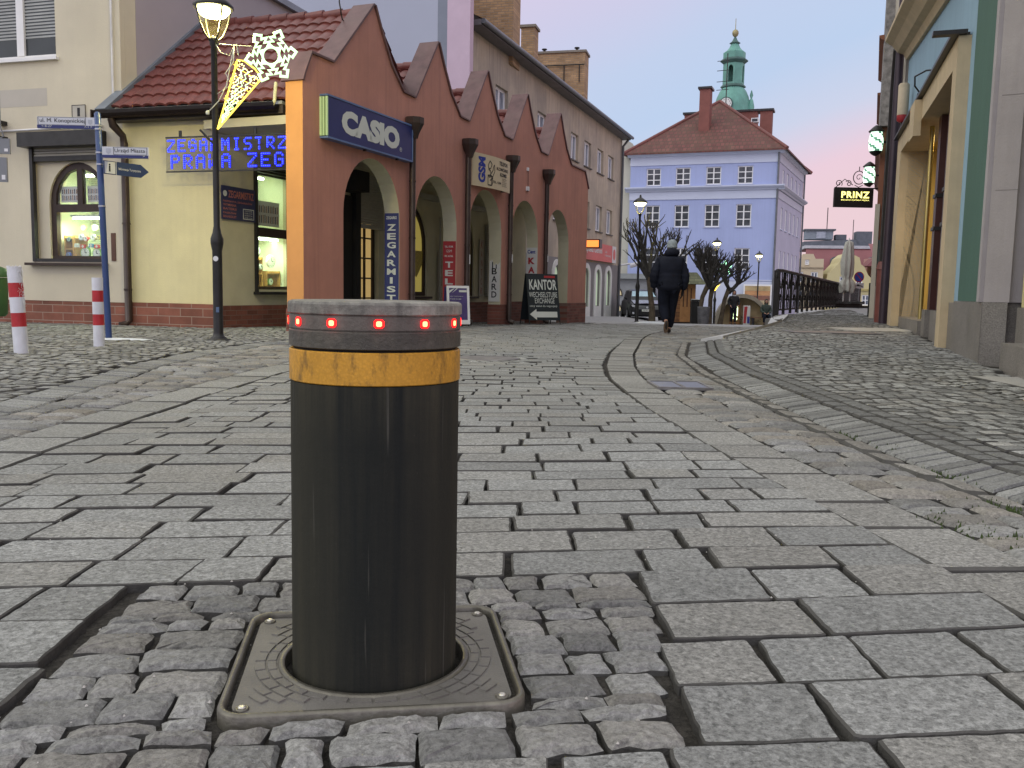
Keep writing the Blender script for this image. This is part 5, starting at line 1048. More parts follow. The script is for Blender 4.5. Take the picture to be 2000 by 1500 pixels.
t = thing('roof_aerial', 'thin tv aerial on the ridge left of the green tower', 'aerial', api); mb = MB(); q = api+V((.45, 0, -.1)); mb.tube([q, q+V((0, 0, 3.6))], .04, 6)
mb.build('mast', DKM, t)
for dz in (3.1, 2.4, 1.6, 1.0): MB().tube([q+V((-.75, 0, dz-.1)), q+V((.15, 0, dz))], .025, 6).build('element', DKM, t)
# ---------------------------------------------------------------- houses far beyond the bridge
def simple_house(name, label, f, a0, a1, h0, h1, mat, wins, roof=None, dep=8, gable=None):
    t = thing(name, label, 'building', f.p((a0+a1)/2, h0, -dep/2)); poly = gable or rect(a0, a1, h0, h1)
    MB().prism(f, poly, -dep, 0, [rect(*w) for w in wins]).build('wall', mat, t)
    for w in wins: window(f, *w, t, WHT, M('far_pane2', (.10, .12, .16), rough=.1), rec=.1, nx=2, ny=2, w=.14, mw=.12, sill=mat)
    return t
FH = F((34.6, 112), (.98, -.2))
t = simple_house('beige_townhouse', 'beige townhouse with stepped gable beyond the bridge railing', FH, -.6, 3.55, -1.3, 5.1, M('beige_house', (.50, .42, .29), var=.05, sc=.3), [(.35, 1.2, 2.2, 3.5), (2.1, 2.95, 2.2, 3.5), (1.35, 1.85, 4.35, 5.0), (.2, 1.3, -.2, 1.2), (2.0, 3.1, -.2, 1.2)])
MB().box(FH, -.65, 3.6, 3.95, 4.1, .002, .14).build('cornice', M('beige_trim', (.32, .26, .18)), t); MB().prism(FH, [(.8, 5.102), (2.6, 5.102), (2.3, 5.7), (1.1, 5.7)], -1, -.1).build('gable_top', M('beige_house', (.5, .42, .29)), t)
gp = [(4.0, -1.3), (9.5, -1.3), (9.5, 1.6), (9.4, 2.6), (8.8, 3.2), (8.3, 4.2), (7.9, 4.5), (7.7, 5.3), (6.9, 5.7), (6.3, 5.9), (5.6, 5.3), (5.4, 4.7), (4.8, 4.0), (4.1, 3.3), (4.0, 2.6)]
t = simple_house('yellow_gabled_house', 'pale yellow house with curved baroque gable beyond the bridge', FH, 4, 9.5, -1.3, 5, M('yellow_house', (.50, .44, .24), var=.05, sc=.3), [(5.5, 6.3, 2.0, 3.0), (7.4, 8.2, 2.0, 3.0), (4.9, 5.9, -.5, .8), (6.5, 7.5, -.5, .8), (8.2, 9.1, -.5, .8)], gable=gp)
MB().box(FH, 3.95, 9.55, 1.25, 1.5, .002, .16).build('cornice', M('yellow_trim', (.36, .30, .12)), t)
RDH = M('red_far_roof', (.22, .085, .09), rough=.7, var=.12, sc=.5); t = thing('red_roofed_hall', 'large building with red mansard roof and flat dark roof huts beyond the gabled houses', 'building', FH.p(5, -1.3, -14)); 
mb = MB(); mb.box(FH, 2.2, 13, -1.3, 4.6, -22, -8.5); mb.build('wall', M('red_far_wall', (.30, .15, .145), var=.1, sc=.5), t); mb = MB(); mb.add([FH.p(2.2, 4.6, -8.4), FH.p(13, 4.6, -8.4), FH.p(13, 8.6, -11), FH.p(2.6, 8.6, -11), FH.p(2.6, 8.6, -22), FH.p(13, 8.6, -22)], [(0, 1, 2, 3), (3, 2, 5, 4)]); mb.build('mansard_roof', RDH, t)
for a in (5.6, 10.2): o = MB().prism(FH, archpoly(a, a+1.5, 6.0, 6.9, 7.5), -10.5, -8.6).build('dormer', M('slate_grey', (.10, .11, .13)), t); MB().prism(FH, archpoly(a+.25, a+1.25, 6.15, 6.85, 7.25), -8.59, -8.5).build('pane', M('pale_pane', (.3, .32, .38)), o)
mb = MB(); mb.box(FH, 2.4, 13.2, 8.61, 9.0, -22, -10.8); mb.build('parapet', M('pale_parapet', (.42, .43, .47)), t)
SLT = M('slate_grey', (.10, .11, .13), rough=.6, var=.2, sc=1)
mb = MB(); mb.prism(FH, [(2.4, 9.01), (9.4, 9.01), (9.0, 9.9), (2.4, 9.6)], -16, -12); mb.build('flat_roof', SLT, t)
o = MB().box(FH, 2.6, 6.2, 9.9, 11.1, -15, -12.5).build('roof_hut', M('slate_blue', (.20, .23, .27)), t); MB().box(FH, 4.0, 5.2, 10.05, 10.95, -12.49, -12.4).build('pane', M('pale_pane', (.3, .32, .38)), o); MB().box(FH, 2.4, 6.5, 11.1, 11.3, -15.2, -12.2).build('hut_roof', SLT, o)
MB().box(FH, 9.2, 11.2, 9.0, 11.0, -15, -12.5).build('roof_hut', SLT, t); MB().box(FH, 6.6, 8, 9.9, 10.6, -15, -13).build('roof_hut', SLT, t); MB().tube([FH.p(5.4, 11.2, -13), FH.p(5.4, 14.2, -13)], .06, 6).build('mast', DKM, t); MB().tube([FH.p(8.8, 9, -13), FH.p(8.8, 12.6, -13)], .05, 6).build('mast', DKM, t)
t.location.z -= 1.7
t = thing('pink_house', 'salmon pink house at the right edge of the far row', 'building', FH.p(11, -1.3, -2)); MB().box(FH, 9.52, 14, -1.3, 5.4, -8, -.3).build('wall', M('salmon_wall', (.46, .26, .25), var=.06), t); mb = MB(); mb.add([FH.p(9.3, 5.4, -.1), FH.p(14, 5.4, -.1), FH.p(14, 7.2, -4), FH.p(9.3, 7.2, -4)], [(0, 1, 2, 3)]); mb.prism(FH, [(8.6, 4.3), (9.6, 4.3), (9.6, 5.4)], -5, -.5); mb.build('roof', RDH, t)
hm = MB(); n = 60; vs = []
for i in range(n+1):
    x = -60+i*8; y0 = 640; hh = 26+9*mnoise.noise(V((i*.13, 3, 0)))+4*mnoise.noise(V((i*.5, 7, 0)))+(12 if 270 > x > 150 else 0)*.4
    vs += [(x, y0, -3), (x, y0+60, hh*.7), (x, y0+140, hh), (x, y0+260, -3)]
hm.add(vs, [(4*i+j, 4*i+4+j, 4*i+5+j, 4*i+1+j) for i in range(n) for j in range(3)], sm=True); struct(hm.build('hill', M('far_hill', (.10, .13, .15), rough=1, var=.3, sc=.05, bump=0)))  # distance haze is painted into the hill's bluish colour
mb = MB()
for i in range(420):
    x = random.uniform(150, 300); y = random.uniform(690, 780); z = 21+random.uniform(-2, 2); h = random.uniform(3, 6); r = h*.22
    mb.add([(x+r*cos(k*pi/2+i), y+r*sin(k*pi/2+i), z) for k in range(4)]+[(x, y, z+h)], [(0, 1, 4), (1, 2, 4), (2, 3, 4), (3, 0, 4)])
g_ = mb.build('far_wood', M('far_trees', (.09, .12, .14), rough=1, var=.3, sc=.2, bump=0)); g_['kind'] = 'stuff'; g_['label'] = 'distant wood on the hazy hill'; g_['category'] = 'wood'  # tree colour carries the same painted haze tint
# ---------------------------------------------------------------- right hand row of houses
FR = F((4.17, 7.95), (-.3115, -.9503)); GRN = M('green_render', (.065, .135, .10), var=.10, sc=1.5, bump=.4, bsc=50, stain=.5, streak=.35, dirt=(.05, .10, .08)); LBL = M('sky_blue_render', (.26, .40, .50), var=.07, sc=1.5, bump=.3, bsc=50, stain=.45, streak=.35, dirt=(.19, .28, .36))
GPL = M('granite_plinth', (.20, .185, .165), rough=.5, var=.12, sc=3, bump=.2, bsc=150, speck=.55, stain=.5, dirt=(.11, .105, .09)); CST = M('cream_stone', (.50, .40, .25), var=.1, sc=3, bump=.3, stain=.5, streak=.4, dirt=(.36, .3, .2)); OCH = M('ochre_wall', (.52, .34, .08), var=.1, sc=1.5, bump=.25, stain=.2, dirt=(.4, .27, .08))
GLP = M('lilac_grey_render', (.35, .325, .325), var=.08, sc=2, bump=.35, bsc=50, stain=.5, streak=.3, dirt=(.24, .22, .22))
rb = thing('pilaster_house', 'house end with lilac grey pilaster, green strip and granite foot at the right edge', 'building', (4.6, 7.5, 0))
MB().box(FR, -1.6, -.12, .59, 10, -1, .0).build('green_wall', GRN, rb); MB().box(FR, -1.62, .02, -.2, .588, -1, .035).build('plinth', GPL, rb)
mb = MB(); mb.box(FR, -.118, .0, .59, 10, -1, .06).box(FR, -.0, .05, .59, 10, -1, .02); mb.build('pilaster_edge', GLP, rb)
FE = F(FR.p(.05, 0, .03).xy[:], (.86, -.51)); MB().box(FE, .0, .20, .59, 10, -.5, .0).build('pilaster', GLP, rb); MB().box(FE, .0, .19, -.2, .588, -.5, .02).build('pilaster_foot', GPL, rb)
for k in (1.55, 2.35): MB().box(FE, .03, .201, k, k+.006, -.4, .0015).build('joint', M('joint_grey', (.2, .18, .18)), rb)
fY = FR.off(-.24); MB().box(fY, .2, 5, .55, 10, -.6, .0).build('yellow_wall', M('pale_ochre', (.50, .45, .22), var=.06, sc=1.5, bump=.25), rb); MB().box(fY, .2, 5, -.2, .548, -.6, .03).build('recess_plinth', GPL, rb); MB().box(fY, .55, 5, -.2, .26, .03, .2).build('step', GPL, rb)
# blue house with the shop portal
ph = thing('blue_portal_house', 'sky blue house with big cream framed shop portal on the right', 'building', (6, 12, 0)); a_of = lambda sp: -sp
PO = (-8.3, -2.38)
MB().prism(FR, [(-9.4, -.2), (PO[0], -.2), (PO[0], 3.3), (PO[1], 3.3), (PO[1], -.2), (-1.622, -.2), (-1.622, 10), (-9.4, 10)], -.35, -.03).build('wall', LBL, ph)
MB().box(FR, -2.06, -1.63, -.2, .57, -.3, .02).box(FR, -9.42, -9.0, -.2, .57, -.3, .02).build('plinth', GPL, ph)
mb = MB(); mb.prism(FR, [(-9.0, -.2), (PO[0], -.2), (PO[0], 3.12), (PO[1], 3.12), (PO[1], -.2), (-2.08, -.2), (-2.08, 3.42), (-9.0, 3.42)], -.34, .10); mb.build('portal_frame', CST, ph)
MB().box(FR, -2.14, -2.02, 3.425, 3.47, .02, .36).box(FR, -9.05, -2.145, 3.43, 3.47, -.02, .17).build('portal_cap', DKM, ph)
mb = MB(); mb.box(FR, -5.9, -5.3, 2.9, 3.40, .101, .2); mb.build('keystone', CST, ph)
mb = MB(); mb.prism(F(FR.p(PO[0], 0, -.2).xy[:], (-FR.n.x, -FR.n.y)) if False else FR.off(-.9), rect(PO[0]-.2, PO[1]+.2, -.2, 3.3), -.1, 0, [rect(-7.2, -5.6, .3, 2.9), rect(-4.9, -3.0, .3, 2.9)]); mb.build('inner_wall', OCH, ph)
MB().box(FR, PO[0]-.2, PO[0], -.2, 3.2, -.9, -.352).box(FR, PO[1], PO[1]+.2, -.2, 3.2, -.9, -.352).box(FR, PO[0], PO[1], 3.125, 3.2, -.9, -.1).build('reveal', OCH, ph)
for w in ((-7.2, -5.6, .3, 2.9), (-4.9, -3.0, .3, 2.9)):
    o = window(FR.off(-.9), *w, ph, DWD, M('dark_glass', (.03, .035, .04)), rec=.03, nx=1, ny=1, w=.08, bars=(2.0,)); MB().box(FR.off(-.9), w[0]+.1, w[1]-.1, 1.3, 1.95, -.05, -.02).build('red_poster', M('red_poster', (.40, .02, .03), rough=.4), o); txt('a-o', FR.off(-.9), w[0]+.3, 1.45, .3, SWH, o, width=.9, d=-.015, bold=.02)
for a, hw in ((-5.05, .13), (-3.95, .30)):
    o = MB().box(FR, a-hw, a+hw, .45, 3.11, -.55, -.12).build('brown_pillar', M('dark_red_brown', (.055, .022, .018), rough=.35, var=.2, sc=3), ph); MB().box(FR, a-hw-.05, a+hw+.05, -.2, .448, -.6, -.06).build('pillar_base', GPL, o); mb = MB()
    for h in (1.55, 2.0): mb.box(FR, a-hw-.02, a+hw+.02, h, h+.05, -.57, -.10)
    mb.build('pillar_ring', DKM, o)
MB().tube([FR.p(-5.75, .3, -.1), FR.p(-5.75, 3.1, -.1)], .035, 8).build('brass_post', M('brass', (.4, .32, .12), rough=.3, metal=.7), ph)
MB().box(FR, PO[0], -5.4, -.2, .28, -.9, -.03).box(FR, -3.55, PO[1], -.2, .3, -.9, -.02).build('step', GPL, ph)
mb = MB(); prof = ((0, 0), (.05, 0), (.10, .10), (.20, .14), (.30, .26), (.42, .34), (.42, .40), (0, .42)); k = len(prof)
z_ = lambda a: 4.42+(-a-4.4)*.10
vs = [FR.p(a, z_(a)+q[1], q[0]-.028) for a in (-9.4, -1.0) for q in prof]; mb.add(vs, [(i, (i+1) % k, k+(i+1) % k, k+i) for i in range(k)]+[tuple(reversed(range(k))), tuple(range(k, 2*k))]); mb.build('cornice', CST, ph)
MB().box(FR, -9.4, -9.0, z_(-9.4)+.45, 10, -.028, .1).box(FR, -8.1, -7.5, z_(-8)+.45, 10, -.028, .06).box(FR, -6.6, -6.0, z_(-6)+.45, 10, -.028, .06).build('cream_pilaster', CST, ph)
mb = MB(); mb.tube([FR.p(-9.5, -.1, .14), FR.p(-9.5, 10, .10)], .075, 10); mb.build('downpipe', M('dark_plum_pipe', (.05, .035, .045), rough=.4, metal=.3), ph)
t = thing('wall_siren', 'cream cylinder lamp with red foot on the sky blue wall', 'alarm siren', FR.p(-8.6, 3.62, .1)); MB().lathe(FR.p(-8.2, 3.72, .12), [(.09, 0), (.09, .5), (.07, .53)], 14).build('body', M('cream_plastic', (.5, .42, .3)), t); MB().lathe(FR.p(-8.2, 3.60, .12), [(.05, 0), (.09, .03), (.09, .117)], 14).build('red_foot', SRD, t)
t = thing('wall_hook', 'thin curved iron hook above the portal keystone', 'hook', FR.p(-5.5, 3.5, .1)); MB().tube([FR.p(-5.5, 3.5, .1), FR.p(-5.45, 3.62, .2), FR.p(-5.3, 3.72, .22), FR.p(-5.05, 3.74, .1), FR.p(-4.95, 3.72, -.02)], .012, 8).build('rod', DKM, t); MB().box(FR, -5.55, -5.45, 3.475, 3.52, .0, .16).build('foot', DKM, t)
t = thing('added_portal_lamp', 'added flat warm lamp standing in for shop light inside the cream portal', 'lamp', FR.p(-5.2, 3.0, -.6)); MB().box(FR, -6.9, -5.6, 3.05, 3.11, -.75, -.6).build('housing', WHT, t); MB().box(FR, -6.85, -5.65, 3.03, 3.048, -.73, -.62).build('lens', E('warm_tube', (1., .82, .4), 3.), t)  # added lamp, stands in for light from the shop
l = bpy.data.lights.new('portal_glow', 'AREA'); l.shape = 'RECTANGLE'; l.size = 1.1; l.size_y = .1; l.energy = 32; l.color = (1., .8, .42); lo = bpy.data.objects.new('portal_glow', l); COL.objects.link(lo); lo.parent = t; lo.location = FR.p(-6.2, 3.02, -.65)-V(t['_o'])
# dark stone house, red rain pipe, then the orange house and the rest of the row
ds = thing('dark_stone_house', 'narrow house with dark rusticated stone foot beyond the sky blue one', 'building', (7.5, 18, .1)); STN = M('dark_stone', (.055, .048, .045), rough=.7, var=.5, sc=5, bump=1., bsc=14, brick=(.3115, .9503), bs=(.5, .28, .03), bcol=(.02, .02, .02))
MB().box(FR, -13.6, -9.6, -.3, 4.3, -.4, .02).build('stone_wall', STN, ds); MB().box(FR, -13.5, -9.6, 4.303, 10, -.4, .0).build('cream_wall', M('cream_far', (.46, .42, .34), var=.06), ds); MB().box(FR, -13.5, -13.1, 4.4, 9.5, .0, .18).build('carved_pilaster', M('carved_stone', (.22, .21, .20), var=.5, sc=7, bump=1., bsc=9), ds); MB().box(FR, -13.4, -12.8, -.3, .85, .02, .07).build('cellar_door', M('door_greybeige', (.26, .24, .21), var=.1), ds)
RP = M('red_brown_pipe', (.16, .05, .04), rough=.5, var=.2, sc=4); mb = MB(); mb.tube([FR.p(-10.2, -.1, .14), FR.p(-10.2, 1.15, .14)], .11, 12); mb.tube([FR.p(-10.2, 1.15, .14), FR.p(-10.2, 1.3, .14)], [.13, .09], 12); o = mb.build('red_pipe', RP, ds); MB().tube([FR.p(-10.2, 1.3, .14), FR.p(-10.2, 4.6, .14), FR.p(-9.7, 5.2, .16)], .07, 10).build('upper_pipe', DKM, ds)
F2 = F((8.25, 20.6), (-.37, -.93)); oh = thing('orange_row_house', 'orange brown row house with moulded eaves behind the barber lamps', 'building', (11, 27, 0)); ORB = M('orange_brown', (.22, .09, .05), var=.15, sc=2)
MB().box(F2, -9, .0, 1.9, 6.2, -.5, .06).build('upper_wall', ORB, oh); MB().box(F2, -9, -.0, -.4, 1.898, -.5, .0).build('lower_wall', M('green_grey_foot', (.12, .15, .14), var=.2), oh); SP = ((0, 0), (.06, 0), (.1, .06), (.22, .14), (.22, .18), (0, .2)); cornice(F2, -4.2, .1, 6.2, ORB, oh, SP); cornice(F2, -9, -4.5, 5.9, ORB, oh, SP); MB().box(F2, -9, 0, 6.6, 9, -.5, .0).build('attic_wall', M('cream_far', (.46, .42, .34)), oh)
MB().box(F2, -.2, .05, -.3, 2.7, .0, .10).build('pale_pilaster', M('cream_far', (.46, .42, .34)), oh); MB().box(F2, -2.2, -1.9, -.5, .95, .0, .14).build('black_pier', BLK, oh)
fh2 = thing('last_row_house', 'reddish house at the far end of the right hand row', 'building', (14, 36, 0)); MB().box(F2, -22, -9.1, -.5, 5.6, -.6, .02).build('wall', M('red_brown_far', (.26, .10, .09), var=.1), fh2); cornice(F2, -22, -9.1, 5.3, ORB, fh2, SP)
# ---------------------------------------------------------------- street lamps
def atp(px, py, Y): d = fwd+rt*((px-1000)/FP)-upc*((py-750)/FP); return V((0, 0, CH))+d*(Y/d.y)
LGT = E('lamp_glow', (1., .93, .42), 14.); PAN = M('lamp_pane', (.02, .02, .01), rough=.1, alpha=.06)
def lamp(x, y, label, energy=0):
    z0 = zf(x, y); t = thing('street_lamp', label, 'street lamp', (x, y, z0), 'old style street lamps'); c = (x, y, z0)
    MB().lathe(c, [(.10, -.05), (.10, .02), (.062, .05), (.055, .08), (.055, 1.02), (.072, 1.1), (.072, 1.16), (.05, 1.22), (.036, 1.3), (.034, 3.28), (.046, 3.30), (.046, 3.36)], 16).build('pole', DKM, t)
    MB().lathe(c, [(.15, -.03), (.14, .015), (.10, .02)], 12).build('foot_ring', DKM, t)
    mb = MB()
    for k in range(4):
        a = pi/4+k*pi/2; d = V((cos(a), sin(a), 0)); P_ = V(c); mb.tube([P_+d*.03+V((0, 0, 3.33)), P_+d*.11+V((0, 0, 3.41)), P_+d*.165+V((0, 0, 3.53)), P_+d*.205+V((0, 0, 3.69))], .010, 6)
    mb.lathe(c, [(.0, 3.31), (.06, 3.34), (.04, 3.38)], 12); mb.build('arms', DKM, t)
    MB().lathe(c, [(.05, 3.37), (.10, 3.43), (.155, 3.55), (.19, 3.68)], 12, top=False).build('glass', PAN, t)
    cap = MB().lathe(c, [(.215, 3.69), (.225, 3.71), (.15, 3.79), (.07, 3.84), (.03, 3.86), (.035, 3.90), (.01, 3.94)], 12).build('cap', DKM, t)
    MB().lathe(c, [(.05, 3.59), (.13, 3.61), (.18, 3.665), (.18, 3.688)], 16).build('bulb', LGT, t)
    if energy:
        l = bpy.data.lights.new('lamp_light', 'POINT'); l.energy = energy; l.color = (1., .84, .30); l.shadow_soft_size = .09; lo = bpy.data.objects.new('lamp_light', l); COL.objects.link(lo); lo.parent = t; lo.location = (0, 0, 3.54)
    return t
p = atp(427, 668, 10.35); L1 = lamp(p.x, 10.35, 'tall dark street lamp carrying the lit comet in front of the pale yellow wall', 230); LX, LY, LZ = p.x, 10.35, zf(p.x, 10.35)
mb = MB(); mb.disc(F((LX, LY), (1, 0), LZ), .0, .93, .056, .03, .003, 14); mb.build('round_sticker', WHT, L1)
MB().box(F((LX, LY), (1, 0), LZ), -.005, .03, .32, .38, .055, .058).build('blue_sticker', M('sticker_blue', (.1, .15, .25)), L1)
for (px, Y, lb, en) in ((1243, 28, 'street lamp beside the parked car, left of the first bare tree', 25), (1394, 41, 'street lamp behind the second bare tree with green lights on it', 20), (1477, 48, 'farthest street lamp, right of the bare trees before the blue wall', 20)):
    q = atp(px, 632 if Y < 45 else 628, Y); t = lamp(q.x, Y, lb, en)
    if Y == 41: G2 = (q.x, Y)
# ---------------------------------------------------------------- festive comet on the near lamp
def star(f, a, h, r, mbw, w=.019, arms=6, rot=.15):
    for k in range(arms):
        th = rot+k*2*pi/arms; dx, dy = cos(th), sin(th)
        def q(u, v): return f.p(a+dx*u-dy*v, h+dy*u+dx*v, .0)
        pts = [q(r*.34, -.030), q(r*.46, -.085), q(r*.56, -.028), q(r*.66, -.085), q(r*.75, -.026), q(r*.85, -.055), q(r*1.05, 0), q(r*.85, .055), q(r*.75, .026), q(r*.66, .085), q(r*.56, .028), q(r*.46, .085), q(r*.34, .030)]
        mbw.tube(pts, w, 6)
    n = 24; mbw.tube([f.p(a+r*.34*cos(2*pi*k/n), h+r*.34*sin(2*pi*k/n)) for k in range(n+1)], w*.7, 6)
WL = E('cool_white_light', (.62, 1., .55), 1.5); GLD = E('gold_light', (1., .74, .10), 2.0)
fd = F((LX, LY), (1, -.05), LZ).off(.06); t = thing('comet_decoration', 'lit comet decoration with a white snowflake star and a golden tail on the near lamp', 'light decoration', fd.p(.05, 2.38, 0))
mb = MB(); star(fd, .665, 3.17, .275, mb); mb.build('snowflake', WL, t)
TIP, LT, RT_ = (.05, 2.37), (.29, 3.13), (.56, 2.93)
mb = MB(); mb.tube([fd.p(*TIP), fd.p(*LT), fd.p(.37, 3.11), fd.p(.48, 3.03), fd.p(*RT_), fd.p(*TIP)], .010, 6)
for k in range(1, 9):
    q = k/9; a = (TIP[0]+(LT[0]-TIP[0])*q, TIP[1]+(LT[1]-TIP[1])*q); b = (TIP[0]+(RT_[0]-TIP[0])*min(1, q+.06), TIP[1]+(RT_[1]-TIP[1])*min(1, q+.06)); mb.tube([fd.p(*a), fd.p(*b)], .004, 5)
for q in (.45, .7, .93):
    a = (TIP[0]+(LT[0]-TIP[0])*q, TIP[1]+(LT[1]-TIP[1])*q); n = 5; mb.tube([fd.p(a[0]-.03*cos(k*2*pi/5)*(1 if k % 2 else .4), a[1]+.03*sin(k*2*pi/5), 0) for k in range(6)], .004, 5)
mb.build('golden_tail', GLD, t)
mb = MB()
for k in range(150):
    q = random.random()**.6; v = random.random(); x = TIP[0]+(LT[0]*(1-v)+RT_[0]*v-TIP[0])*q; h = TIP[1]+(LT[1]*(1-v)+RT_[1]*v-TIP[1])*q
    mb.lathe(fd.p(x, h, .0), [(.003, -.006), (.007, 0), (.003, .006)], 5)
o = mb.build('string_of_bulbs', E('pale_gold_light', (1., .9, .45), 3.), t); 
mb = MB()
for v in (.3, .5, .72): mb.tube([fd.p(TIP[0]+(LT[0]*(1-v)+RT_[0]*v-TIP[0])*(.15+.8*k/14)+.018*(-1)**k, TIP[1]+(LT[1]*(1-v)+RT_[1]*v-TIP[1])*(.15+.8*k/14)) for k in range(15)], .006, 5)
mb.build('white_zigzag', WL, t)
mb = MB(); mb.tube([fd.p(.03, 3.31, -.06), fd.p(.45, 3.27, 0)], .005, 6).tube([fd.p(.0, 2.75, -.06), fd.p(.22, 2.86, 0)], .005, 6).tube([fd.p(.28, 3.3), fd.p(.30, 3.17)], .005, 6); mb.build('bracket', M('pale_rod', (.4, .42, .38)), t)
mb = MB(); mb.tube([fd.p(.03, 3.30, -.04), fd.p(.10, 3.2), fd.p(.2, 3.17), fd.p(.25, 3.28), fd.p(.24, 3.1), fd.p(.15, 2.98), fd.p(.2, 2.88), fd.p(.27, 2.92)], .006, 6); mb.tube([fd.p(.25, 3.28), fd.p(.16, 2.85), fd.p(.07, 2.68), fd.p(-.06, 2.55)], .006, 6); mb.lathe(fd.p(-.06, 2.53), [(.02, 0), (.022, .03), (.01, .045)], 8); mb.build('cable', M('white_cable', (.6, .62, .5)), t)
MB().tube([fd.p(-.17, 2.37, -.05), fd.p(-.02, 2.22, -.05)], .014, 6).build('black_stub', DKM, t)
f = F(G2, (1, 0), zf(*G2)).off(.1); t = thing('comet_decoration', 'green white light decoration on the lamp between the bare trees', 'light decoration', f.p(.1, 2.0, 0))
mb = MB(); star(f, .35, 2.55, .34, mb, .03, 6, .4); mb.build('snowflake', E('green_white_light', (.45, 1., .62), 2.2), t); mb = MB(); mb.tube([f.p(-.05, 1.55), f.p(.12, 2.25), f.p(.38, 2.15), f.p(-.05, 1.55)], .03, 6); mb.build('golden_tail', GLD, t)
# ---------------------------------------------------------------- blue sign post with three boards
BLP = M('blue_post', (.03, .06, .17), rough=.35, var=.15, sc=4); pb = atp(213, 668, 10.1); ptop = atp(190, 222, 10.1); zb = zf(pb.x, 10.1)
t = thing('direction_signpost', 'leaning blue signpost with street name and town hall boards', 'signpost', (pb.x, 10.1, zb)); B0 = V((pb.x, 10.1, zb-.05)); T0 = V((ptop.x, 10.1, ptop.z))
MB().tube([B0, B0.lerp(T0, .5), T0, T0+V((0, 0, .02))], [.034, .034, .034, .015], 14).build('post', BLP, t); mb = MB()
for q in (.60, .78, .83, .93, .945): mb.tube([B0.lerp(T0, q), B0.lerp(T0, q+.007)], .040, 12)
mb.build('clamp', M('clamp_steel', (.4, .42, .45), rough=.3, metal=.6), t)
SGW = M('board_white', (.56, .58, .60), rough=.4, var=.03, bump=0)
def board(px0, px1, y0, y1, label, lines, blue_h, u=(1, .03)):
    A_ = atp(px0, y1, 10.06); B_ = atp(px1, y1, 10.06); w = B_.x-A_.x; h = atp(px0, y0, 10.06).z-A_.z; f = F((A_.x, A_.y), u, A_.z)
    b_ = MB().box(f, 0, w, 0, h, -.03, 0).build('name_board', SGW, t); MB().box(f, 0, w, 0, h*blue_h, .001, .006).build('blue_band', NAV, b_); return f, w, h, b_
f, w, h, b_ = board(73, 187, 227, 250, '', None, .28); txt('ul. M. Konopnickiej', f, .03, h*.42, h*.44, SBK, b_, width=w*.76, d=.005)
mb = MB(); mb.prism(f, rect(.008, w*.82, h*.31, h*.97), .001, .003, [rect(.012, w*.82-.004, h*.33, h*.95)]); mb.build('outline', SBK, b_); txt('< 8-27', f, .05, .012, .024, SWH, b_, width=.11, d=.008); txt('7-1 >', f, w*.80, .012, .024, SWH, b_, width=.085, d=.008)
MB().prism(f, [(w*.86, h*.8), (w*.86, h*.5), (w*.895, h*.36), (w*.93, h*.5), (w*.93, h*.8)], .001, .003).build('crest', M('crest_grey', (.42, .44, .48)), b_)
f, w, h, b_ = board(200, 289, 286, 308, '', None, .26); txt('Urząd Miasta', f, w*.27, h*.42, h*.42, SBK, b_, width=w*.66, d=.005); mb = MB(); mb.prism(f, rect(w*.24, w*.97, h*.30, h*.96), .001, .003, [rect(w*.24+.004, w*.97-.004, h*.33, h*.94)]); mb.build('outline', SBK, b_); txt('>', f, w*.88, .014, .024, SWH, b_, d=.008)
MB().prism(f, [(w*.08, h*.85), (w*.08, h*.5), (w*.135, h*.34), (w*.19, h*.5), (w*.19, h*.85)], .001, .003).build('crest', M('crest_grey', (.42, .44, .48)), b_)
A_ = atp(203, 339, 10.05); f = F((A_.x, A_.y), (.62, .785), A_.z); w = .53; h = .145
b_ = MB().prism(f, [(0, 0), (w*.82, 0), (w, h/2), (w*.82, h), (0, h)], -.015, 0).build('arrow_board', M('tourist_navy', (.03, .05, .13), rough=.4), t); MB().box(f, .01, .13, .008, h-.008, .001, .003).build('white_field', SGW, b_); txt('i', f, .055, .03, .085, SBK, b_, width=.02, d=.005, bold=.03); txt('Informacja Turystyczna', f, .17, .05, .035, SGW, b_, width=.26, d=.003, bold=.015); MB().box(f, .138, .144, 0, h, .001, .003).build('divider', SGW, b_)
t = thing('house_number_plate', 'pale house number plate on the beige wall above the street name', 'sign', FW.p(-2.35, 3.1, 0)); MB().box(FW, -2.52, -2.27, 3.11, 3.33, .002, .012).build('plate', M('number_plate', (.46, .44, .38)), t); mb = MB(); mb.prism(FW, rect(-2.525, -2.265, 3.105, 3.335), .012, .015, [rect(-2.515, -2.275, 3.115, 3.325)]); mb.build('border', DKM, t); txt('1', FW, -2.42, 3.16, .13, SBK, t, width=.05, d=.016, bold=.02)
# ---------------------------------------------------------------- striped posts, bin and sign boxes at the left edge
RDP = M('stripe_red', (.42, .025, .03), rough=.4, var=.15, sc=12, bump=.2); WHP = M('stripe_white', (.66, .67, .70), rough=.5, var=.08, sc=10, bump=.3, stain=.25, dirt=(.4, .4, .4))
def striped(px, py, Y, hh, w, label, lean):
    q = atp(px, py, Y); x, y, z = q.x, Y, zf(q.x, Y); t = thing('striped_post', label, 'bollard', (x, y, z), 'red and white striped posts'); hs = [0, .31, .47, .65, .815, 1.]
    MB().tube([(x, y, z-.1), (x+lean, y, z+hh-.004)], w/2-.003, 16).build('core', WHP, t)
    for i in range(5):
        a, b = hs[i], hs[i+1]; MB().tube([(x+lean*a, y, z+hh*a), (x+lean*b, y, z+hh*b)], w/2, 18).build('red_band' if i % 2 else 'white_band', RDP if i % 2 else WHP, t)
    return t, x, y, z
t, x, y, z = striped(42.5, 697, 7.75, .745, .118, 'nearer striped post with torn wrapping and jagged top', -.035)
mb = MB()
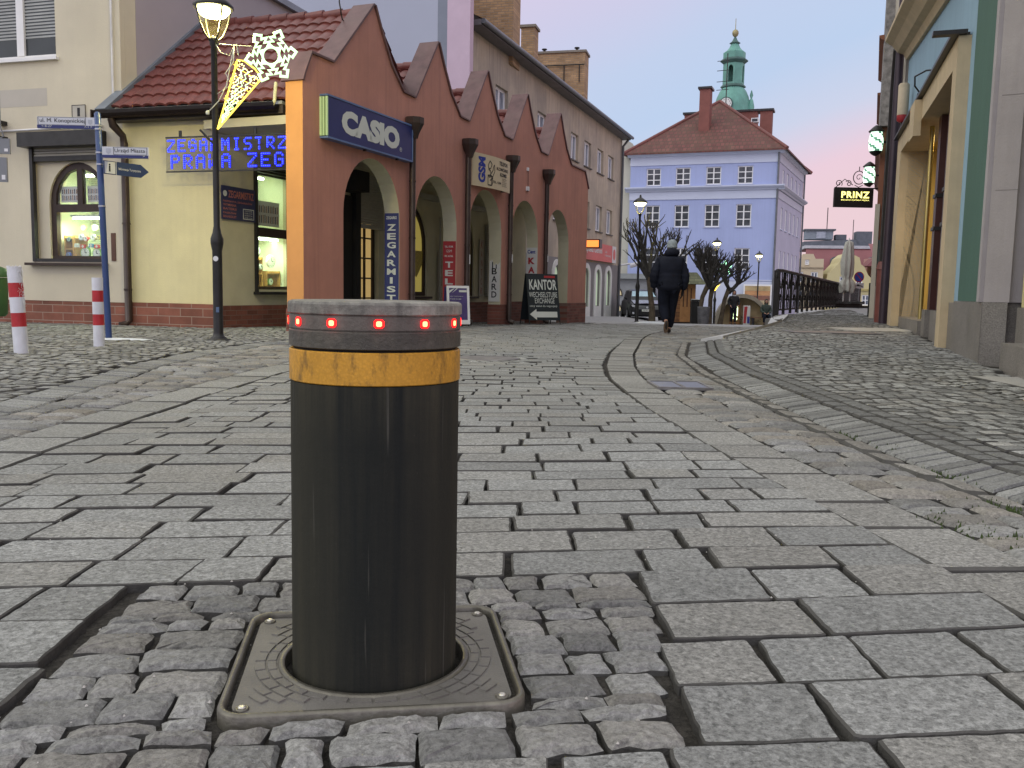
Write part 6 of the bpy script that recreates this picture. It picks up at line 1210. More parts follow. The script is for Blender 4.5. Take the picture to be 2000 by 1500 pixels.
for k in range(60):
    h = random.uniform(.38, .74); a = random.uniform(-.5, .9); r = .061; X, Y_ = x+r*cos(a)-.035*h/.745, y-abs(r*sin(a))-.0; mb.tube([(X, Y_, z+h), (X+random.uniform(0, .015), Y_-.01, z+h+random.uniform(-.02, .02)), (X+random.uniform(.005, .03), Y_-.012, z+h+random.uniform(-.04, .03))], .0012, 4, caps=False)
for k in range(14):
    a = 2*pi*k/14; X, Y_ = x+.055*cos(a)-.035, y+.055*sin(a); mb.tube([(X, Y_, z+.74), (X*1.0+random.uniform(-.01, .01), Y_, z+.745+random.uniform(.0, .014))], [.008, .002], 5)
mb.build('torn_wrapping', M('torn_film', (.6, .6, .6), rough=.4), t)
striped(194, 685, 8.85, .675, .103, 'smoother striped post beside the blue signpost', 0.0)
q = atp(-8, 628, 12.1); x, y = q.x, 12.1; z = zf(x, y); t = thing('waste_bin', 'green plastic litter bin at the left edge of the photo', 'litter bin', (x, y, z)); GRP = M('green_plastic', (.05, .12, .04), rough=.45, var=.15)
MB().lathe((x, y, z), [(.12, .16), (.15, .2), (.17, .66), (.17, .68)], 20).build('body', GRP, t); MB().lathe((x, y, z), [(.185, .685), (.185, .72), (.15, .80), (.05, .84)], 20).build('lid', GRP, t); MB().tube([(x-.1, y, z-.05), (x-.1, y, z+.5)], .025, 8).build('stand', DKM, t)
q = atp(-6, 280, 8.0); fS = F((q.x, 8.0), (1, .1), 0); t = thing('grey_sign_boxes', 'grey backs of traffic signs on a post at the left edge', 'sign', (q.x-.08, 8.0, 0)); SGB = M('sign_back_grey', (.20, .21, .22), rough=.5, var=.1)
MB().tube([(q.x-.1, 8.04, -.1), (q.x-.1, 8.04, 2.6)], .03, 10).build('post', SGB, t); z1 = atp(0, 300, 8).z; z2 = atp(0, 270, 8).z; o = MB().box(fS, -.2, .105, z1, z2, -.02, 0).build('upper_panel', SGB, t); MB().box(fS, .06, .09, z1+.02, z1+.045, .001, .003).build('label', WHT, o); MB().tube([fS.p(.02, z2, -.01), fS.p(.055, z2+.02, -.01), fS.p(.03, z2+.1, -.01), fS.p(.03, z2+.45, -.01)], .006, 6).build('rim', SGB, o)
z1, z2 = atp(0, 355, 8).z, atp(0, 307, 8).z; o = MB().box(fS, -.2, .075, z1, z2, -.02, 0).build('lower_panel', SGB, t); MB().box(fS, .03, .06, z1+.02, z1+.06, .001, .003).build('label', WHT, o)
t = thing('blue_wall_sign', 'blue sign fixed on two brackets to the beige wall', 'sign', FW.p(-3.95, 2.9, .3)); MB().box(FW, -4.2, -3.93, 2.78, 3.2, .28, .31).build('panel', SBL, t)
for h in (2.86, 3.1): MB().box(FW, -3.92, -3.8, h-.03, h+.03, .0, .3).build('bracket', DKM, t)
# ---------------------------------------------------------------- people
def skin(chains, name, mat, parent, sub=1, xf=None):      # chains: list of [(x,y,z,r),...]; joints closer than a millimetre are shared
    vs, es, rs = [], [], []
    def idx(p):
        for i, q in enumerate(vs):
            if (V(q)-V(p[:3])).length < .001: return i
        vs.append(p[:3]); rs.append(p[3]); return len(vs)-1
    for ch in chains:
        ii = [idx(p) for p in ch]; es += [(a, b) for a, b in zip(ii, ii[1:]) if a != b]
    me = bpy.data.meshes.new('s'); me.from_pydata(vs, es, []); ob = bpy.data.objects.new('s', me); COL.objects.link(ob)
    ob.modifiers.new('k', 'SKIN'); 
    for sv, r in zip(me.skin_vertices[0].data, rs): sv.radius = (r, r) if not isinstance(r, tuple) else r
    me.skin_vertices[0].data[0].use_root = True
    s_ = ob.modifiers.new('s', 'SUBSURF'); s_.levels = sub; s_.render_levels = sub
    dg = bpy.context.evaluated_depsgraph_get(); m2_ = bpy.data.meshes.new_from_object(ob.evaluated_get(dg)); bpy.data.objects.remove(ob); bpy.data.meshes.remove(me)
    mb = MB(); mb.add([xf @ q.co for q in m2_.vertices], [tuple(p.vertices) for p in m2_.polygons], sm=True); bpy.data.meshes.remove(m2_); return mb.build(name, mat, parent)
SKN = M('skin', (.42, .24, .17), rough=.6, var=.05, bump=0); NVY = M('navy_puffer', (.009, .011, .020), rough=.75, spec=.2, var=.2, sc=8, bump=.2); TRS = M('dark_trousers', (.009, .011, .019), rough=.9, spec=.15, var=.3, sc=8, bump=.3, bsc=80); SHOE = M('dark_shoe', (.03, .022, .018), rough=.6); SOLE = M('brown_sole', (.13, .085, .05), rough=.8, var=.3, sc=30)
def person(x, y, rz, label, J, coat, trou, z=None, grp=None, hatmat=None, coat_len=.84, quilt=True, hair=None, gl=None, bulk=1.):
    z = zf(x, y) if z is None else z; t = thing('person', label, 'person', (x, y, z), grp); xf = Matrix.Translation((x, y, z)) @ Matrix.Rotation(rz, 4, 'Z')
    j = {k: V(v) for k, v in J.items()}; pv, ch_, nk, hd = j['pelvis'], j['chest'], j['neck'], j['head']
    def P(v, r): return (v.x, v.y, v.z, r)
    body = [[P(pv, (.13, .10)), P(pv.lerp(ch_, .5), (.12, .10)), P(ch_, (.15, .11)), P(nk, (.055, .055)), P(nk.lerp(hd, .5), (.052, .055)), P(hd-V((0, 0, .05)), (.07, .085)), P(hd+V((0, 0, .03)), (.078, .095)), P(hd+V((0, 0, .10)), (.055, .065))]]
    for s_ in 'lr':
        body.append([P(pv, (.13, .10)), P(j[s_+'hip'], .085), P(j[s_+'hip'].lerp(j[s_+'knee'], .5), .075), P(j[s_+'knee'], .055), P(j[s_+'knee'].lerp(j[s_+'ankle'], .4), .052), P(j[s_+'ankle'], .035)])
        body.append([P(ch_, (.15, .11)), P(j[s_+'sh'], .06), P(j[s_+'el'], .042), P(j[s_+'wr'], .027)])
    skin(body, 'body', SKN, t, 1, xf)
    hands = []
    for s_ in 'lr':
        w = j[s_+'wr']; d = (w-j[s_+'el']).normalized(); sd = V((1, 0, 0)) if s_ == 'l' else V((-1, 0, 0)); fw_ = V((0, 1, 0)); pal = w+d*.05
        ch2 = [[P(w-d*.02, .026), P(pal, (.030, .018)), P(pal+d*.03, (.034, .016))]]
        for k, (o_, ln) in enumerate(((-.028, .065), (-.010, .078), (.010, .074), (.028, .058))):
            b0 = pal+d*.03; r_ = b0+fw_*o_; ch2.append([P(b0, (.034, .016)), P(r_+d*.02, .010), P(r_+d*.045+sd*.008, .009), P(r_+d*ln+sd*.024, .008)])
        ch2.append([P(pal, (.030, .018)), P(pal+fw_*.035+d*.01, .010), P(pal+fw_*.042+d*.04+sd*.01, .009)])
        skin(ch2, 'hand', gl or SKN, t, 1, xf)
    hem = V((pv.x, pv.y, coat_len))
    B = bulk; jk = [[P(hem-V((0, 0, .05)), (.185*B, .15*B)), P(hem+V((0, 0, .03)), (.20*B, .16*B)), P(pv+V((0, 0, .14)), (.20*B, .155*B)), P(pv.lerp(ch_, .55), (.195*B, .155*B)), P(ch_, (.205*B, .15*B)), P(ch_.lerp(nk, .65), (.13*B, .11*B)), P(nk+V((0, 0, .015)), (.088, .088)), P(nk+V((0, 0, .05)), (.085, .085))]]
    for s_ in 'lr': jk.append([P(ch_, (.205*B, .15*B)), P(j[s_+'sh'], .088*B), P(j[s_+'sh'].lerp(j[s_+'el'], .5), .082*B), P(j[s_+'el'], .074*B), P(j[s_+'wr'].lerp(j[s_+'el'], .25), .064*B), P(j[s_+'wr'], .05*B)])
    o = skin(jk, 'coat', coat, t, 2, xf)
    if quilt:
        me = o.data
        for v in me.vertices:
            h = v.co.z; n_ = v.normal; k = .5-.5*cos(h*2*pi/.105); v.co += n_*(-.010+.014*k**.5)
    tr = []
    for s_ in 'lr': tr.append([P(pv, (.155, .125)), P(j[s_+'hip'], .108*bulk), P(j[s_+'hip'].lerp(j[s_+'knee'], .5), .10*bulk), P(j[s_+'knee'], .084*bulk), P(j[s_+'knee'].lerp(j[s_+'ankle'], .5), .080*bulk), P(j[s_+'ankle']+(j[s_+'knee']-j[s_+'ankle'])*.08, .066)])
    skin(tr, 'trousers', trou, t, 1, xf)
    for s_ in 'lr':
        a, b = j[s_+'ankle'], j[s_+'toe']; d = (b-a).normalized(); up_ = V((0, 0, 1)); hl = a-d*.04; 
        skin([[P(a+V((0, 0, .0)), .045), P(hl+(b-a)*.02-V((0, 0, .0)), .045), P(a.lerp(b, .5), .046), P(b, .036)]], 'shoe', SHOE, t, 1, xf)
    # face, hair or hat
    hm_ = xf @ hd; R3 = Matrix.Rotation(rz, 3, 'Z')
    def L3(a, b, c_): return hm_+R3 @ V((a, b, c_))
    if hair: 
        mb = MB(); n = 14; vs = []
        prof = [(.0, .135), (.05, .125), (.085, .08), (.098, .02), (.10, -.05), (.105, -.14), (.09, -.22)]
        for r, h in prof: vs += [L3(r*cos(2*pi*k/n), r*1.15*sin(2*pi*k/n)-.018+(-.03 if h < .05 and sin(2*pi*k/n) > .5 else 0)*3, h) for k in range(n)]
        mb.add(vs, [(i*n+k, i*n+(k+1) % n, (i+1)*n+(k+1) % n, (i+1)*n+k) for i in range(len(prof)-1) for k in range(n) if not (i > 2 and sin(2*pi*(k+.5)/n) > .45)], sm=True); mb.build('hair', hair, t)
    if hatmat:
        mb = MB(); n = 18; vs = []
        prof = [(.100, -.005), (.108, .0), (.110, .03), (.104, .035), (.108, .06), (.098, .105), (.07, .14), (.03, .155)]
        for r, h in prof: vs += [L3(r*cos(2*pi*k/n)*.92, r*1.08*sin(2*pi*k/n)-.008, h+.02) for k in range(n)]
        vs.append(L3(0, 0, .18)); m_ = len(vs)-1
        mb.add(vs, [(i*n+k, i*n+(k+1) % n, (i+1)*n+(k+1) % n, (i+1)*n+k) for i in range(len(prof)-1) for k in range(n)]+[((len(prof)-1)*n+k, (len(prof)-1)*n+(k+1) % n, m_) for k in range(n)], sm=True); mb.build('knit_hat', hatmat, t)
    mb = MB(); mb.add([L3(-.012, .088, .0), L3(.012, .088, .0), L3(0, .115, -.02), L3(0, .09, .035)], [(0, 1, 2), (1, 3, 2), (3, 0, 2)]); mb.build('nose', SKN, t)
    for s_ in (-1, 1): mb = MB(); mb.lathe(L3(s_*.032, .085, .02), [(.004, -.008), (.012, 0), (.004, .008)], 8); mb.build('eye', DKM, t)
    return t, xf
q = atp(1306, 652, 17.0); PZ = zf(q.x+.02, 17.)
J = dict(pelvis=(0, 0, .92), chest=(.0, .03, 1.30), neck=(.02, .05, 1.47), head=(.035, .08, 1.60), lhip=(-.095, 0, .88), rhip=(.095, 0, .88), lknee=(-.085, .05, .47), lankle=(-.07, -.26, .22), ltoe=(-.075, -.22, .06), rknee=(.06, .13, .48), rankle=(.035, .05, .075), rtoe=(.04, .22, .035),
         lsh=(-.20, .03, 1.37), rsh=(.20, .03, 1.37), lel=(-.295, -.03, 1.10), rel=(.29, -.02, 1.08), lwr=(-.275, .06, .86), rwr=(.26, .03, .82))
GLV = M('black_glove', (.01, .01, .012), rough=.7)
t, xf = person(q.x-.02, 17.0, rad(-2), 'person in dark quilted coat and grey knit hat walking away with one heel raised', J, NVY, TRS, hatmat=M('grey_knit', (.27, .31, .32), rough=.9, var=.2, sc=40, bump=.8, bsc=60), gl=GLV, bulk=1.32)
skin([[(-.10, .02, 1.49, (.075, .07)), (-.03, -.02, 1.53, (.10, .085)), (.04, -.03, 1.54, (.105, .09)), (.10, -.015, 1.53, (.09, .08)), (.15, .02, 1.49, (.065, .06))]], 'hood', NVY, t, 2, xf)
mb = MB(); mb.add([xf @ V(p_) for p_ in ((-.105, -.285, .235), (-.035, -.285, .235), (-.03, -.275, .10), (-.05, -.25, .03), (-.095, -.25, .03), (-.115, -.275, .10), (-.105, -.275, .24), (-.035, -.275, .24), (-.03, -.26, .10), (-.05, -.235, .03), (-.095, -.235, .03), (-.115, -.26, .10))], [(0, 1, 2, 3, 4, 5), (6, 11, 10, 9, 8, 7), (0, 6, 7, 1), (1, 7, 8, 2), (2, 8, 9, 3), (3, 9, 10, 4), (4, 10, 11, 5), (5, 11, 6, 0)]); mb.build('shoe_sole', SOLE, t)
q = atp(1431, 635, 45.5)
J2 = dict(pelvis=(0, 0, .93), chest=(0, .02, 1.32), neck=(0, .03, 1.49), head=(0, .05, 1.62), lhip=(-.09, 0, .9), rhip=(.09, 0, .9), lknee=(-.08, .08, .5), rknee=(.07, .0, .5), lankle=(-.07, .1, .09), rankle=(.06, -.12, .10), ltoe=(-.07, .27, .04), rtoe=(.06, .04, .04), lsh=(-.18, .02, 1.4), rsh=(.18, .02, 1.4), lel=(-.27, .0, 1.14), rel=(.27, .0, 1.14), lwr=(-.20, .14, .98), rwr=(.20, .14, .98))
t, xf = person(q.x, 45.5, rad(180), 'person in black jacket and pale scarf walking towards the camera between the trees', J2, M('black_coat', (.010, .011, .014), rough=.8), TRS, hair=M('dark_hair', (.015, .012, .010), rough=.6))
skin([[(-.09, .02, 1.49, .045), (-.05, .09, 1.47, .05), (.05, .09, 1.47, .05), (.09, .02, 1.49, .045)], [(0, .11, 1.46, .045), (.0, .125, 1.36, .035)]], 'scarf', M('pale_scarf', (.40, .40, .42), rough=.9, var=.2), t, 1, xf)
q = atp(1495, 628, 45); zq = zf(q.x, 45.)
J3 = dict(pelvis=(0, 0, .50), chest=(0, .0, .88), neck=(0, .01, 1.06), head=(0, .03, 1.19), lhip=(-.1, .03, .50), rhip=(.1, .03, .50), lknee=(-.12, .42, .50), rknee=(.12, .42, .50), lankle=(-.12, .42, .1), rankle=(.12, .42, .1), ltoe=(-.12, .57, .04), rtoe=(.12, .57, .04), lsh=(-.17, .0, .97), rsh=(.17, .0, .97), lel=(-.24, .04, .72), rel=(.24, .04, .72), lwr=(-.1, .28, .62), rwr=(.1, .28, .62))
t, xf = person(q.x, 45, rad(172), 'long haired person in a dark green coat sitting on a bench near the bridge end', J3, M('green_coat', (.03, .045, .035), rough=.6, var=.3), TRS, coat_len=.46, hair=M('dark_hair', (.015, .012, .010)))
fb = F((q.x, 45.15), (1, 0), zq); t = thing('bench', 'plain bench under the sitting person by the bridge end', 'bench', fb.p(0, 0, 0)); MB().box(fb, -.7, .7, .36, .41, -.25, .2).build('seat', M('bench_wood', (.16, .09, .05)), t)
for s_ in (-.6, .55): MB().box(fb, s_, s_+.05, -.1, .358, -.2, .15).build('leg', DKM, t)
# ---------------------------------------------------------------- parked car
q = atp(1262, 629, 43.7); CX, CY = q.x+.02, 43.7; CZ = zf(CX, CY)
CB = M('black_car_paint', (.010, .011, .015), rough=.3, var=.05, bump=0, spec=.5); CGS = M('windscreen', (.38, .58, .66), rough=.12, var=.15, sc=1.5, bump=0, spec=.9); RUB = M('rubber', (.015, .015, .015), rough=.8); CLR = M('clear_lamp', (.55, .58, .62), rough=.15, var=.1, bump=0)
car = thing('parked_car', 'dark parked hatchback facing the camera behind the lamp post and tree trunk', 'car', (CX, CY, CZ))
def loft(st, mat, name, par=car, closed=True, sub=True):    # stations: (y, [(x,z)...half outline from bottom centre to top centre])
    mb = MB(); n = len(st[0][1]); vs = []
    for y, prof in st:
        full = [(x, z) for x, z in prof]+[(-x, z) for x, z in reversed(prof)]; vs += [(CX+x, CY+y, CZ+z) for x, z in full]
    m_ = 2*n; fs = [(i*m_+k, i*m_+(k+1) % m_, (i+1)*m_+(k+1) % m_, (i+1)*m_+k) for i in range(len(st)-1) for k in range(m_)]
    fs += [tuple(reversed(range(m_))), tuple(range((len(st)-1)*m_, len(st)*m_))]; mb.add(vs, fs, sm=False); return mb.build(name, mat, par)
def sec(w, z0, z1, t): return [(w*.80, z0), (w*.97, z0+.1), (w, (z0+z1)*.5), (w*.97, z1-.10), (w*.97-t, z1)]
loft([(-.08, sec(.62, .28, .55, .06)), (0, sec(.78, .22, .66, .08)), (.25, sec(.845, .18, .80, .1)), (1.0, sec(.86, .16, .95, .10)), (1.3, sec(.87, .16, .98, .08)), (3.3, sec(.87, .16, .98, .08)), (3.9, sec(.80, .22, .92, .1)), (4.0, sec(.7, .3, .85, .1))], CB, 'body')
loft([(.95, [(.70, .93), (.72, .95), (.70, .97), (.68, .98)]), (1.55, [(.74, .93), (.72, 1.15), (.66, 1.40), (.58, 1.44)]), (2.2, [(.75, .93), (.73, 1.15), (.68, 1.46), (.56, 1.51)]), (3.1, [(.75, .93), (.73, 1.15), (.66, 1.44), (.56, 1.48)]), (3.85, [(.70, .9), (.70, 1.0), (.66, 1.05), (.6, 1.08)])], CB, 'roof')
mb = MB(); mb.add([(CX+x, CY+y, CZ+z) for x, y, z in ((-.64, .98, .99), (.64, .98, .99), (.55, 1.50, 1.42), (-.55, 1.50, 1.42))]+[(CX+x, CY+y, CZ+z) for x, y, z in ((-.64, 1.02, .97), (.64, 1.02, .97), (.55, 1.54, 1.38), (-.55, 1.54, 1.38))], [(0, 1, 2, 3), (7, 6, 5, 4), (0, 4, 5, 1), (1, 5, 6, 2), (2, 6, 7, 3), (3, 7, 4, 0)]); mb.build('windscreen', CGS, car)  # sky reflection painted in as the glass's pale blue
mb = MB(); mb.add([(CX+x, CY+y, CZ+z) for x, y, z in ((-.60, .20, .815), (.60, .20, .815), (.68, .90, .985), (-.68, .90, .985), (0, .18, .84), (0, .9, 1.0))], [(0, 4, 5, 3), (4, 1, 2, 5)]); mb.build('bonnet', M('bonnet_sheen', (.25, .26, .36), rough=.2, var=.05, bump=0, spec=.8), car)  # sheen painted in as a paler colour than the black body
fc = F((CX, CY), (1, 0), CZ)
MB().prism(fc, [(-.38, .42), (.38, .42), (.34, .30), (-.34, .30)], .02, .09).build('grille', RUB, car)
MB().box(fc, -.26, .26, .44, .55, .09, .11).build('number_plate', SWH, car); txt('DJ 421GN', fc, -.2, .465, .06, SBK, car, width=.4, d=.113)
MB().prism(fc, [(0.05*cos(k*pi/4), .64+.045*sin(k*pi/4)) for k in range(8)], .04, .06).build('badge', CLR, car)
for s_ in (-1, 1):
    o = MB().prism(fc, [(s_*.44, .58), (s_*.70, .64), (s_*.76, .76), (s_*.58, .72)][::s_], -.18, -.02).build('headlight', CLR, car)
    MB().lathe((CX+s_*.66, CY-.03, CZ+.36), [(.05, -.05), (.06, 0), (.05, .05)], 10).build('fog_lamp', CLR, car)
    m_ = MB(); m_.prism(fc, [(s_*.84, .98), (s_*.97, 1.0), (s_*.97, 1.09), (s_*.86, 1.08)][::s_], -1.25, -1.12); m_.build('mirror', CB, car)
    for y in (.75, 3.15):
        w = MB(); w.tube([(CX+s_*.70, CY+y, CZ+.30), (CX+s_*.88, CY+y, CZ+.30)], .31, 24); w = w.build('tyre', RUB, car); MB().tube([(CX+s_*.86, CY+y, CZ+.30), (CX+s_*.885, CY+y, CZ+.30)], .19, 18).build('rim', CLR, w)
# ---------------------------------------------------------------- pollarded trees
BARK = M('bark', (.085, .065, .045), rough=.9, var=.4, sc=8, bump=1., bsc=30, stain=.3, dirt=(.12, .11, .06)); TWG = M('twig_bark', (.05, .047, .042), rough=.9, var=.4, sc=6, bump=.5)
def tree(x, y, label, H, R, trunk, seed, nl=7, lean=(0, 0), dens=1., forks=2):
    rnd = random.Random(seed); z = zf(x, y); t = thing('pollarded_tree', label, 'tree', (x, y, z), 'bare pollarded trees'); c = V((x, y, z)); th = trunk
    top_ = c+V((lean[0], lean[1], th)); pts = [c+V((0, 0, -.1)), c+V((lean[0]*.2+.02, 0, th*.3)), c+V((lean[0]*.5-.02, 0, th*.65)), top_]
    MB().tube(pts, [.125, .09, .082, .10], 12).build('trunk', BARK, t)
    mb = MB(); tw = MB()
    def grow(p, d, l, r, lev):
        k = 4; pts = [p]; q = p.copy(); dd = d.copy()
        for i in range(k):
            dd = (dd+V((rnd.uniform(-.28, .28), rnd.uniform(-.28, .28), rnd.uniform(-.05, .25)))).normalized(); q = q+dd*l/k; pts.append(q.copy())
        (mb if lev < 2 else tw).tube(pts, [r*(1-.42*i/k) for i in range(k+1)], 6 if lev < 2 else 4, caps=lev < 2, sm=True)
        if lev < 2: mb.lathe(q-V((0, 0, r*.8)), [(r*.3, 0), (r*1.0, r*.6), (r*.9, r*1.2), (r*.3, r*1.8)], 6)
        if lev >= 3 or (q-top_).length > R*1.35: return
        nb = [3, 3 if dens < 1.5 else 4, int(2*dens)+1][lev]
        for _ in range(nb):
            o = (q-top_); o = o.normalized() if o.length else V((0, 0, 1)); nd = (dd*.5+o*.45+V((rnd.uniform(-.8, .8), rnd.uniform(-.8, .8), rnd.uniform(-.1, .75)))).normalized(); grow(pts[rnd.choice((2, 3, 4, 4))], nd, l*rnd.uniform(.55, .8), r*(.58 if lev < 2 else .62), lev+1)
    for k in range(nl):
        a = 2*pi*k/nl+rnd.uniform(-.3, .3); e = rnd.uniform(.3, 1.1); grow(top_-V((0, 0, rnd.uniform(0, .25))), V((cos(a)*cos(e), sin(a)*cos(e), sin(e))), R*rnd.uniform(.6, .85), .066, 0)
    cr = mb.build('branches', TWG, t); tw.build('twigs', TWG, cr); return t
q = atp(1273, 632, 28.); tree(q.x, 28., 'bare pollarded tree in front of the parked car, left of the walking person', 3.2, 1.3, 1.45, 3, 9, (-.12, 0), 1.2)
q = atp(1360, 632, 33.); tree(q.x, 33., 'dense dark pollarded tree directly right of the walking person', 3.2, 1.02, 1.55, 11, 9, (.42, 0), 1.6)
q = atp(1384, 632, 34.5); tree(q.x, 34.5, 'slim crooked pollarded tree standing behind the grey planter', 3., .8, 1.5, 23, 6, (.1, 0), 1.)
q = atp(1405, 632, 37.); tree(q.x, 37., 'smallest bare tree, leaning right beside the person with the pale scarf', 3., .85, 1.55, 5, 7, (.36, 0), 1.1)
# ---------------------------------------------------------------- kiosk, shelter, bins, planting
q = atp(1310, 628, 36.5); f = F((q.x, 36.5), (.99, -.14), zf(q.x, 36.5)); WD = M('warm_boards', (.26, .12, .045), rough=.6, var=.3, sc=4, bump=.4, brick=(.99, -.14), bs=(9., .16, .012), bcol=(.09, .04, .02), streak=.3, dirt=(.12, .06, .03)); GRF = M('green_grey_shingle', (.17, .18, .10), rough=.8, var=.2, sc=3, brick=(.99, -.14), bs=(.3, .12, .01), bcol=(.08, .08, .05))
t = thing('wooden_kiosk', 'brown wooden market kiosk with green shingle roof behind the walking person', 'kiosk', f.p(0, 0, -1)); MB().box(f, -.3, .95, .08, 1.65, -1.8, 0).build('wall', WD, t); MB().box(f, -.3, .95, -.2, .078, -1.8, -.05).build('base', DKM, t)
mb = MB(); mb.add([f.p(a, h, d) for a, h, d in ((-.75, 1.62, .3), (1.35, 1.62, .3), (1.0, 2.1, -.5), (-.3, 2.1, -.5), (1.35, 1.62, -2.1), (-.75, 1.62, -2.1))], [(0, 1, 2, 3), (3, 2, 4, 5), (1, 4, 2), (0, 3, 5), (0, 5, 4, 1)]); mb.build('roof', GRF, t)
mb = MB()
for a in (.45, .6, .75): mb.box(f, a, a+.05, .7, 1.45, .002, .02)
mb.build('shutter_slats', M('dark_boards', (.09, .04, .02), rough=.7), t); MB().box(f, .35, .94, .1, 1.6, .001, .0018).build('door', M('light_boards', (.34, .17, .06), rough=.6, var=.2, sc=5), t)
q = atp(1357, 632, 32.); x, y, z = q.x, 32., zf(q.x, 32.); t = thing('tall_litter_bin', 'tall black square litter bin with snow on its lid', 'litter bin', (x, y, z)); f = F((x, y), (1, 0), z); MB().box(f, -.13, .13, 0, .80, -.26, 0).build('body', BLK, t); MB().box(f, -.14, .14, .803, .86, -.27, .01).build('lid', DKM, t); MB().box(f, -.12, .12, .862, .885, -.25, 0).build('snow_cap', SNOW, t); MB().box(f, -.08, .08, .62, .70, .001, .006).build('slot', RUB, t)
q = atp(1373, 634, 31.); x, y, z = q.x, 31., zf(q.x, 31.); t = thing('concrete_planter', 'squat grey stone tub beside the tall black bin', 'planter', (x, y, z)); MB().lathe((x, y, z), [(.17, 0), (.19, .05), (.215, .55), (.22, .6), (.18, .6), (.17, .55)], 18).build('tub', M('tub_stone', (.13, .13, .14), rough=.8, var=.35, sc=8, bump=.5), t); MB().lathe((x, y, z), [(.17, .5), (.17, .555)], 16).build('soil', DIRT, t)
q = atp(1422, 630, 49.); f = F((q.x, 46.), (.98, -.2), zf(q.x, 46.)); t = thing('arched_shelter', 'round arched grey brown shelter with a glowing booth inside, behind the small trees', 'shelter', f.p(0, 0, -1))
out = [(1.42*cos(pi*k/20), -.1+1.68*sin(pi*k/20)) for k in range(21)]; inn = [(1.24*cos(pi*k/20), -.1+1.48*sin(pi*k/20)) for k in reversed(range(21))]
MB().prism(f, out+inn, -2.5, 0).build('arch', M('shelter_skin', (.27, .24, .19), rough=.8, var=.2, sc=3, bump=.4), t); MB().prism(f, inn[::-1], -.9, -.8).build('back_wall', M('shelter_back', (.48, .36, .22), rough=.8), t)
o = MB().box(f, -.62, -.1, -.1, 1.15, -.79, -.35).build('booth', WD, t); MB().box(f, -.5, -.22, .45, .95, -.349, -.33).build('lit_window', E('booth_light', (.8, 1., .6), 2.5), o)
for k, (a, h) in enumerate(((-.45, .35), (-.3, .3), (-.38, .95))): MB().lathe(f.p(a, h, -.25), [(.04, -.06), (.07, 0), (.04, .06)], 8).build('lamp_ball', E('booth_light', (.8, 1., .6), 2.5), o)
f = f.off(.4); t = thing('poster_stand', 'small red and white poster stand at the mouth of the arched shelter', 'poster stand', f.p(.2, 0, 0)); MB().box(f, .02, .36, .0, 1.0, -.03, 0).build('panel', SWP, t); mb = MB(); mb.prism(f, [(.04, .1), (.16, .1), (.22, .95), (.06, .95)], .001, .006); mb.build('red_field', SRD, t); MB().box(f, .22, .34, .1, .45, .001, .006).build('blue_field', SBL, t)
def shrub(px, py, Y, rx, h, n, mat, label, leafy):
    q = atp(px, py, Y); x, y, z = q.x, Y, zf(q.x, Y); t = thing('shrub', label, 'shrub', (x, y, z)); rnd = random.Random(int(px)); mb = MB(); st = MB()
    for _ in range(14): a = rnd.random()*6.3; st.tube([(x+rx*.2*cos(a), y+.1*sin(a), z-.05), (x+rx*.6*cos(a), y+.3*sin(a), z+h*.5), (x+rx*.9*cos(a), y+.4*sin(a), z+h*rnd.uniform(.7, 1.))], [.02, .012, .005], 4, caps=False)
    st.build('stems', TWG, t)
    for _ in range(n):
        a, r = rnd.random()*6.3, rnd.random()**.5; cx, cy = x+rx*r*cos(a), y+rx*.5*r*sin(a); cz = z+h*rnd.random()*(1.05-.55*r*r)
        d = V((rnd.gauss(0, 1), rnd.gauss(0, 1), rnd.gauss(.4, .8))).normalized(); s_ = .05 if leafy else .11; w = V((-d.y, d.x, .01)).normalized()*(.02 if leafy else .005); p0 = V((cx, cy, cz)); mb.add([p0-w, p0+w, p0+d*s_+w*.3, p0+d*s_-w*.3], [(0, 1, 2, 3)])
    mb.build('foliage' if leafy else 'twigs', mat, t)
FOL = M('evergreen', (.035, .065, .02), rough=.7, var=.4, sc=6, bump=0); shrub(1466, 627, 47., .95, .62, 2600, FOL, 'low evergreen shrub spreading right of the person with the pale scarf', True)
PTW = M('purple_twig', (.06, .04, .04), rough=.8, var=.3, sc=6, bump=0); shrub(1458, 622, 47.8, .75, 1.1, 1800, PTW, 'bare brownish shrub rising behind the low evergreen shrub', False); shrub(1480, 622, 48., .55, .85, 1100, PTW, 'smaller bare shrub next to the sitting person', False)
# ---------------------------------------------------------------- bridge railing
A_, B_ = V((6.38, 21.9)), V((22.3, 58.)); dR = (B_-A_).normalized(); LR = (B_-A_).length; IR = M('wrought_iron', (.018, .016, .015), rough=.45, metal=.4, var=.3, sc=5); PZL = []
rl = thing('bridge_railing', 'long black wrought iron railing with wavy bars along the raised pavement', 'railing', (A_.x, A_.y, zf(A_.x+.2, A_.y)))
def gy(s_): q = A_+dR*s_; return zf(q.x+.35, q.y)
fR = F((A_.x, A_.y), (dR.x, dR.y), 0)
npan = 27; pw = LR/npan
mb = MB(); N_ = 40; pts = [fR.p(LR*k/N_, gy(LR*k/N_)+1.10+(-.03 if k == 0 else 0), 0) for k in range(N_+1)]; mb.tube([fR.p(-.04, gy(0)+.9, 0), fR.p(-.02, gy(0)+1.02, 0)]+pts, .045, 8); mb.build('handrail', IR, rl)
mb = MB(); mb.tube([fR.p(LR*k/N_, gy(LR*k/N_)+.12, 0) for k in range(N_+1)], .022, 6); mb.build('bottom_rail', IR, rl)
MB().box(fR, -.06, .16, gy(0)-.3, gy(0)+1.08, -.06, .06).build('end_post', IR, rl)
rnd = random.Random(4); pm = None
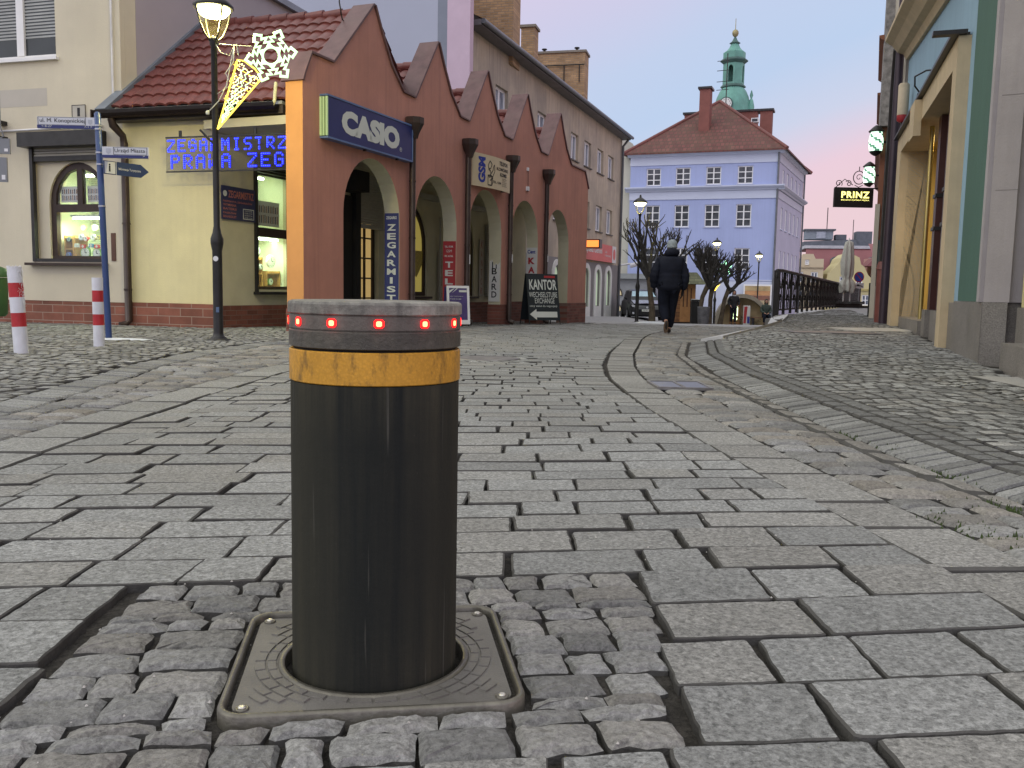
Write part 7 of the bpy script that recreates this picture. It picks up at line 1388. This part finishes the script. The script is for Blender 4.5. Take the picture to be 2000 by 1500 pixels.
for k in range(npan):
    z0 = gy((k+.5)*pw)
    if pm is None:
        mb = MB(); nb = 8
        for i in range(nb):
            a0 = .12+(pw-.2)*i/(nb-1); ph = rnd.uniform(0, 6.28); am = rnd.uniform(.035, .07); pts = [fR.p(a0+am*sin(ph+j*1.05)*(0 if j in (0, 12) else 1), z0+.13+.95*j/12, .012*(-1)**i) for j in range(13)]
            mb.tube(pts, [.011+.005*((j+i) % 2) for j in range(13)], 5, caps=False)
        for j in range(9): a0 = .12+(pw-.3)*j/8; h = z0+rnd.uniform(.25, .95); mb.lathe(fR.p(a0+.04, h-.05, 0), [(.01, 0), (.045, .05), (.01, .1)], 6)
        pm = mb.build('wavy_panel', IR, rl); pz = z0
        po = MB().box(fR, pw-.035, pw+.035, z0+.0, z0+1.07, -.035, .035).build('post', IR, rl)
    else:
        for src in (pm, po):
            o = src.copy(); COL.objects.link(o); o.parent = rl; o.location = V((dR.x*k*pw, dR.y*k*pw, z0-pz))
# retaining wall under the railing
struct(MB().box(fR, -.1, LR, -2.2, -.25, -.25, .02).box(fR, -.1, LR, -.248, .03, -.22, .0).build('retaining_wall', M('retaining_stone', (.16, .155, .15), rough=.8, var=.3, sc=3, bump=.5)))
# ---------------------------------------------------------------- closed parasol, traffic sign, barber lamps, hanging sign
q = atp(1651, 603, 40.); x, y, z = q.x, 40., zf(q.x, 40.); t = thing('closed_parasol', 'closed pale parasol tied at the waist in front of the railing', 'parasol', (x, y, z)); CAN = M('pale_canvas', (.42, .42, .38), rough=.9, var=.12, sc=4, bump=.4)
mb = MB(); n = 40; prof = [(.04, 2.97), (.15, 2.90), (.20, 2.6), (.25, 2.0), (.22, 1.5), (.15, 1.30), (.25, 1.17), (.31, .95), (.27, .72)]
vs = [(x+r*(1+.22*sin(7*a)+.1*sin(3*a+h*3))*cos(a), y+r*(1+.22*sin(7*a)+.1*sin(3*a+h*3))*sin(a), z+h+(.05*sin(3*a+1)+.03*sin(8*a) if h < .9 else 0)) for r, h in prof for a in [2*pi*k/n for k in range(n)]]
mb.add(vs, [(i*n+k, (i+1)*n+k, (i+1)*n+(k+1) % n, i*n+(k+1) % n) for i in range(len(prof)-1) for k in range(n)], sm=True); mb.build('canopy', CAN, t)
MB().tube([(x-.12, y, z+.15), (x-.12, y, z+1.4)], .03, 8).build('pole', WHT, t); MB().tube([(x+.17, y, z+.15), (x+.17, y, z+1.4)], .03, 8).build('pole', WHT, t); MB().lathe((x, y, z), [(.015, 2.9), (.05, 3.0), (.01, 3.1)], 8).build('finial', WHT, t)
f = F((x, y), (1, .1), z); mb = MB(); mb.box(f, -.75, .85, .02, .12, -.5, .5).box(f, -.6, .6, .124, .2, -.35, .35); mb.build('base_frame', DKM, t); 
for a in (-.55, -.2, .25, .6): MB().box(f, a-.14, a+.14, .204, .30, -.3, .3).build('ballast_slab', M('ballast', (.07, .07, .07), rough=.8), t)
t = thing('cafe_table', 'folded dark cafe table frame beside the closed parasol', 'table', f.p(-.9, 0, 0)); mb = MB(); mb.box(f, -1.15, -.75, .70, .73, -.2, .2); mb.build('table_top', M('table_grey', (.3, .3, .3)), t)
for s_ in (-1.1, -.82): MB().tube([f.p(s_, 0, -.15), f.p(-1.9-s_, .695, .15)], .015, 6).build('leg', DKM, t)
q = atp(1678, 541, 40.); f = F((q.x, 40.), (.99, .12), 0); t = thing('no_parking_sign', 'round blue and red no parking sign with a tow truck plate below', 'traffic sign', (q.x, 40., zf(q.x, 40.))); R_ = .235; hz = q.z
MB().tube([f.p(.06, zf(q.x, 40.)-.1, -.04), f.p(.06, hz+.2, -.04)], .03, 8).build('post', M('galvanised', (.35, .36, .38), rough=.4, metal=.5), t); MB().disc(f, 0, hz, -.01, R_, .01, 28).build('rim', M('traffic_red', (.45, .03, .04), rough=.4), t); o = MB().disc(f, 0, hz, .0005, R_*.84, .006, 28).build('face', M('traffic_blue', (.04, .09, .40), rough=.4), t)
MB().prism(f, [(-.155, hz+.125), (-.125, hz+.155), (.155, hz-.125), (.125, hz-.155)][::-1], .007, .010).build('bar', M('traffic_red', (.45, .03, .04)), o); pl = MB().box(f, -.16, .24, hz-.50, hz-.27, -.01, .0).build('tow_plate', SGW, t)
MB().prism(f, [(-.10, hz-.37), (-.06, hz-.33), (.0, hz-.33), (.03, hz-.36), (.14, hz-.38), (.2, hz-.43), (.17, hz-.44), (.08, hz-.41), (-.02, hz-.41), (-.1, hz-.40)][::-1], .001, .004).build('tow_symbol', SBK, pl)
STW = E('barber_white', (.70, 1., .78), 1.6)
def barber(px, py, Y, R_, label):
    c = atp(px, py, Y); t = thing('barber_lamp', label, 'lamp', (c.x, c.y, c.z-R_*1.5), 'lit barber lamps on the right hand row'); h = R_*1.35; cc = (c.x, c.y, c.z)
    n = 24; m_ = 10; mb = MB(); vs = []
    for j in range(m_+1):
        zz = -h+2*h*j/m_; r = R_*(.78+.22*sin(pi*(j/m_)*.9+.3)); vs += [(c.x+r*cos(2*pi*k/n), c.y+r*sin(2*pi*k/n), c.z+zz) for k in range(n)]
    for j in range(m_):
        for k in range(n): mb.add([], []) ; mb.f.append((j*n+k, j*n+(k+1) % n, (j+1)*n+(k+1) % n, (j+1)*n+k)); mb.mi.append(1 if ((k+j*1.6) % 8) < 2.2 else 0); mb.t.append(.5); mb.ti.append(0); mb.sm.append(True)
    mb.v = vs; mb.build('striped_glass', [STW, M('stripe_green_glass', (.10, .25, .16), emit=(.10, .28, .17), es=.8)], t)
    MB().lathe(cc, [(R_*1.02, h), (R_*1.12, h+.02), (R_*.6, h+.10), (.03, h+.15)], 16).build('top_cap', DKM, t); MB().lathe(cc, [(.03, -h-.10), (R_*.6, -h-.06), (R_*.9, -h)], 16).build('bottom_cap', DKM, t); MB().tube([(c.x, c.y, c.z-h*.0), (c.x+R_*1.0, c.y, c.z), (c.x+.45, c.y+.05, c.z)], .025, 6).build('wall_arm', DKM, t)
barber(1711, 277, 20.5, .155, 'nearer and higher striped barber lamp glowing pale green'); barber(1697.5, 342, 26., .165, 'lower barber lamp with pale green stripes beside the black hanging sign')
A_ = atp(1629, 404, 27.); B_ = atp(1629, 367, 27.); f = F((A_.x, A_.y), (.998, .03), 0); w = 1.16; z0, z1 = A_.z, B_.z; t = thing('hanging_sign', 'black hanging sign with glowing yellow letters below scrolled ironwork', 'sign', f.p(w/2, z0, 0))
MB().box(f, 0, w, z0, z1, -.10, 0).build('box', M('sign_box_black', (.014, .014, .015), rough=.5), t); YG = E('yellow_letters', (1., .92, .25), 2.2); txt('PRINZ', f, .20, z0+.27, .19, YG, t, width=.84, d=.004, bold=.03, sp=1.15); txt('BIELIZNA DAMSKA MĘSKA', f, .20, z0+.185, .045, YG, t, width=.84, d=.004)
mb = MB(); zt = z1+.02
def spiral(cx, cz, r, a0, turns, sgn): return [f.p(cx+r*(1-k/30*.8)*cos(a0+sgn*turns*2*pi*k/30), cz+r*(1-k/30*.8)*sin(a0+sgn*turns*2*pi*k/30), -.05) for k in range(31)]
mb.tube(spiral(.12, zt+.12, .11, -.6, 1.3, 1), .012, 5); mb.tube([f.p(.03, zt+.0, -.05), f.p(.3, zt+.25, -.05), f.p(.55, zt+.08, -.05)], .012, 5); mb.tube(spiral(.42, zt+.12, .10, 2.6, 1.2, -1), .012, 5); mb.tube([f.p(.72+.17*cos(2*pi*k/20), zt+.30+.19*sin(2*pi*k/20), -.05) for k in range(21)], .014, 5); mb.tube(spiral(.72, zt+.3, .11, 0, 1., 1), .010, 5)
mb.tube([f.p(.6, zt+.08, -.05), f.p(.72, zt+.02, -.05), f.p(.84, zt+.08, -.05)], .012, 5); mb.tube([f.p(.9, zt+.08, -.05), f.p(1.1, zt+.25, -.05), f.p(1.25, zt+.05, -.05)], .012, 5); mb.tube(spiral(1.05, zt+.1, .10, .6, 1.2, 1), .012, 5); mb.tube([f.p(.72, zt+.48, -.05), f.p(.72, zt+.62, -.05)], .012, 5); mb.tube([f.p(0, zt-.005, -.05), f.p(w+.35, zt-.005, -.05)], .018, 6); mb.build('scrollwork', IR, t)
